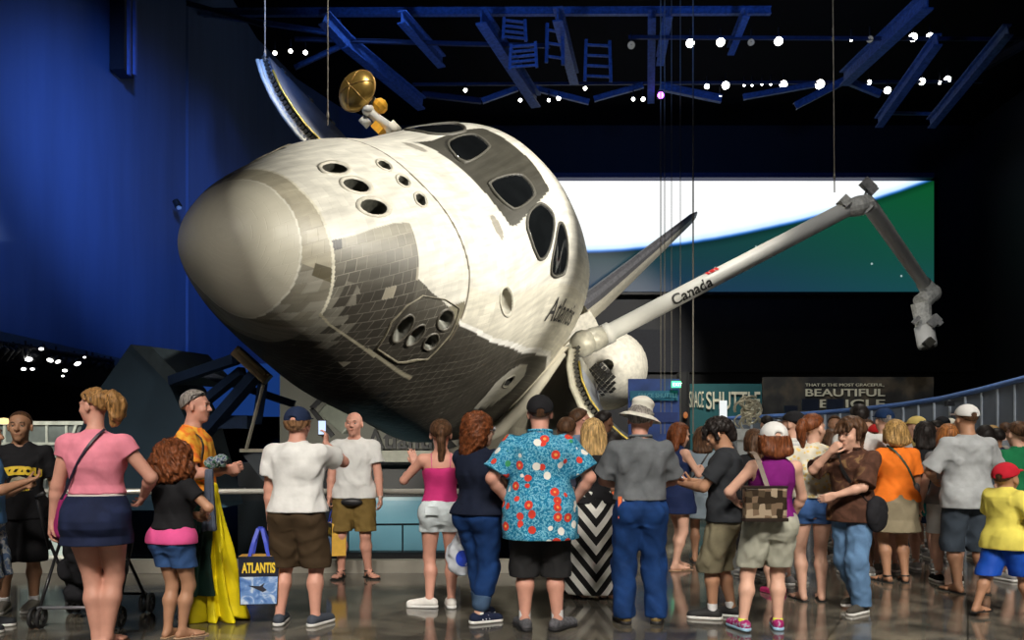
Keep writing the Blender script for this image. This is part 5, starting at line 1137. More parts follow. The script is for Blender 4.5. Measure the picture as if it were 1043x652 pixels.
        S.ell(s.hp(0,-.012,.032),V3(.076,.096,.085)*hk,.02,R=R)
        S.ell(s.hp(0,.022,-.035),V3(.058*fs,.070,.080)*hk,.03,R=R)
        S.cone(s.hp(0,.060,-.088),s.hp(0,.062,-.09),.024*hk,.024*hk,.02)
        for q in (-1,1):
            S.cone(s.hp(q*.036,.058,-.022),s.hp(q*.03,.06,-.03),.026*hk*fs,.022*hk*fs,.02)
            S.ell(s.hp(q*.078,-.006,-.004),V3(.010,.020,.032)*hk,.006,R=R@rotz(q*-.35))
            if s.h<.013:
                S.ell(s.hp(q*.031,.100,.010),V3(.017,.014,.012)*hk,.012,'s',R=R)
        S.cone(s.hp(-.034,.080,.030),s.hp(.034,.080,.030),.012*hk,.012*hk,.012)
        S.cone(s.hp(0,.086,.014),s.hp(0,.1055,-.020),.008*hk,.0125*hk,.012); 
        for q in (-1,1): S.cone(s.hp(q*.010,.096,-.023),s.hp(q*.013,.093,-.023),.009*hk,.009*hk,.006)
        S.cone(s.hp(-.019,.084,-.050),s.hp(.019,.084,-.050),.0075*hk,.0075*hk,.006); S.cone(s.hp(-.015,.084,-.062),s.hp(.015,.084,-.062),.0085*hk,.0085*hk,.006)
        s.S=S; P_,Q=S.mesh(); s.bodyo=np_obj('body',P_,Q,s.skin,s.root)
        return s
    def _hand(s,S,k,sg):
        H=s.H; c=s.H/1.75*.98; w=s.wr[k]; fd=w-s.el[k]; fd/=np.linalg.norm(fd); hd=s.hand[k]; d=V3(*hd['dir']) if hd['dir'] is not None else fd; d=d/np.linalg.norm(d)
        n=V3(*hd['n']) if hd['n'] is not None else V3(-sg,0,0) ; n=n-d*(n@d); 
        if np.linalg.norm(n)<.1: n=V3(0,1,0)-d*d[1]
        n/=np.linalg.norm(n); sd=np.cross(d,n)*sg   # towards the thumb
        if k=='L': sd=-np.cross(n,d)*1.0
        sd=np.cross(n,d) if k=='R' else np.cross(d,n)
        curl=hd['curl']; s.palm=getattr(s,'palm',{}); s.palm[k]=w+d*.085*c+n*.03*c
        L=[.074,.082,.077,.062]
        for i in range(4):
            o=(1.5-i)*.0195*c; b=w+sd*o*.8+d*.012*c; kx=w+sd*o+d*(.088-.004*abs(i-1.2))*c; S.cone(b,kx,.0165*c,.0125*c,.014)
            a1=curl*1.1; p=kx; dr=d; 
            for j,(fl,rr) in enumerate(((.45,.0092),(.32,.0084),(.23,.0075))):
                ang=a1*(j+1)*.9; dr=d*math.cos(ang)+n*math.sin(ang)+sd*(1.5-i)*.05*(1-curl); q=p+dr*L[i]*fl*c; S.cone(p,q,rr*c,rr*.93*c,.004); p=q
        t0=w+d*.022*c+sd*.022*c+n*.008*c; t1=t0+(d*.55+sd*.65+n*.35)*.040*c; t2=t1+(d*.85+sd*.12+n*(.2+curl*.5))*.032*c; t3=t2+(d*.8-sd*.1+n*(.2+curl*.8))*.024*c
        S.cone(w+d*.01*c,t0,.018*c,.016*c,.01); S.cone(t0,t1,.0155*c,.0115*c,.008); S.cone(t1,t2,.0112*c,.0098*c,.004); S.cone(t2,t3,.0098*c,.0085*c,.004)
    # ---- faces
    def face(s,brow=(.06,.035,.02),eyes=(.05,.03,.02),lip=None,beard=None):
        hk=s.hk
        for q in (-1,1):
            mb=MB(); mb.ell(s.hp(q*.031,.0755,.011),(.0125*hk,)*3,12); eo=mb.build('eye',mat('eye_white',(.50,.46,.42),.3,var=.02),s.root,True)
            mb=MB(); mb.ell(s.hp(q*.031,.0815,.0105),(.0078*hk,)*3,10); mb.build('iris',mat('iris',eyes,.15,var=.02),eo,True)
            mb=MB(); mb.ell(s.hp(q*.031,.0765,.0165),(.0150*hk,.0130*hk,.0085*hk),12,Matrix([list(r) for r in s.HR])); mb.build('eyelid',s.skin,eo,True)
        for q in (-1,1):
            mb=MB(); mb.tube([s.hp(q*.017,.0905,.030),s.hp(q*.032,.0905,.035),s.hp(q*.047,.082,.030)],[.003*hk,.004*hk,.0025*hk],6); mb.build('eyebrow',mat('brow',brow,.8),s.root,True)
        mb=MB(); mb.tube([s.hp(-.028,.0835,-.0565),s.hp(-.012,.0900,-.0555),s.hp(0,.0910,-.0565),s.hp(.012,.0900,-.0555),s.hp(.028,.0835,-.0565)],[.002*hk,.0045*hk,.005*hk,.0045*hk,.002*hk],8)
        b=SKIN[s.sk]; mb.build('lips',mat('lips_'+s.sk,(b[0]*.80,b[1]*.55,b[2]*.55),.4),s.root,True)
    # ---- hair
    def hair(s,kind,colour,name='hair',h=None,**kw):
        hk=s.hk; R=s.HR; h=h or min(s.h,.009) if s.h<.013 else s.h; ext=kw.get('len',.30)
        lo=s.hc-V3(.26,.28,.2+ext); hi=s.hc+V3(.26,.28,.26); S=SDF(lo,hi,h); 
        infl={'buzz':.004,'short':.012,'curly':.0,'bob':.012,'long':.012,'pony':.009,'bun':.010,'mop':.02,'fringe':.012}.get(kind,.012)*hk
        def cap(off=0,slope=.72,lim=None):
            def clip(x,y,z):   # keep what is above and behind the hairline
                z0=.052*hk+slope*(y-.062*hk)+off; return (z0-z)*.8+0*x+0*y
            return clip
        S.ell(s.hp(0,-.014,.034),V3(.077,.097,.086)*hk+infl,.0,R=R,clip=cap(kw.get('off',0)-(.0 if kind!='mop' else .012)))
        g=lambda p:s.hp(*p)
        if kind=='mop':
            S.ell(g((0,-.03,.045)),V3(.098,.098,.078)*hk,.02,R=R,clip=cap(-.02)); 
            for x in (-.05,-.02,.015,.045): S.cone(g((x,.06,.075)),g((x*1.2,.098,.040)),.020*hk,.012*hk,.012)
            S.cone(g((-.082,.0,.04)),g((-.084,.02,-.03)),.02*hk,.010*hk,.015); S.cone(g((.082,.0,.04)),g((.084,.02,-.03)),.02*hk,.010*hk,.015); S.cone(g((0,-.09,-.0)),g((0,-.085,-.07)),.05*hk,.035*hk,.03)
        if kind in('bob','long'):
            S.ell(g((0,-.035,.0)),V3(.098,.088,.10)*hk,.03,R=R)
            L=kw.get('len',.12 if kind=='bob' else .30)
            for x in (-.06,-.03,0,.03,.06):
                a=g((x,-.06,-.02)); b=a+V3(x*.25,-.02-abs(x)*.1,-L+abs(x)*.4)+s.HR@V3(0,-.01,0); S.cone(a,b,.045*hk,.028*hk if kind=='long' else .035*hk,.03)
            for q in (-1,1): S.cone(g((q*.078,.005,.03)),g((q*.082,-.0,-.07)),.022*hk,.02*hk,.02)
            S.ell(g((0,.09,-.03)),V3(.056,.06,.085)*hk,.01,'s',R=R)
        if kind=='pony' or kind=='braid':
            a=g((0,-.10,.055)); S.cone(g((0,-.09,.05)),a,.03*hk,.022*hk,.015)
            T_=kw.get('tail',[(0,-.13,.05),(0,-.16,0),(.01,-.155,-.07),(.0,-.14,-.13)]); r=kw.get('rt',[.022,.034,.034,.024,.010]); P_=[a]+[g(t) for t in T_]
            for i in range(len(P_)-1): S.cone(P_[i],P_[i+1],r[min(i,4)]*hk,r[min(i+1,4)]*hk,.012)
        if kind=='bun': S.ell(g(kw.get('bun',(0,-.125,.03))),V3(.05,.04,.05)*hk,.02)
        if kind=='curly':
            for c,r in kw.get('blobs',[((0,-.03,.03),(.115,.115,.115)),((0,-.05,-.05),(.13,.10,.12))]): S.ell(g(c),V3(*r)*hk,.03,R=R)
            S.ell(g((0,.10,-.035)),V3(.060,.065,.09)*hk,.01,'s',R=R)
        amp=kw.get('amp',{'curly':.020,'bob':.007,'long':.007,'mop':.008,'pony':.006}.get(kind,.003)); S.wrinkle(amp,kw.get('wl',.035 if kind=='curly' else .03),s.seed,zs=.35 if kind in('long','bob','mop','pony','short') else 1)
        
        if kw.get('hat'): S.ell(s.hp(0,-.012,.040),V3(.100,.119,.102)*hk,.0,'s',R=R,clip=lambda x,y,z:(-.006*hk-z)+0*x+0*y)
        cm=hair_mat(colour+('_curls' if kind=='curly' else ''),HAIR[colour],kind=='curly'); o=S.build(name,cm,s.root); return o
    # ---- hats
    def cap(s,m,brim_back=False,tilt=0.0,brim_m=None,logo=None,h=.008,name='cap'):
        hk=s.hk; R=s.HR@rotx(tilt); S=SDF(s.hc-.24,s.hc+.28,h); c=s.hp(0,-.012,.040)
        q=-1 if brim_back else 1
        S.ell(c,V3(.093,.112,.094)*hk,0,R=R,clip=lambda x,y,z: (-.004*hk-z)+.12*y*q+0*x)
        S.ell(c+R@V3(0,-q*.115,.0)*hk,V3(.032,.028,.022)*hk,.004,'s',R=R)
        o=S.build(name,m,s.root)
        S=SDF(s.hc-.28,s.hc+.30,min(h,.006)); S.ell(c+R@V3(0,q*.105,.010)*hk,V3(.074,.085,.0075)*hk,0,R=R,clip=lambda x,y,z:(.05*hk-q*y*1.0)*.0+(-.030*hk-q*y)+0*x+0*z); S.build('brim',brim_m or m,o)
        mb=MB(); mb.ell(c+R@V3(0,0,.092)*hk,(.007,.007,.005),8); mb.build('button',m,o,True); return o
    # ---- clothes
    def torso_arrays(s,inf,z0,z1,flare=0.0,clamp=False):
        zs=np.linspace(z0,z1,16); ze=np.maximum(zs,.505*s.H) if clamp else zs; a=np.interp(ze,s.pz,s.pa)+inf; b=np.interp(ze,s.pz,s.pb)+inf; cx=np.interp(zs,s.pz,s.pcx); cy=np.interp(ze,s.pz,s.pcy)
        t=np.clip((.66*s.H-zs)/(.2*s.H),0,1); a=a+flare*t; b=b+flare*t; return zs,cx,cy,a,b
    def top(s,m,name='tee_shirt',hem=.475,sleeve=.55,inf=.012,flare=.012,neck=.0,h=None,wr=.010,sl_inf=.016,seed=0,tank=False,collar=False,neck_low=0.0,over=.036):
        H=s.H; h=h or s.h; lo,hi=s.bbox(hem*H-.06,.875*H); S=SDF(lo,hi,h)
        z1=.845*H; zs,cx,cy,a,b=s.torso_arrays(inf,hem*H-.03,z1,flare,True); tp=np.clip((zs/H-.80)/.03,0,1); a=a-tp*max(inf-.008,0); b=b-tp*max(inf-.008,0)
        for k,sg in (('L',-1),('R',1)): S.ell(s.hip[k]+V3(sg*.004*H,-.028*H*(1+s.fat*.5),.005*H),V3(.052*H,.050*H,.055*H)+inf*.8+flare*.3,.05) if hem<.56 else None
        if hem<.55:
            for k in 'LR':
                A_=s.hip[k]+V3(0,0,-.01*H); S.cone(A_+V3(0,0,.03*H),A_+(s.kn[k]-A_)*.5,s.r_th*1.08+over,s.r_th*.85+over,.08)
        
        if s.sex=='f': b=b+.012*H*np.exp(-((zs/H-.71)/.05)**2)
        if s.fat<.1:
            pass
        # hips push the cloth out
        S.profile(zs,cx,cy,a,b,k=.02,lo_cut=hem*H-.03)
        if s.sex=='f':
            for sg in (-1,1): S.ell((sg*.042*H+s.lx*.7,.045*H*(1+s.fat)+s.ly*.7,.715*H),(.040*H+inf,.035*H+inf,.038*H+inf),.05)
        for k,sg in (('L',-1),('R',1)):
            if not tank:
                d=s.el[k]-s.sh[k]; u=d/np.linalg.norm(d); cut=s.sh[k]+d*min(sleeve,1.0); 
                S.cone(s.sh[k]+V3(-sg*.040*H,0,.004*H),s.sh[k],s.r_sh+.006,s.r_sh+.008,.04)
                if sleeve<=1: S.cone(s.sh[k],cut+u*.02,s.r_sh+.008,s.r_ua+sl_inf*1.0,.035,cut=(cut,u))
                else:
                    S.cone(s.sh[k],s.el[k],s.r_sh*.97+sl_inf*.6,s.r_el+sl_inf,.035); d2=s.wr[k]-s.el[k]; S.cone(s.el[k],s.wr[k],s.r_el+sl_inf,s.r_wr+sl_inf,.02,cut=(s.el[k]+d2*(sleeve-1),d2/np.linalg.norm(d2)))
            else:
                S.cone(s.sh[k]+V3(sg*.012*H,0,.05*H),s.sh[k]+V3(sg*.012*H,0,-.035*H),s.r_sh+.02*H*0+.010,s.r_sh+.008,.01,'s')
                if tank!='wide': pass
        # neck opening
        S.cone(s.neck+V3(0,.012*H,.03*H-neck_low*H),s.neck+V3(0,.014*H,-.004*H-neck_low*H),.047*H+neck,.038*H+neck,.006,'s')
        if tank=='strap': S.put(lo,hi,lambda x,y,z:(.745*H-z)+0*x+0*y,.004,'s')
        if wr: S.wrinkle(wr,.13,s.seed+seed,.8)
        S.cutz(hem*H)
        for k in ('L','R'):
            if not tank and sleeve<=1:
                d=s.el[k]-s.sh[k]; u=d/np.linalg.norm(d); q=s.sh[k]+d*sleeve; x,y,z=S.pts((slice(None),)*3)
                near=(np.sqrt((x-q[0])**2+(y-q[1])**2+(z-q[2])**2)<.12); pl=(x-q[0])*u[0]+(y-q[1])*u[1]+(z-q[2])*u[2]; tor=np.abs(x-s.lx*.8)>np.interp(q[2],s.pz,s.pa)+.02
                S.D=np.where(near&tor,np.maximum(S.D,pl),S.D).astype(np.float32)
        o=S.build(name,m,s.root)
        if collar:
            mb=MB(); r=.050*H; pts=[tuple(s.neck+V3(r*math.sin(t),.008*H-r*.9*math.cos(t),.012*H+(.012*H if abs(t)<1.5 else 0))) for t in np.linspace(-2.5,2.5,17)]; mb.tube(pts,.012,6); mb.build('collar',m,o,True)
        return o
    def bottoms(s,m,name='shorts',hem=.29,waist=.60,inf=.008,leg=.018,legf=.012,h=None,wr=.008,cuff=None):
        H=s.H; h=h or s.h; lo,hi=s.bbox(hem*H-.05,waist*H+.04,arms=False); S=SDF(lo,hi,h)
        zs,cx,cy,a,b=s.torso_arrays(inf,.455*H,waist*H,0); S.profile(zs,cx,cy,a,b,k=.03,hi_cut=waist*H)
        for k,sg in (('L',-1),('R',1)):
            S.ell(s.hip[k]+V3(sg*.006*H,-.028*H*(1+s.fat*.5),.005*H),V3(.052*H,.050*H,.055*H)+inf,.05)
            A=s.hip[k]+V3(0,0,-.01*H); B=s.kn[k]; d=B-A
            cutz=V3(0,0,hem*H)
            if hem*H>B[2]-.02*H:
                t=min(1,(A[2]-hem*H)/max(A[2]-B[2],.05)); E=A+d*t*1.15
                S.cone(A,E,s.r_th*1.08+leg*.7,s.r_th+(s.r_kn-s.r_th)*min(1,t*1.15)+leg+legf,.03,cut=(V3(0,0,hem*H-.03),V3(0,0,-1)))
            else:
                S.cone(A,B,s.r_th*1.08+leg*.6,max(s.r_kn,s.r_cf*.95)+leg,.03); d2=s.an[k]-B; t=min(1,(B[2]-hem*H)/(B[2]-s.an[k][2])+.15)
                E=B+d2*t; S.cone(B,B+d2*min(t,.45),max(s.r_kn,s.r_cf)+leg*.9+.004,s.r_cf+.016,.03,cut=(V3(0,0,hem*H-.03),V3(0,0,-1))); S.cone(B,E,s.r_kn+leg,max(s.r_an+leg+legf,s.r_cf+.006 if t<.6 else 0),.03,cut=(V3(0,0,hem*H-.03),V3(0,0,-1)))
        if wr: S.wrinkle(wr,.11,s.seed+5,.9)
        S.cutz(hem*H,waist*H)
        o=S.build(name,m,s.root)
        return o
    def skirt(s,m,name='skirt',hem=.25,waist=.60,wa=.03,wb=.03,inf=.020,h=None,wr=.006,pleat=0,top_z=None):
        H=s.H; h=h or s.h; lo,hi=s.bbox(hem*H-.05,waist*H+.05,arms=False); lo[:2]-=.05;hi[:2]+=.05; S=SDF(lo,hi,h)
        hz=.47*H; zs=np.array([hem*H-.03,(hem*H+hz)/2,hz,.50*H,.53*H,.565*H,.60*H]); base=lambda z,arr: np.interp(z,s.pz,arr)
        ah=max(base(.50*H,s.pa),s.r_th+s.hip['R'][0])+inf; bh=base(.5*H,s.pb)+inf+.02*H
        a=[ah+wa,ah+wa*.5,ah+.004,ah,base(.53*H,s.pa)+inf+.006,base(.565*H,s.pa)+inf,base(.60*H,s.pa)+inf]; b=[bh+wb,bh+wb*.5,bh,bh,base(.53*H,s.pb)+inf+.01,base(.565*H,s.pb)+inf,base(.6*H,s.pb)+inf]
        mx=(s.kn['L'][1]+s.kn['R'][1])/2; cy=[mx*.8 if hem<.3 else 0,mx*.3,-.004*H,-.006*H,-.004*H,0,0]
        S.profile(zs,[0]*7,cy,a,b,k=0,e=2.1,hi_cut=waist*H)
        if wr: S.wrinkle(wr,.10,s.seed+7,.25)
        S.cutz(hem*H,waist*H)
        return S.build(name,m,s.root)
    def shoes(s,m,sole=(.7,.7,.68),name='shoe',h=.007,kind='sneaker',high=0.0,stripe=None,lace=None,socks=None):
        H=s.H
        for k,sg in (('L',-1),('R',1)):
            f=V3(*s.hand[k]['foot']); f/=np.linalg.norm(f); fz=f.copy(); sd=np.cross(f,V3(0,0,1)); sd/=np.linalg.norm(sd); an=s.an[k]
            zb=an[2]-.045*H; c0=an-f*.022*H; c0[2]=zb; c1=an+f*.098*H; c1[2]=zb+f[2]*.098*H
            S=SDF(np.minimum(c0,c1)-.09,np.maximum(c0,c1)+np.array([.09,.09,.15]),h)
            up=V3(0,0,1)
            if kind=='sneaker':
                S.cone(c0+up*.028*H,c1+up*.020*H,.024*H,.021*H,.0); S.cone(an+up*(-.012*H+high),c0+up*.03*H+f*.01*H,.0255*H,.024*H,.02); S.cone(an+f*.015*H-up*.012*H,c1-f*.02*H+up*.022*H,.024*H,.020*H,.02); S.cone(c1+up*.018*H,c1+sd*.0+f*.008*H+up*.018*H,.022*H,.021*H,.01)
                S.put(S.lo,S.lo+S.h*S.n,lambda x,y,z:z-(zb+.012*H)+0*x+0*y-(np.maximum(0,(x-c0[0])*f[0]+(y-c0[1])*f[1])*f[2] if f[2] else 0),0,'s')
                o=S.build(name,m,s.root)
                S=SDF(np.minimum(c0,c1)-.09,np.maximum(c0,c1)+.1,min(h,.006)); S.cone(c0+up*.012*H,c1+up*.010*H+f*.004*H,.027*H,.0245*H,0)
                fz2=f[2]
                def slab(x,y,z):
                    t=((x-c0[0])*f[0]+(y-c0[1])*f[1])*fz2*1.05 if fz2 else 0
                    zz=z-zb-t; return -np.minimum(zz-.001,.016*H-zz)+0*x+0*y
                A=S; x,y,z=S.pts((slice(None),)*3); S.D=np.maximum(S.D,slab(x,y,z)).astype(np.float32); S.build('sole',mat('sole_%.2f_%.2f_%.2f'%sole,sole,.6,var=.05),o)
                if stripe is not None:
                    mb=MB()
                    for q in (-1,1):
                        for j in range(3):
                            p0=an+f*(.012+.018*j)*H+sd*q*.0265*H*(1-.04*j); p0[2]=zb+.020*H; mb.beam(p0,p0+up*.022*H-sd*q*.006*H-f*.006*H,.008,.006)
                    mb.build('side_stripes',stripe,o)
                if lace is not None:
                    mb=MB()
                    for j in range(4):
                        p0=an+f*(.026+.013*j)*H; p0[2]=zb+(.054-.0075*j)*H; mb.tube([p0-sd*.014*H,p0+up*.004,p0+sd*.014*H],.0035,5)
                    mb.build('laces',lace,o)
            else:
                # sandal: thin sole, strap over the foot
                S.D[:]=1; S.cone(c0+up*.01,c1+up*.01+f*.012*H,.024*H,.027*H,0); x,y,z=S.pts((slice(None),)*3)
                S.D=np.maximum(S.D,-np.minimum(z-zb+.0*x+0*y-.0,.010-(z-zb))).astype(np.float32); o=S.build(name,m,s.root)
                mb=MB(); q=an+f*.075*H; q[2]=zb+.030*H; e=an+f*.035*H
                mb.tube([e+sd*.026*H+V3(0,0,zb+.008-e[2]),q-f*.006*H+V3(0,0,.004),e-sd*.026*H+V3(0,0,zb+.008-e[2])],.0055,6)
                if kind=='strap':
                    for dz,off in ((.045,.02),(.030,.055),(.024,.08)):
                        pc=an+f*off*H; mb.tube([pc+sd*.025*H+V3(0,0,zb+.01-pc[2]),pc+V3(0,0,zb+(.062-off*.38)*H-pc[2]),pc-sd*.025*H+V3(0,0,zb+.01-pc[2])],.011,6)
                    mb.tube([an+(f*math.cos(t)+sd*math.sin(t))*(.024*H)+V3(0,0,-.004*H) for t in np.linspace(0,6.283,13)],.009,6,False)
                mb.build('sandal_strap',m,o,True)
            if socks is not None:
                S=SDF(an-.09,an+.14,.007); d=s.kn[k]-an; u=d/np.linalg.norm(d); S.cone(an-up*.02*H,an+u*.10,s.r_an+.005,s.r_an+.011,0,cut=(an+u*socks[1],u)); S.build('sock',mat('sock_%.1f'%socks[0],(socks[0],)*3,.9),s.root)
    # ---- extras
    def surf(s,x,z,side=-1,off=.02):
        a=np.interp(z,s.pz,s.pa)+off; b=np.interp(z,s.pz,s.pb)+off; cy=np.interp(z,s.pz,s.pcy); cx=np.interp(z,s.pz,s.pcx); u=min(abs((x-cx)/a),.98)
        bump=0
        if s.sex=='f' and side>0: bump=.03*s.H*math.exp(-((z/s.H-.715)/.05)**2)
        return V3(x,cy+side*(b*(1-u**2.2)**(1/2.2)+bump),z)
    def strap(s,p0,p1,m,side=-1,w=.022,off=.028,name='strap',n=14,parent=None):
        H=s.H; pts=[]
        for i in range(n):
            t=i/(n-1); pts.append(s.surf((p0[0]+(p1[0]-p0[0])*t)*H,(p0[1]+(p1[1]-p0[1])*t)*H,side,off))
        mb=MB()
        for a,b in zip(pts[:-1],pts[1:]):
            d=b-a; mb.beam(a-d*.08,b+d*.08,w,.006,up=(0,side,0.01))
        o=mb.build(name,m,parent or s.root); return o
    def belt(s,m,z=.585,w=.035,off=.014,name='belt'):
        mb=MB(); a=np.interp(z*s.H,s.pz,s.pa)+off; b=np.interp(z*s.H,s.pz,s.pb)+off; cy=np.interp(z*s.H,s.pz,s.pcy); V=[];Fc=[]; n=40
        for r in (0,.006):
            for dz in (-w/2,w/2):
                for k in range(n):
                    t=2*math.pi*k/n; V.append(((a+r)*abs(math.cos(t))**.91*np.sign(math.cos(t)),cy+(b+r)*abs(math.sin(t))**.91*np.sign(math.sin(t)),z*s.H+dz))
        for k in range(n):
            k2=(k+1)%n; Fc+=[(2*n+k,2*n+k2,3*n+k2,3*n+k),(n+k,n+k2,3*n+k2,3*n+k),(k,k2,2*n+k2,2*n+k)]
        return mesh_obj(name,V,Fc,m,s.root)
    def decal(s,V,Fc,target,m,name,side=1,off=.007):
        """flat artwork laid on the front (side=1) or back of a garment"""
        me=target.data; bv=BVHTree.FromPolygons([v.co for v in me.vertices],[tuple(p.vertices) for p in me.polygons]); out=[]
        for x,z in V:
            h=bv.ray_cast(Vector((x,side*1.0,z)),Vector((0,-side,0))); y=(h[0].y if h[0] else 0); out.append((x,y+side*off,z))
        return mesh_obj(name,out,Fc,m,target,False)
    def text(s,txt,x,z,size,target,m,side=1,name='shirt_lettering',sx=1.0,arch=0.0):
        V,Fc=text_mesh(txt,size,0.0,.006*size/.06,'CENTER',sx); q=-side
        import bmesh
        me=bpy.data.meshes.new('t'); me.from_pydata(V,[],Fc); b=bmesh.new(); b.from_mesh(me); bmesh.ops.triangulate(b,faces=b.faces); bmesh.ops.subdivide_edges(b,edges=[e for e in b.edges if e.calc_length()>.012],cuts=2); bmesh.ops.triangulate(b,faces=b.faces); b.to_mesh(me); b.free()
        return s.decal([(x+q*v.co.x,z+v.co.y-arch*v.co.x**2) for v in me.vertices],[tuple(f.vertices) for f in me.polygons],target,m,name,side)
    def sunglasses(s,up=True,m=None):
        m=m or mat('black_plastic',(.012,.012,.015),.2); hk=s.hk; mb=MB(); dz,dy=(.092,.052) if up else (.010,.098)
        for q in (-1,1):
            mb.ell(s.hp(q*.033,dy,dz),(.026*hk,.008*hk,.017*hk),12,Matrix([list(r) for r in (s.HR@rotx(-.7 if up else 0))])); mb.tube([s.hp(q*.055,dy-.004,dz),s.hp(q*.085,dy-.05,dz-.01),s.hp(q*.084,-.03,.012)],.0035,5)
        mb.tube([s.hp(-.012,dy+.002,dz),s.hp(.012,dy+.002,dz)],.003,5); return mb.build('sunglasses',m,s.root,True)
def phone(name,c,R,label,cat='phone',parent=None):
    o=empty(name,c,label=label,cat=cat); mb=MB(); mb.box((0,0,0),(.034,.004,.066),R); mb.build('phone_case',mat('phone_black',(.015,.015,.017),.3),o,bevel=.003); mb=MB(); mb.box(R@Vector((0,-.0048,0)),(.030,.0006,.056),R); mb.build('phone_screen',emis('phone_screen_glow',(.6,.75,1),1.2),o); return o
denim_d=pattern('dark_denim',f_denim((.012,.018,.05))); denim=pattern('mid_denim',f_denim((.035,.085,.22))); denim_b=pattern('blue_denim',f_denim((.008,.035,.13))); denim_l=pattern('light_denim',f_denim((.10,.19,.33))); denim_w=pattern('white_denim',f_denim((.52,.58,.60)))
white=cloth('white_cotton',(.68,.68,.66)); black=cloth('black_cotton',(.012,.012,.014)); charcoal=cloth('charcoal_cotton',(.028,.031,.036)); 
blk=mat('black_strap',(.012,.012,.013),.5)
WSH=(.72,.72,.70); BSH=(.02,.02,.022)
def leg(dx,dy=0,z=.045,toe=None):
    d=dict(to=(dx,dy,z)); 
    if toe: d['toe']=toe
    return d
# --- boy at the left in the black tee
p=Person('boy in a black tee with yellow lettering at the far left, facing the camera',21,621,1.70,205,'m',-.04,'olive',h=.0075,head=(-8,0,0),legs={'L':leg(.03-.09,.02,toe=(.3,1,0)),'R':leg(.07,.0,toe=(.1,1,0))})
p.body(); p.face(); p.hair('buzz','brown',amp=.001)
t=p.top(black,hem=.46,sleeve=.75,inf=.022,flare=.02,sl_inf=.026); yl=mat('yellow_print',(.78,.55,.04),.6)
p.text('MIZZOU',.0,1.17,.085,t,yl,sx=1.0,arch=1.2); p.text('Tigers',.0,1.03,.06,t,yl); 
p.decal([(-.07,1.10),(.07,1.10),(.05,1.135),(0,1.15),(-.05,1.135)],[(0,1,2,3,4)],t,mat('print_grey',(.45,.42,.3),.6),'shirt_emblem')
b=p.bottoms(black,hem=.25,waist=.55,leg=.035,legf=.02); p.shoes(cloth('grey_mesh',(.22,.21,.18)),WSH,socks=(.7,.05),lace=mat('lace_white',(.6,.6,.58),.8))
# --- person cut by the left edge
p=Person('person in a light blue shirt cut off by the left edge, hands raised',-17,642,1.62,-78,'m',.05,'tan',h=.009,arms={'R':dict(to=(.05,.20,.70),pole=(.4,-.3,-1),curl=.6,n=(0,0,1)),'L':dict(to=(-.05,.17,.68),pole=(-.4,-.3,-1),curl=.6)})
p.body(); p.hair('short','brown'); p.top(cloth('sky_blue_cotton',(.12,.30,.62)),hem=.50,sleeve=.6,inf=.016); p.bottoms(pattern('blue_camouflage',f_camo),hem=.25,leg=.03); p.shoes(charcoal,WSH)
# --- woman in pink
pk=Person('woman in a pink tee and dark denim skirt seen from behind with a curly ponytail',98,661,1.795,4,'f',.20,'pink',h=.0075,head=(72,2,0),hs=1.02,arms={'L':dict(to=(-.175,.02,.465),curl=.5,pole=(-1,-.5,0)),'R':dict(to=(.135,.12,.585),pole=(1,-.5,-.3),curl=.5)},legs={'L':leg(-.004,.02),'R':leg(.03,.03)})
p=pk; p.body(toes=True); p.face(brow=(.18,.09,.04)); p.hair('pony','honey',tail=[(0,-.14,.055),(.0,-.175,.01),(.0,-.175,-.06),(.0,-.15,-.12)],rt=[.03,.048,.056,.045,.02],amp=.012,wl=.04)
tee=p.top(cloth('pink_cotton',(.78,.25,.33)),hem=.598,sleeve=.30,inf=.011,flare=.012,wr=.006); p.skirt(denim_d,'denim_skirt',hem=.405,waist=.592,wa=.006,wb=.0,inf=.008)
p.top(cloth('white_undershirt',(.62,.55,.50)),'undershirt',hem=.586,sleeve=.1,inf=.004,flare=.018,wr=0,tank='wide')
p.strap((.045,.845),(-.115,.58),mat('dark_strap',(.02,.012,.03),.5),-1,.016,.036,'purse_strap'); mb=MB()
S=SDF((-.42,-.12,.70),(-.10,.26,1.10),.008); S.cone((-.215,.03,1.02),(-.26,.05,.82),.045,.055,.03); S.cone((-.215,.10,1.02),(-.26,.13,.82),.045,.055,.03); S.wrinkle(.012,.08,3); S.build('magenta_purse',cloth('magenta_fabric',(.28,.02,.12)),p.root)
p.shoes(mat('brown_leather',(.10,.05,.03),.5),kind='flip'); p.sunglasses(); 
mb=MB(); c=p.hp(0,-.118,.052); mb.ell(c,(.03,.03,.03),10); mb.build('hair_tie',mat('red_tie',(.35,.03,.06),.6),p.root,True)
# --- man in the orange tie dye shirt
p=Person('man in an orange tie dye shirt in profile, sunglasses on his grey hair',198,627,1.86,-84,'m',.10,'pink',h=.0075,head=(-4,0,0),arms={'R':dict(to=(.07,.155,.65),pole=(.6,-.6,-1),curl=.8,n=(-1,0,0)),'L':dict(to=(-.03,.165,.66),pole=(-.6,-.6,-1),curl=.8)})
p.body(); p.face(brow=(.2,.17,.14)); p.hair('short','grey',off=-.0,amp=.002); p.sunglasses(); p.top(pattern('tie_dye',f_tiedye),hem=.49,sleeve=.72,inf=.02,flare=.015,sl_inf=.025); p.bottoms(black,hem=.27,leg=.03); p.shoes(charcoal,WSH)
p.strap((.085,.828),(.105,.66),blk,1,.05,.036,'backpack_strap'); 
S=SDF((-.2,-.36,.95),(.2,-.08,1.5),.01); S.cone((0,-.19,1.05),(0,-.19,1.38),.11,.10,.05); S.build('backpack',cloth('black_nylon',(.015,.015,.018)),p.root)
om=p
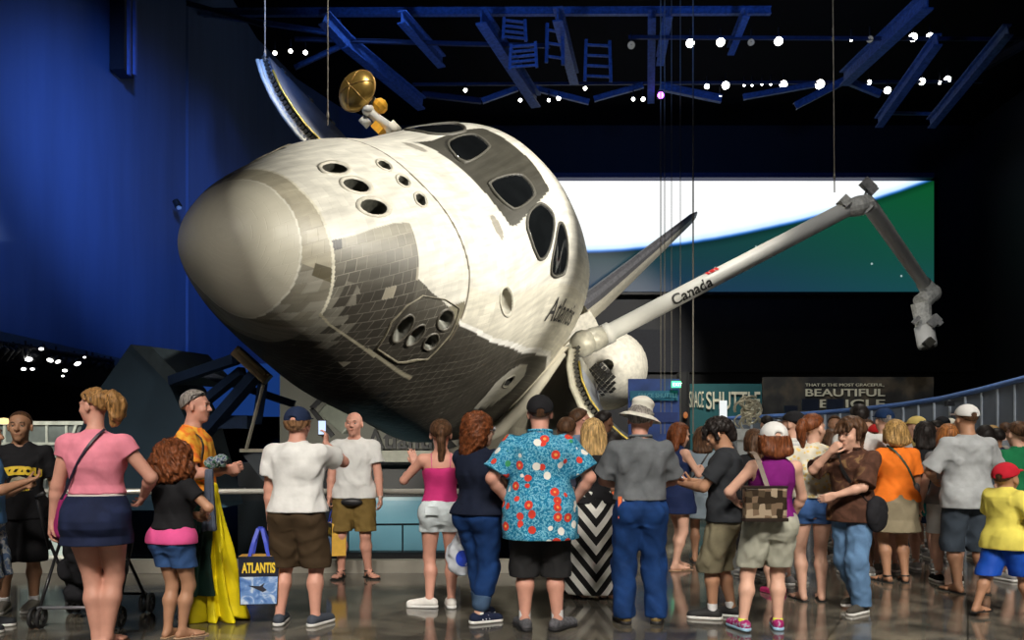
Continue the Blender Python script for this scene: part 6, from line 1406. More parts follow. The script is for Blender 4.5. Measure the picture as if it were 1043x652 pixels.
# bundle and cloths in his hands
wp=np.array(p.root.matrix_basis@Vector(p.wr['R'])) if False else None
def drape(name,top,bot,r0,rb,m,label,cat,seed,amp=.03,h=.012,wl=.16,flat=1.0,loc=None):
    """hanging cloth: narrow where it is held and spreading towards the floor"""
    o_loc=(bot[0],bot[1],0); t=np.array(top)-np.array(o_loc); b=np.array(bot)-np.array(o_loc)
    lo=np.minimum(t,b)-rb-.08; hi=np.maximum(t,b)+rb+.08; lo[2]=b[2]-.02; hi[2]=t[2]+.08; S=SDF(lo,hi,h)
    n=9; zs=np.linspace(b[2],t[2],n); f=np.linspace(0,1,n); rad=rb+(r0-rb)*f**.75; S.profile(zs,b[0]+(t[0]-b[0])*f,b[1]+(t[1]-b[1])*f,rad,rad*flat,k=0,e=2)
    rng=np.random.default_rng(seed); x,y,z=S.ax[0][:,None,None],S.ax[1][None,:,None],S.ax[2][None,None,:]
    cx=b[0]+(t[0]-b[0])*(z-b[2])/(t[2]-b[2]); ang=np.arctan2(y-b[1],x-cx); S.D+=((np.sin(ang*7+1.3*np.sin(z*5)+seed)+.6*np.sin(ang*11+z*4))*amp*np.clip((t[2]-z)*1.3,0.15,1)).astype(np.float32)
    o=S.build(name,m); o.location=o_loc; return tag(o,label,cat)
def wpt(px,py,d): return at(px,py,d)
dY=850*1.4/(632-455)
drape('raincoat',wpt(215,492,dY),(wpt(222,632,dY)[0],dY,.012),.05,.25,cloth('yellow_vinyl',(.80,.66,.01),rough=.45),'bright yellow raincoat hanging to the floor from the hand of the man in orange','raincoat',3,.028,flat=.5)
drape('jacket',wpt(208,500,dY-.12),(wpt(196,600,dY-.12)[0],dY-.12,(632-602)/850*(dY-.12)),.05,.16,cloth('dark_green_nylon',(.008,.03,.022),rough=.6),'dark green jacket hanging beside the yellow raincoat','jacket',5,.03,flat=.5)
drape('folded_cloth',wpt(213,478,dY-.2),wpt(213,540,dY-.2),.03,.055,cloth('grey_blue_cloth',(.10,.12,.17)),'grey blue folded cloth draped over the raincoat at the hand of the man in orange','cloth',8,.012,h=.008)
S=SDF((-.12,-.1,-.08),(.12,.1,.1),.007); S.cone((-.06,0,0),(.03,0,.02),.035,.04,.02); S.wrinkle(.02,.05,2); o=S.build('crumpled_leaflet',pattern('leaflet_print',lambda nt,v,sp: ramp(nt,noise(nt,v,30,2),[(.4,(.03,.10,.06)),(.5,(.35,.38,.40)),(.6,(.05,.07,.14))]))); o.location=wpt(222,472,dY-.05); tag(o,'crumpled dark green and white leaflet in the hands of the man in orange','leaflet')
# --- girl with the big curls
p=Person('girl with a mass of dark curly hair, black tee over pink, seen from behind',176,650,1.42,-24,'f',.06,'tan',h=.0075,hs=1.0,arms={'R':dict(to=(.10,.13,.66),pole=(1,-.2,-.5),curl=.4,n=(0,-1,0)),'L':dict(to=(-.02,.17,.62),pole=(-1,-.2,-.5))},legs={'L':leg(-.035,0),'R':leg(.045,.02,toe=(.5,1,0))})
p.body(toes=True); p.hair('curly','auburn',blobs=[((0,-.02,.03),(.130,.125,.120)),((0,-.05,-.06),(.165,.12,.12)),((.05,-.03,-.08),(.13,.11,.09))],amp=.022)
p.top(black,hem=.565,sleeve=.55,inf=.018,flare=.02); p.top(cloth('hot_pink_cotton',(.75,.10,.30)),'long_undershirt',hem=.49,sleeve=.1,inf=.008,flare=.016,wr=0,tank='wide'); p.bottoms(denim,hem=.365,waist=.56,leg=.014,legf=.014); p.shoes(mat('tan_sandal',(.40,.25,.15),.6),kind='flip')
# --- man in the white tee holding up a phone
p=Person('man in a white tee and navy cap seen from behind holding up a phone',303,637,1.70,-6,'m',.20,'pink',h=.009,arms={'L':dict(to=(-.145,.03,.45),curl=.75,pole=(-1,-.4,0)),'R':dict(to=(.07,.19,.835),pole=(1,-.1,-.8),curl=.6,dir=(0,.3,1),n=(-1,0,0))},legs={'L':leg(-.085,0),'R':leg(.085,0,toe=(.4,1,0))})
p.body(); p.hair('short','lightbrown',amp=.010,off=-.035,slope=.4,hat=1); navy_c=cloth('navy_cap_cotton',(.014,.024,.06)); p.cap(navy_c,h=.007)
p.top(white,hem=.525,sleeve=.60,inf=.022,flare=.012,sl_inf=.034,wr=.012); p.bottoms(cloth('brown_twill',(.055,.035,.018)),hem=.265,waist=.56,leg=.042,legf=.012,wr=.012); p.shoes(cloth('slate_canvas',(.055,.065,.085)),WSH)
wt=p; ph=Vector(p.wr['R']); ca,sa=math.cos(math.radians(-6)),math.sin(math.radians(-6)); L2W=lambda pr,v: np.array([pr.root.location.x+math.cos(pr.root.rotation_euler.z)*v[0]-math.sin(pr.root.rotation_euler.z)*v[1],pr.root.location.y+math.sin(pr.root.rotation_euler.z)*v[0]+math.cos(pr.root.rotation_euler.z)*v[1],v[2]])
phone('phone',L2W(p,V3(.075,p.palm['R'][1]+.02,p.palm['R'][2]+.06)),Matrix.Identity(3),'phone held up by the man in the white tee and navy cap')
def tote(loc,rz,label,sc=1.0):
    o=empty('tote_bag',loc,rz,label,'bag','blue handled souvenir tote bags'); w,wt_,h,dp=.135*sc,.175*sc,.36*sc,.065*sc
    yel=mat('tote_yellow',(.68,.40,.06),.5,var=.15); V=[(-w,-dp,-h),(w,-dp,-h),(w,dp*1.4,-h),(-w,dp*1.4,-h),(-wt_*.85,-dp,0),(wt_*.85,-dp,0),(wt_*.85,dp*1.4,0),(-wt_*.85,dp*1.4,0)]
    V=[(x,y,z) for x,y,z in V]; mesh_obj('bag_body',V,[(0,3,2,1),(0,1,5,4),(1,2,6,5),(2,3,7,6),(3,0,4,7),(4,5,6,7)],yel,o,False)
    W=lambda t:(w+(wt_*.85-w)*(1+t)) # t from -1 bottom to 0 top
    def face(z0,z1,m,name,off,xin=.0,par=None): 
        t0,t1=z0/h,z1/h; mb=MB(); mb.add([(-W(t0)+xin,-dp-off,z0),(W(t0)-xin,-dp-off,z0),(W(t1)-xin,-dp-off,z1),(-W(t1)+xin,-dp-off,z1)],[(0,1,2,3)]); return mb.build(name,m,par or o)
    pic,nt,q=nodes('tote_picture'); tc=N(nt,'ShaderNodeTexCoord'); f=noise(nt,tc.outputs['Object'],9,4,1.5); nt.links.new(ramp(nt,f,[(.35,(.06,.16,.42)),(.5,(.16,.30,.60)),(.6,(.55,.65,.78))]),q.inputs['Base Color'])
    face(-h,0,mat('tote_black',(.012,.015,.03),.4),'front_panel',.002); face(-h*.98,-h*.42,pic,'picture_panel',.004,.006)
    V_,F_=text_mesh('ATLANTIS',.075*sc,0,.003*sc,'CENTER',.70); mesh_obj('bag_lettering',[(x,-dp-.006,y*1.35-h*.33) for x,y,z in V_],F_,mat('tote_gold_letters',(.85,.60,.05),.4),o,False)
    mb=MB(); z=-h*.68; s_=sc; mb.add([(-.075*s_,-dp-.006,z+.03*s_),(-.02*s_,-dp-.006,z+.005*s_),(.03*s_,-dp-.006,z-.02*s_),(.06*s_,-dp-.006,z-.005*s_),(.03*s_,-dp-.006,z+.02*s_),(.045*s_,-dp-.006,z+.05*s_),(.01*s_,-dp-.006,z+.025*s_)],[tuple(range(7))]); mb.build('shuttle_silhouette',mat('tote_dark_print',(.02,.02,.03),.5),o)
    hm=mat('tote_blue_handle',(.03,.06,.50),.5)
    for y in (-dp,dp*1.4):
        mb=MB(); pts=[(-.075*sc,y,-.03),(-.045*sc,y*.7,.10*sc),(-.015*sc,y*.2,.20*sc),(.015*sc,y*.2,.20*sc),(.045*sc,y*.7,.10*sc),(.075*sc,y,-.03)]
        for a,b in zip(pts[:-1],pts[1:]): mb.beam(a,b,.026*sc,.004,up=(0,1,.05))
        mb.build('handle',hm,o)
    return o
c=L2W(p,p.palm['L']); tote((c[0]-.09,c[1]-.05,c[2]-.20),.12,'blue handled souvenir tote bag held by the man in the navy cap',1.05)
# --- bald man facing us
p=Person('bald man in a white tee and olive shorts facing the camera by the rail',361,588,1.77,180,'m',.10,'pink',h=.0075,head=(-4,0,0),arms={'L':dict(to=(-.165,.02,.455),curl=.5,pole=(-1,-.4,0)),'R':dict(to=(.15,.03,.45),curl=.8,pole=(1,-.6,0))},legs={'L':leg(-.085,.0,toe=(-.7,1,0)),'R':leg(.08,.0,toe=(.15,1,0))})
p.body(toes=True); p.face(brow=(.30,.19,.13)); t=p.top(white,hem=.48,sleeve=.62,inf=.020,flare=.006,sl_inf=.034); p.bottoms(cloth('olive_twill',(.16,.105,.03)),hem=.285,waist=.56,leg=.034,legf=.016,wr=.012); p.shoes(mat('black_sandal',(.015,.014,.014),.5),kind='strap')
S=SDF((-.2,.05,.70),(.2,.30,.92),.008); S.ell((0,.155,.815),(.115,.04,.045),0); S.build('waist_pouch',mat('black_nylon_pouch',(.012,.012,.014),.5),p.root)
mb=MB(); w_=p.wr['L']; mb.tube([w_+V3(math.cos(t)*.032,math.sin(t)*.03,.0) for t in np.linspace(0,6.283,17)],.008,6,False); mb.build('wrist_watch',mat('watch_steel',(.5,.48,.42),.3,.8),p.root,True)
c=L2W(p,p.palm['R']); tote((c[0]+.03,c[1]+.04,c[2]-.19),-1.15,'blue handled souvenir tote bag beside the bald man',.95)
# --- young woman in the pink camisole
p=Person('young woman in a pink strappy top and white shorts raising her left hand',449,619,1.63,6,'f',.02,'pink',h=.0085,arms={'L':dict(to=(-.135,.15,.765),pole=(-.8,-.2,-1),curl=.15,dir=(-.35,.1,1),n=(0,1,0)),'R':dict(to=(.04,.19,.70),pole=(.9,-.1,-1),curl=.6)},legs={'L':leg(-.06,.0,toe=(-1,.25,0)),'R':leg(.055,-.01,toe=(-.1,1,0))})
p.body(); p.hair('pony','brown',tail=[(0,-.115,.02),(0,-.115,-.04),(.005,-.105,-.11),(.0,-.095,-.19)],rt=[.028,.034,.032,.028,.022],amp=.006)
p.top(cloth('raspberry_knit',(.50,.03,.16)),'camisole',hem=.565,sleeve=.1,inf=.007,flare=.004,tank='strap',wr=.006); 
for q in (-1,1): p.strap((q*.048,.745),(q*.052,.822),mat('raspberry_strap',(.55,.06,.2),.6),-1,.007,.006,'shoulder_strap',6)
p.bottoms(denim_w,hem=.405,waist=.575,inf=.007,leg=.012,legf=.008); mb=MB(); q=p.surf(-.05*1.63,.525*1.63,-1,.025); mb.box((q[0],q[1]-.022,q[2]),(.055,.004,.035)); mb.build('back_pocket',denim_w,p.root)
p.shoes(cloth('white_leather',(.72,.70,.66)),WSH,lace=mat('lace_white',(.6,.6,.58),.8))
# --- woman with red curls
p=Person('woman with long red curly hair in a navy tee and rolled jeans',487,634,1.66,-38,'f',.16,'fair',h=.0085,head=(-22,0,0),arms={'L':dict(to=(-.10,.10,.47),pole=(-1,-.5,-.2),curl=.7),'R':dict(to=(.10,.14,.58),pole=(1,-.3,-.6))},legs={'L':leg(-.05,.08,toe=(-.2,1,0)),'R':leg(.02,-.02,toe=(.5,1,0))})
p.body(); p.hair('curly','auburn',blobs=[((0,-.025,.035),(.100,.110,.098)),((0,-.05,-.05),(.115,.085,.11)),((-.02,-.07,-.14),(.085,.06,.09))],amp=.016)
p.top(cloth('navy_cotton',(.008,.012,.028)),hem=.52,sleeve=.6,inf=.018,flare=.016); p.bottoms(denim_b,'jeans',hem=.125,waist=.57,leg=.020,legf=.006); p.shoes(cloth('navy_suede',(.012,.018,.045)),WSH,stripe=mat('white_stripe',(.7,.7,.7),.6),socks=(.7,.02)); p.sunglasses(False,mat('spectacles',(.3,.3,.32),.3))
lp=p; 
for k in ('L','R'):
    S=SDF(p.an[k]-.14,p.an[k]+.16,.008); d=p.kn[k]-p.an[k]; u=d/np.linalg.norm(d); cc=p.an[k]+u*.16; S.cone(p.an[k]+u*.085,p.an[k]+u*.20,.073,.076,0,cut=(p.an[k]+u*.155,u)); S.put(S.lo,S.lo+S.h*S.n,lambda x,y,z:(p.an[k]+u*.105)@u-(x*u[0]+y*u[1]+z*u[2]),0,'s') if False else None; S.build('rolled_cuff',pattern('denim_cuff',f_denim((.05,.09,.16))),p.root)
# plastic bag
dP=850*1.4/(630-455); o=empty('plastic_bag',wpt(470,538,dP+.1),label='white plastic shopping bag with a blue round emblem between two women',cat='bag')
S=SDF((-.17,-.12,-.42),(.17,.12,.10),.009); S.cone((0,0,-.05),(0,.0,-.16),.03,.085,.05); S.ell((0,0,-.25),(.115,.07,.13),.06); S.wrinkle(.022,.10,4,.4)
pb,nt,q=nodes('thin_white_plastic'); q.inputs['Base Color'].default_value=(.62,.66,.72,1); q.inputs['Roughness'].default_value=.3; q.inputs['Transmission Weight'].default_value=.15; bag=S.build('bag_body',pb,o)
me=bag.data; bv=BVHTree.FromPolygons([v.co for v in me.vertices],[tuple(f.vertices) for f in me.polygons]); V=[];F_=[];n=24
for r in (0,.3,.6,1):
    for k in range(n):
        t=2*math.pi*k/n; x=.02+.062*r*math.cos(t); z=-.24+.07*r*math.sin(t); h_=bv.ray_cast(Vector((x,-.5,z)),Vector((0,1,0))); V.append((x,(h_[0].y if h_[0] else -.06)-.003,z))
for i in range(3):
    for k in range(n): F_.append((i*n+k,i*n+(k+1)%n,(i+1)*n+(k+1)%n,(i+1)*n+k))
mesh_obj('blue_emblem',V,F_,mat('emblem_blue',(.015,.05,.42),.4),bag)
mb=MB(); mb.tube([(-.02,0,-.06),(-.015,0,.03),(.015,.0,.08),(.025,0,.03),(.02,0,-.06)],.012,6); mb.build('handle',pb,o,True)
# --- big man in the tropical shirt
p=Person('large man in a blue tropical print shirt with hands on his hips',550,642,1.78,0,'m',.30,'pink',h=.009,arms={'L':dict(to=(-.135,.035,.545),pole=(-1,-.55,-.1),curl=.5,dir=(.5,.5,-.5),n=(.6,0,.3)),'R':dict(to=(.145,.035,.545),pole=(1,-.55,-.1),curl=.5,dir=(-.5,.5,-.5),n=(-.6,0,.3))},legs={'L':leg(-.065,0,toe=(-.3,1,0)),'R':leg(.075,0,toe=(.9,1,0))})
p.body(); p.hair('buzz','brown',amp=.002,slope=.4,off=-.02); p.cap(black,tilt=.25,brim_m=cloth('yellow_cap_cotton',(.80,.50,.04)),h=.007)
p.top(pattern('tropical_print',f_hawaii),'tropical_shirt',hem=.395,sleeve=.80,inf=.030,flare=.045,sl_inf=.045,wr=.014,collar=True); p.bottoms(cloth('charcoal_twill',(.022,.022,.023)),hem=.225,waist=.55,leg=.045,legf=.02); p.shoes(cloth('grey_black_mesh',(.10,.10,.11),var=.5,scale=40),BSH,socks=(.75,.075))
# --- woman in the chevron skirt
p=Person('woman with long blond hair in a black top and zigzag striped long skirt',604,609,1.65,3,'f',.08,'fair',h=.010,arms={'L':dict(to=(-.10,.12,.60),pole=(-1,-.4,-.5)),'R':dict(to=(.12,.12,.60),pole=(1,-.4,-.5))})
p.body(toes=True); p.hair('long','blond',len=.17); p.top(black,'sleeveless_top',hem=.53,sleeve=.1,inf=.012,tank='wide'); p.skirt(pattern('chevron_print',f_chevron),hem=.03,waist=.60,wa=.10,wb=.06,inf=.012,wr=.012); p.shoes(blk,kind='flip')
# --- man in the bucket hat
p=Person('man in a pale sun hat, grey polo shirt and blue jeans seen from behind',652,635,1.735,0,'m',.10,'pink',h=.009,head=(-20,0,6),arms={'L':dict(to=(-.05,.15,.62),pole=(-1,-.25,-.45)),'R':dict(to=(.05,.15,.62),pole=(1,-.25,-.45))},legs={'L':leg(-.072,0,toe=(-.2,1,0)),'R':leg(.075,0,toe=(.3,1,0))})
p.body(); p.hair('short','grey'); p.top(cloth('grey_polo_cotton',(.13,.14,.15),var=.18),'polo_shirt',hem=.565,sleeve=.82,inf=.028,flare=.0,sl_inf=.040,wr=.014,collar=True)
p.bottoms(denim_b,'jeans',hem=.03,waist=.585,leg=.030,legf=.016,wr=.014); p.belt(mat('brown_belt',(.06,.03,.015),.5),.578,.03,.018); p.shoes(mat('tan_boot_leather',(.22,.15,.05),.6,var=.4,scale=20),BSH)
S=SDF(p.hc-.26,p.hc+.28,.008); R=p.HR@rotx(-.12)@roty(.10); c=p.hp(0,-.012,.05)
S.cone(c,c+R@V3(0,0,.065),.100,.082,0); S.ell(c+R@V3(0,0,.095),V3(.088,.095,.035),.03,R=R); o=S.build('sun_hat',cloth('cream_straw',(.66,.64,.56)),p.root)
mb=MB(); V=[];F_=[];n=36
for j,(r,z) in enumerate(((.092,.004),(.13,-.010),(.165,-.034),(.168,-.040),(.13,-.018),(.092,-.008))):
    for k in range(n): t=2*math.pi*k/n; V.append(c+R@V3(r*math.cos(t),r*1.08*math.sin(t),z))
for j in range(6):
    for k in range(n): F_.append((j*n+k,j*n+(k+1)%n,((j+1)%6)*n+(k+1)%n,((j+1)%6)*n+k))
mesh_obj('hat_brim',V,F_,cloth('cream_straw',(.66,.64,.56)),o)
mb=MB(); mb.lathe([(.101,0),(.104,0),(.104,.024),(.100,.024)],32,Matrix.Translation(c)@Matrix([list(r) for r in R]).to_4x4()); mb.build('hat_band',cloth('grey_band',(.30,.29,.25)),o,True)
mb=MB(); q=p.surf(-.10*1.735,.545*1.735,-1,.03); mb.box((q[0],q[1],q[2]-.02),(.014,.008,.085)); mb.build('orange_lanyard',mat('orange_strap',(.85,.18,.05),.6),p.root); mb=MB(); mb.box((q[0]+.05,q[1]-.012,q[2]+.02),(.028,.004,.028)); mb.build('white_tag',mat('white_card',(.7,.7,.7),.6),p.root)
# --- navy dress and grey dress women
p=Person('woman in a short navy dress and flip flops beside the hat man, facing right',690,580,1.67,-62,'f',.02,'fair',h=.011,head=(-10,14,0),arms={'L':dict(to=(-.05,.17,.68),pole=(-1,-.4,-1)),'R':dict(to=(.05,.17,.68),pole=(1,-.4,-1))},legs={'L':leg(-.05,.04),'R':leg(.05,-.06)})
p.body(toes=True); p.hair('long','auburn',len=.17); nv=cloth('navy_jersey',(.012,.022,.075)); p.top(nv,'dress_bodice',hem=.55,sleeve=.1,inf=.010,tank='wide'); p.skirt(nv,'dress_skirt',hem=.385,waist=.60,wa=.02,wb=.02); p.shoes(mat('tan_sandal',(.40,.25,.15),.6),kind='flip')
p=Person('woman in a pale grey dress with a shoulder strap behind the phone reader',716,573,1.63,-15,'f',.05,'tan',h=.012,arms={'R':dict(to=(.08,.15,.66),pole=(1,-.4,-1))})
p.body(toes=True); p.hair('long','brown',len=.14); gv=cloth('pale_grey_jersey',(.20,.25,.29)); p.top(gv,'dress_bodice',hem=.55,sleeve=.3,inf=.012); p.skirt(gv,'dress_skirt',hem=.33,waist=.60,wa=.03,wb=.03); p.shoes(blk,kind='flip'); p.strap((.06,.84),(-.1,.58),blk,-1,.02,.03)
# --- young man reading a phone
p=Person('young man in a charcoal tee and khaki shorts looking down at his phone',738,630,1.64,68,'m',.0,'tan',h=.0075,head=(6,34,0),hs=1.03,arms={'L':dict(to=(-.04,.19,.665),pole=(-1,-.35,-1),curl=.9,n=(0,0,1)),'R':dict(to=(.05,.18,.68),pole=(1,-.35,-1),curl=.9,n=(0,0,1))},legs={'L':leg(-.05,.05,toe=(-.1,1,0)),'R':leg(.05,-.03,toe=(.1,1,0))})
p.body(); p.face(); p.hair('mop','black',amp=.012); p.top(charcoal,hem=.485,sleeve=.72,inf=.022,flare=.018,sl_inf=.028); p.bottoms(pattern('khaki_plaid',f_denim((.17,.15,.095))),'cargo_shorts',hem=.235,waist=.55,leg=.038,legf=.012,wr=.016); p.shoes(mat('black_canvas',(.012,.012,.013),.7),WSH,socks=(.7,.06))
c=(L2W(p,p.palm['L'])+L2W(p,p.palm['R']))/2; R=Matrix.Rotation(math.radians(68),3,'Z')@Matrix.Rotation(-1.0,3,'X'); phone('phone',tuple(c+np.array([-.03,0,.03])),R,'phone in the hands of the young man in the charcoal tee'); mb=MB()
# --- woman in the purple tank top
p=Person('woman in a purple tank top and white cap seen from behind with a patchwork bag',784,642,1.575,0,'f',.17,'fair',h=.0085,arms={'L':dict(to=(-.13,.14,.62),pole=(-1,-.45,-.5)),'R':dict(to=(.15,.13,.53),pole=(1,-.4,-.3))},legs={'L':dict(to=(-.135,-.02,.05),toe=(-.35,1,0)),'R':leg(.045,.02,toe=(.15,1,0))},lean=(.02,0))
p.body(); p.hair('bob','auburn',len=.075,amp=.006,hat=1); p.cap(white,h=.007); p.top(cloth('purple_jersey',(.17,.01,.15)),'tank_top',hem=.55,sleeve=.1,inf=.012,tank='wide'); p.bottoms(cloth('stone_twill',(.36,.36,.29)),hem=.305,waist=.575,inf=.010,leg=.022,legf=.016,wr=.012)
p.shoes(pattern('magenta_runner',lambda nt,v,sp: ramp(nt,noise(nt,v,28,1),[(.42,(.30,.02,.12)),(.5,(.42,.06,.20)),(.6,(.35,.38,.45))],'CONSTANT')),(.35,.55,.75),lace=mat('lime_lace',(.75,.85,.04),.6))
for k in 'LR':
    S=SDF(p.an[k]-.08,p.an[k]+.12,.007); S.cone(p.an[k]-V3(0,0,.01),p.an[k]+V3(0,0,.02),.040,.036,0,cut=(p.an[k]+V3(0,0,.022),V3(0,0,1))); S.build('shoe_tongue',mat('lime_lining',(.70,.85,.05),.7),p.root)
hb=empty('handbag',L2W(p,V3(-.10,-.205,1.0)),.03,'brown and tan patchwork shoulder bag on the back of the woman in purple','bag'); mb=MB(); mb.bbox((-.155,-.045,-.135),(.155,.045,.10)); o=mb.build('bag_body',pattern('patchwork_leather',f_patch,.4),hb,bevel=.015); 
mb=MB(); mb.bbox((-.16,-.05,-.15),(.16,.05,-.125)); mb.build('base_trim',mat('dark_leather',(.02,.012,.008),.4),hb); mb=MB(); mb.bbox((-.157,-.047,.095),(.157,.047,.11)); mb.build('top_trim',mat('dark_leather',(.02,.012,.008),.4),hb)
sp_=[(.02,0,.10),(-.005,.03,.20),(-.03,.055,.30),(-.045,.09,.345),(-.05,.16,.36)]; mb=MB()
for a,b in zip(sp_[:-1],sp_[1:]): mb.beam(a,b,.035,.006,up=(0,-1,.1))
mb.build('shoulder_strap',mat('taupe_leather',(.16,.12,.09),.5),hb)
# --- slim woman with the auburn ponytail
p=Person('slim woman with an auburn ponytail in a cream floral tee and denim shorts',828,612,1.69,-4,'f',-.04,'fair',h=.0085,head=(-55,0,0),arms={'L':dict(to=(-.13,.08,.53),pole=(-1,-.4,-.2)),'R':dict(to=(.05,.17,.66),pole=(1,-.3,-1))},legs={'L':leg(-.055,0,toe=(-.2,1,0)),'R':leg(.045,0,toe=(.2,1,0))})
p.body(toes=True); p.hair('pony','auburn',tail=[(0,-.135,.045),(0,-.155,0),(.0,-.145,-.07),(0,-.13,-.14)],rt=[.025,.036,.038,.032,.014]); p.top(pattern('cream_floral',f_floral),hem=.555,sleeve=.5,inf=.026,flare=.012,sl_inf=.03,wr=.016); p.bottoms(denim,hem=.415,waist=.575,inf=.008,leg=.012,legf=.010); p.shoes(blk,kind='flip')
# --- boy with his hand at his mouth
p=Person('boy in a dark brown patterned shirt and jeans with a hand at his mouth',868,622,1.64,122,'m',-.03,'fair',h=.0075,head=(-2,8,0),arms={'R':dict(to=(.03,.13,.83),pole=(1,.15,-1),curl=1.0,n=(-.3,-.8,.3)),'L':dict(to=(-.02,.17,.605),pole=(-1,-.5,-.3),curl=.4,n=(1,-.3,0))},legs={'L':leg(-.07,.02,toe=(-.1,1,0)),'R':dict(to=(.02,-.10,.06),toe=(.2,1,0))})
p.body(); p.face(brow=(.04,.02,.015)); p.hair('mop','brown',amp=.010); t=p.top(pattern('brown_batik',f_batik),'open_collar_shirt',hem=.465,sleeve=.92,inf=.026,flare=.03,sl_inf=.036,wr=.016,collar=True); p.bottoms(denim_l,'jeans',hem=.04,waist=.55,leg=.030,legf=.014,wr=.010); p.shoes(mat('olive_canvas',(.05,.045,.035),.8),WSH,lace=mat('lace_white',(.6,.6,.58),.8))
p.strap((.055,.842),(-.115,.56),blk,1,.03,.040,'bag_strap'); S=SDF((-.40,-.25,.62),(-.05,.2,1.05),.01); S.ell((-.22,-.02,.84),(.055,.12,.15),0); S.wrinkle(.01,.1,2); S.build('messenger_bag',cloth('black_nylon',(.015,.015,.018)),p.root)
# --- orange tee woman
p=Person('woman in an orange tee and khaki skirt with blond bobbed hair, back turned',912,593,1.665,0,'f',.14,'tan',h=.010,arms={'L':dict(to=(-.06,.15,.58),pole=(-1,-.3,-.4)),'R':dict(to=(.175,.05,.49),pole=(1,-.4,0))},legs={'L':leg(-.05,0,toe=(-.4,1,0)),'R':leg(.06,0,toe=(.3,1,0))})
p.body(toes=True); p.hair('bob','gold',len=.075,amp=.010); p.top(cloth('orange_cotton',(.86,.20,.02)),hem=.50,sleeve=.75,inf=.022,flare=.015,sl_inf=.03); p.skirt(cloth('khaki_cotton',(.27,.23,.15)),hem=.315,waist=.55,wa=.035,wb=.03); p.shoes(blk,kind='strap'); p.strap((-.06,.845),(.115,.60),mat('dark_green_strap',(.02,.06,.04),.6),-1,.018,.042); 
S=SDF((.08,-.2,.85),(.28,.12,1.1),.01); S.ell((.205,-.03,.96),(.03,.045,.07),0); S.build('small_camera_case',mat('grey_camera_case',(.15,.16,.17),.4),p.root)
# --- grey tee man with the white cap
p=Person('tall man in a pale grey tee, slate shorts and white cap seen from behind',985,604,1.79,4,'m',.14,'tan',h=.0085,arms={'L':dict(to=(-.10,.14,.60),pole=(-1,-.35,-.6)),'R':dict(to=(.12,.14,.58),pole=(1,-.35,-.5))},legs={'L':leg(-.05,.0),'R':leg(.085,-.03,toe=(.5,1,0))})
p.body(toes=True); p.hair('buzz','brown'); o=p.cap(white,h=.007); p.top(cloth('pale_grey_cotton',(.40,.42,.43),var=.14),hem=.455,sleeve=.92,inf=.028,flare=.02,sl_inf=.036,wr=.012); p.bottoms(cloth('slate_twill',(.045,.06,.08)),hem=.22,waist=.55,leg=.040,legf=.014); p.shoes(blk,kind='flip')
# --- boy in yellow
p=Person('small boy in a yellow tee, blue shorts and red cap walking at the right edge',1024,628,1.255,-68,'m',.02,'tan',h=.0075,head=(10,0,0),hs=1.08,arms={'R':dict(to=(.14,.10,.55),pole=(1,-.5,-.5)),'L':dict(to=(-.10,.17,.58),pole=(-1,-.5,-.5))},legs={'L':dict(to=(-.07,-.185,.055),toe=(0,1,0)),'R':dict(to=(.06,.15,.06),toe=(0,1,0))})
p.body(toes=True); p.hair('buzz','brown'); p.cap(cloth('red_cap_cotton',(.50,.015,.03)),tilt=.15,brim_m=cloth('red_cap_cotton',(.50,.015,.03)),h=.007); p.top(cloth('yellow_cotton',(.80,.70,.13)),hem=.445,sleeve=.8,inf=.028,flare=.022,sl_inf=.032); p.bottoms(cloth('royal_blue_nylon',(.01,.07,.42),rough=.6),hem=.27,waist=.5,leg=.032,legf=.022); p.shoes(blk,kind='flip')
# --- child behind the purple tank
p=Person('small child in pink clogs behind the woman in purple',790,604,1.12,10,'f',0,'fair',h=.011,hs=1.0); p.body(); p.hair('short','brown'); p.top(cloth('teal_cotton',(.02,.16,.18)),hem=.5,sleeve=.5); p.skirt(denim,hem=.36); p.shoes(cloth('pink_rubber',(.75,.05,.22),rough=.5),(.75,.05,.22))
# ---------------- the rest of the crowd
def topd(H,ty): return (H-1.4)*850/(455-ty)
G='visitors crowding the far side of the hall'
def other(label,px,ty,H,yaw,sex,hair,hk,top,bottom,fat=.05,skin='fair',cap=None,h=.0145,brimback=False,sleeve=.6,bk='shorts',hem=.27,d=None,glasses=False,head=(0,0,0),shoe=(.3,.3,.3),backp=None):
    if d: H=1.4+(455-ty)*d/850
    d=d or topd(H,ty); x=(px-PX0)/F*d
    p=Person(label,0,600,H,yaw,sex,fat,skin,h=h,head=head,pos=(x,d),group=None); p.body()
    if hair: p.hair(hk,hair,**({'len':.14} if hk in('long',) else {}))
    if cap: p.cap(cloth('cap_%d'%int(cap[0]*1000+cap[2]*77+cap[1]*7),cap),brimback,h=.009)
    tn='shirt_%d_%d_%d'%tuple(int(c*1000) for c in top) if isinstance(top,tuple) else None
    p.top(cloth(tn,top) if tn else top,hem=.50,sleeve=sleeve,inf=.022,flare=.016,sl_inf=.028)
    bn='cloth_%d_%d_%d'%tuple(int(c*1000) for c in bottom); bm=cloth(bn,bottom)
    if bk=='shorts': p.bottoms(bm,hem=hem,waist=.56,leg=.030,legf=.012)
    elif bk=='jeans': p.bottoms(bm,'trousers',hem=.04,waist=.56,leg=.024,legf=.012)
    else: p.skirt(bm,hem=hem,waist=.57)
    p.shoes(cloth('shoe_%d'%int(shoe[0]*100),shoe),WSH,h=.009,socks=(.7,.05) if bk=='shorts' else None)
    if backp: S=SDF((-.2,-.40,.9),(.2,-.1,1.5),.012); S.cone((0,-.20,1.0),(0,-.20,1.32),.12,.11,0); S.build('backpack',cloth('pack_%d'%int(backp[2]*100),backp),p.root); 
    if glasses: p.sunglasses(False)
    return p
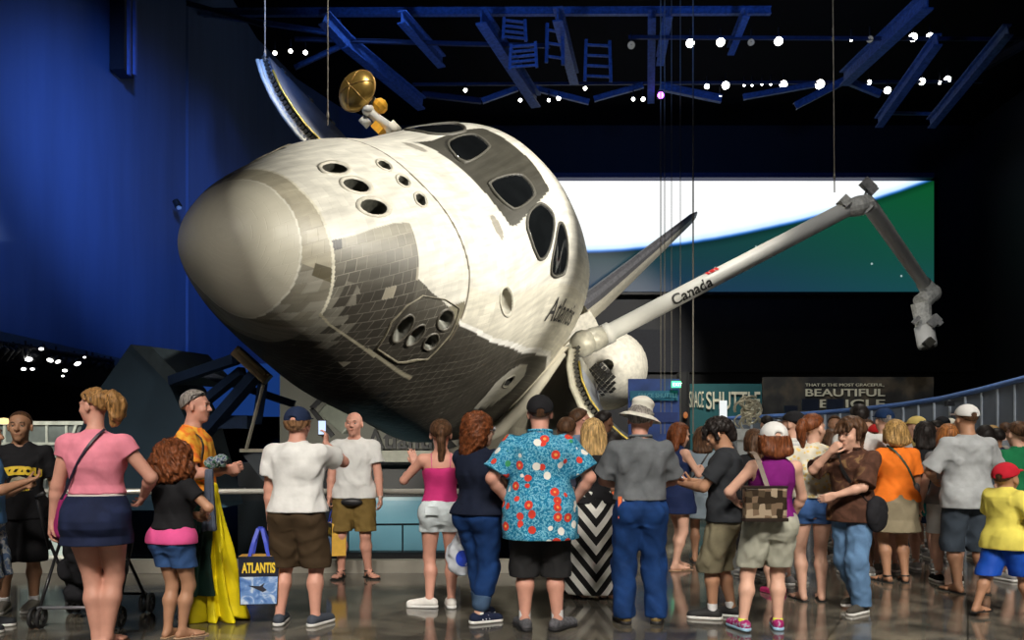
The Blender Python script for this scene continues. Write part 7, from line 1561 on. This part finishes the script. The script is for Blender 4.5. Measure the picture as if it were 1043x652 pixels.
K=(.012,.012,.014); W_=(.62,.62,.60); GR=(.28,.30,.32); NV=(.012,.02,.05); TN=(.25,.21,.14)
other('man with short brown hair and glasses just behind the tropical shirt man',590,417,1.80,-62,'m','brown','short',(.16,.22,.32),TN,glasses=True,skin='pink',d=9.0)
other('person with a brown bowl haircut tucked behind the tropical shirt man',577,426,1.66,-10,'m','brown','short',(.08,.10,.16),NV,d=8.35)
other('man with curly black hair between the blond woman and the hat man',615,419,1.77,-50,'m','black','short',(.03,.03,.035),TN,skin='brown',d=9.9)
other('youth in a bright orange tee half hidden by the hat man',624,441,1.56,-20,'m','black','short',(.90,.22,.08),(.30,.24,.13),skin='tan',d=8.5)
other('woman with a dark bob standing before the black pillar',741,433,1.64,70,'f','black','short',(.03,.035,.05),NV,skin='tan',d=11.2)
other('person dressed in black behind the woman in purple',768,438,1.60,20,'f','brown','long',K,K,bk='jeans',d=9.0)
other('man in a striped white tee and black cap looking left',808,420,1.75,28,'m','brown','buzz',pattern('thin_striped',f_stripes),(.22,.20,.15),cap=K,h=.011,d=8.5,head=(20,-6,0))
other('tall dark haired man in a white tee with a shoulder strap',875,413,1.85,0,'m','black','short',W_,(.03,.03,.04),skin='brown',fat=.12,h=.012,d=9.1,bk='shorts')
other('broad man in a blue cap and pale grey tee beside the orange tee woman',901,417,1.79,0,'m','grey','buzz',(.38,.39,.39),(.03,.045,.07),cap=(.01,.03,.09),fat=.2,h=.012,d=9.35)
other('woman with long dark hair all in black right of the orange tee',942,430,1.66,-12,'f','black','long',K,(.01,.12,.11),d=9.5,h=.012,bk='shorts',hem=.36)
p=other('woman in a grey top and white shorts left of the tall man in pale grey',966,433,1.62,-15,'f','ginger','bob',(.22,.24,.26),(.62,.63,.63),d=8.6,h=.012,hem=.31,shoe=K)
other('woman in a green tee with brown hair tied up at the right edge',1037,430,1.655,6,'f','brown','bun',(.01,.16,.06),K,d=8.7,h=.012)
FAR=[('small far man in a blue shirt left of the white cap woman',781,424,1.74,10,'m','black','short',(.02,.06,.22),NV,{}),
('small far person in dark red right of the far blue shirt',793,430,1.66,-20,'f','brown','long',(.14,.02,.03),K,{}),
('far man with a receding hairline before the curved wall',850,424,1.76,160,'m','brown','short',(.04,.05,.07),K,{'skin':'tan'}),
('far woman with tied brown hair beside the receding man',860,430,1.66,0,'f','brown','bun',(.20,.08,.05),TN,{}),
('far man raising a dark camera near the brown shirt boy',884,428,1.70,150,'m','brown','short',(.05,.05,.06),NV,{}),
('far child in a bright red cap',893,433,1.58,20,'m','brown','short',(.10,.12,.18),NV,{'cap':(.50,.02,.02)}),
('far woman with grey blond hair beside the red cap child',890,438,1.58,-10,'f','blond','bob',(.12,.12,.13),TN,{}),
('far man in a yellow ochre cap above the black dressed woman',934,425,1.76,40,'m','brown','buzz',(.22,.16,.05),TN,{'cap':(.62,.48,.16)}),
('far man in a dark green shirt left of the ochre cap',924,430,1.70,-10,'m','black','short',(.02,.07,.04),K,{}),
('far man with black hair and red shirt facing left',953,429,1.72,70,'m','black','short',(.45,.02,.03),K,{'skin':'tan'}),
('far man in a black cap behind the red shirt man',960,425,1.78,20,'m','black','buzz',(.05,.06,.09),NV,{'cap':K}),
('far person in a cream cap above the grey top woman',968,427,1.76,0,'m','grey','buzz',(.30,.30,.28),TN,{'cap':(.60,.56,.44)}),
('far woman in a royal blue top with auburn hair',957,437,1.60,-10,'f','auburn','bob',(.015,.05,.30),NV,{}),
('far woman with dark hair just right of the tall man in pale grey',1003,434,1.66,-10,'f','black','bob',(.05,.06,.08),K,{}),
('far man with black hair and navy shirt right of the dark haired woman',1015,437,1.66,10,'m','black','short',(.02,.03,.07),NV,{'skin':'tan'}),
('far woman with blond hair near the green tee woman',1011,434,1.68,-30,'f','gold','bob',(.28,.26,.22),TN,{}),
('far person in a grey hood behind the green tee woman',1024,431,1.74,0,'m','brown','short',(.16,.17,.18),K,{}),
('far woman with dark curls between orange tee and pale grey tee',948,441,1.54,10,'f','black','curly',(.10,.03,.08),K,{}),
('far youth in a white tee left of the blue cap man',884,441,1.56,-5,'m','brown','short',W_,NV,{}),
('far woman in a mustard top behind the ponytail woman',846,438,1.60,15,'f','brown','long',(.35,.22,.04),K,{})]
for i,(l,px,ty,H,yaw,sx,hr,hk,tp,bt,kw) in enumerate(FAR):
    d=[13,12,12.5,11.5,13.4,11,14.6,10.8,12.8,11.8,13.4,13.8,10.4,10.3,11.3,12.4,13.4,14.3,10.1,10.2][i]; other(l,px,ty,1.4+(455-ty)*d/850,yaw,sx,hr,hk,tp,bt,h=.018,d=d,**kw)
# --- stroller behind the woman in pink
st=empty('baby_stroller',(*foot(92,634),0),.05,'black folding baby stroller with four wheels behind the woman in pink','stroller')
bm=mat('black_tube',(.02,.02,.022),.35,.3); wm=mat('black_tyre',(.015,.015,.016),.6); gm=mat('grey_spokes',(.25,.25,.26),.4,.4)
for x in (-.30,.30):
    for y in (-.22,.38):
        for dx in (-.03,.03):
            w=empty('w',parent=st) ; bpy.data.objects.remove(w)
            mb=MB(); M_=Matrix.Translation((x+dx,y,.085))@Matrix.Rotation(math.pi/2,4,'Y'); mb.tube([M_@Vector((.068*math.cos(t),.068*math.sin(t),0)) for t in np.linspace(0,6.2832,21)],.016,8,False); wo=mb.build('wheel',wm,st,True)
            mb=MB(); mb.lathe([(0,-.012),(.022,-.010),(.022,.010),(0,.012)],12,M_)
            for k in range(5): t=k*1.2566; mb.beam(M_@Vector((0,0,0)),M_@Vector((.066*math.cos(t),.066*math.sin(t),0)),.008,.008)
            mb.build('wheel_hub',gm,wo)
    for a,b,n in (((x,-.22,.10),(x*.95,.10,.62),'frame_tube'),((x,.38,.10),(x*.9,-.10,.66),'frame_tube'),((x*.9,-.10,.60),(x*.85,-.32,1.02),'push_handle')):
        mb=MB(); mb.tube([a,b],.013,8); mb.build(n,bm,st,True)
    mb=MB(); mb.tube([(x*.85,-.32,1.02),(x*.6,-.36,1.05)],.018,8); mb.build('handle_grip',wm,st,True)
mb=MB(); mb.tube([(-.3,-.22,.16),(.3,-.22,.16)],.012,8); mb.build('axle_bar',mat('silver_bar',(.5,.5,.55),.3,.7),st,True)
mb=MB(); mb.tube([(-.3,.38,.16),(.3,.38,.16)],.012,8); mb.build('axle_bar',bm,st,True)
S=SDF((-.36,-.35,.12),(.36,.45,.98),.014); S.cone((-.16,.05,.42),(.16,.05,.42),.10,.10,.04); S.cone((-.16,-.12,.75),(.16,-.12,.75),.09,.09,.04); S.cone((0,.0,.45),(0,-.12,.75),.16,.16,.04); S.cone((-.15,.05,.22),(.15,.05,.22),.07,.07,.03); S.wrinkle(.015,.12,4); S.build('seat_sling',cloth('black_nylon',(.015,.015,.018)),st)
S=SDF((-.36,-.35,.62),(.36,.45,1.12),.014); S.ell((0,.06,.80),(.24,.22,.20),0); S.put(S.lo,S.lo+S.h*S.n,lambda x,y,z:.18-np.sqrt((x/1.1)**2+(y-.12)**2+(z-.76)**2)+0 if False else np.sqrt(x**2+(y-.14)**2+(z-.74)**2)-.17,0,'s'); S.build('canopy',cloth('dark_blue_canopy',(.02,.04,.09)),st)
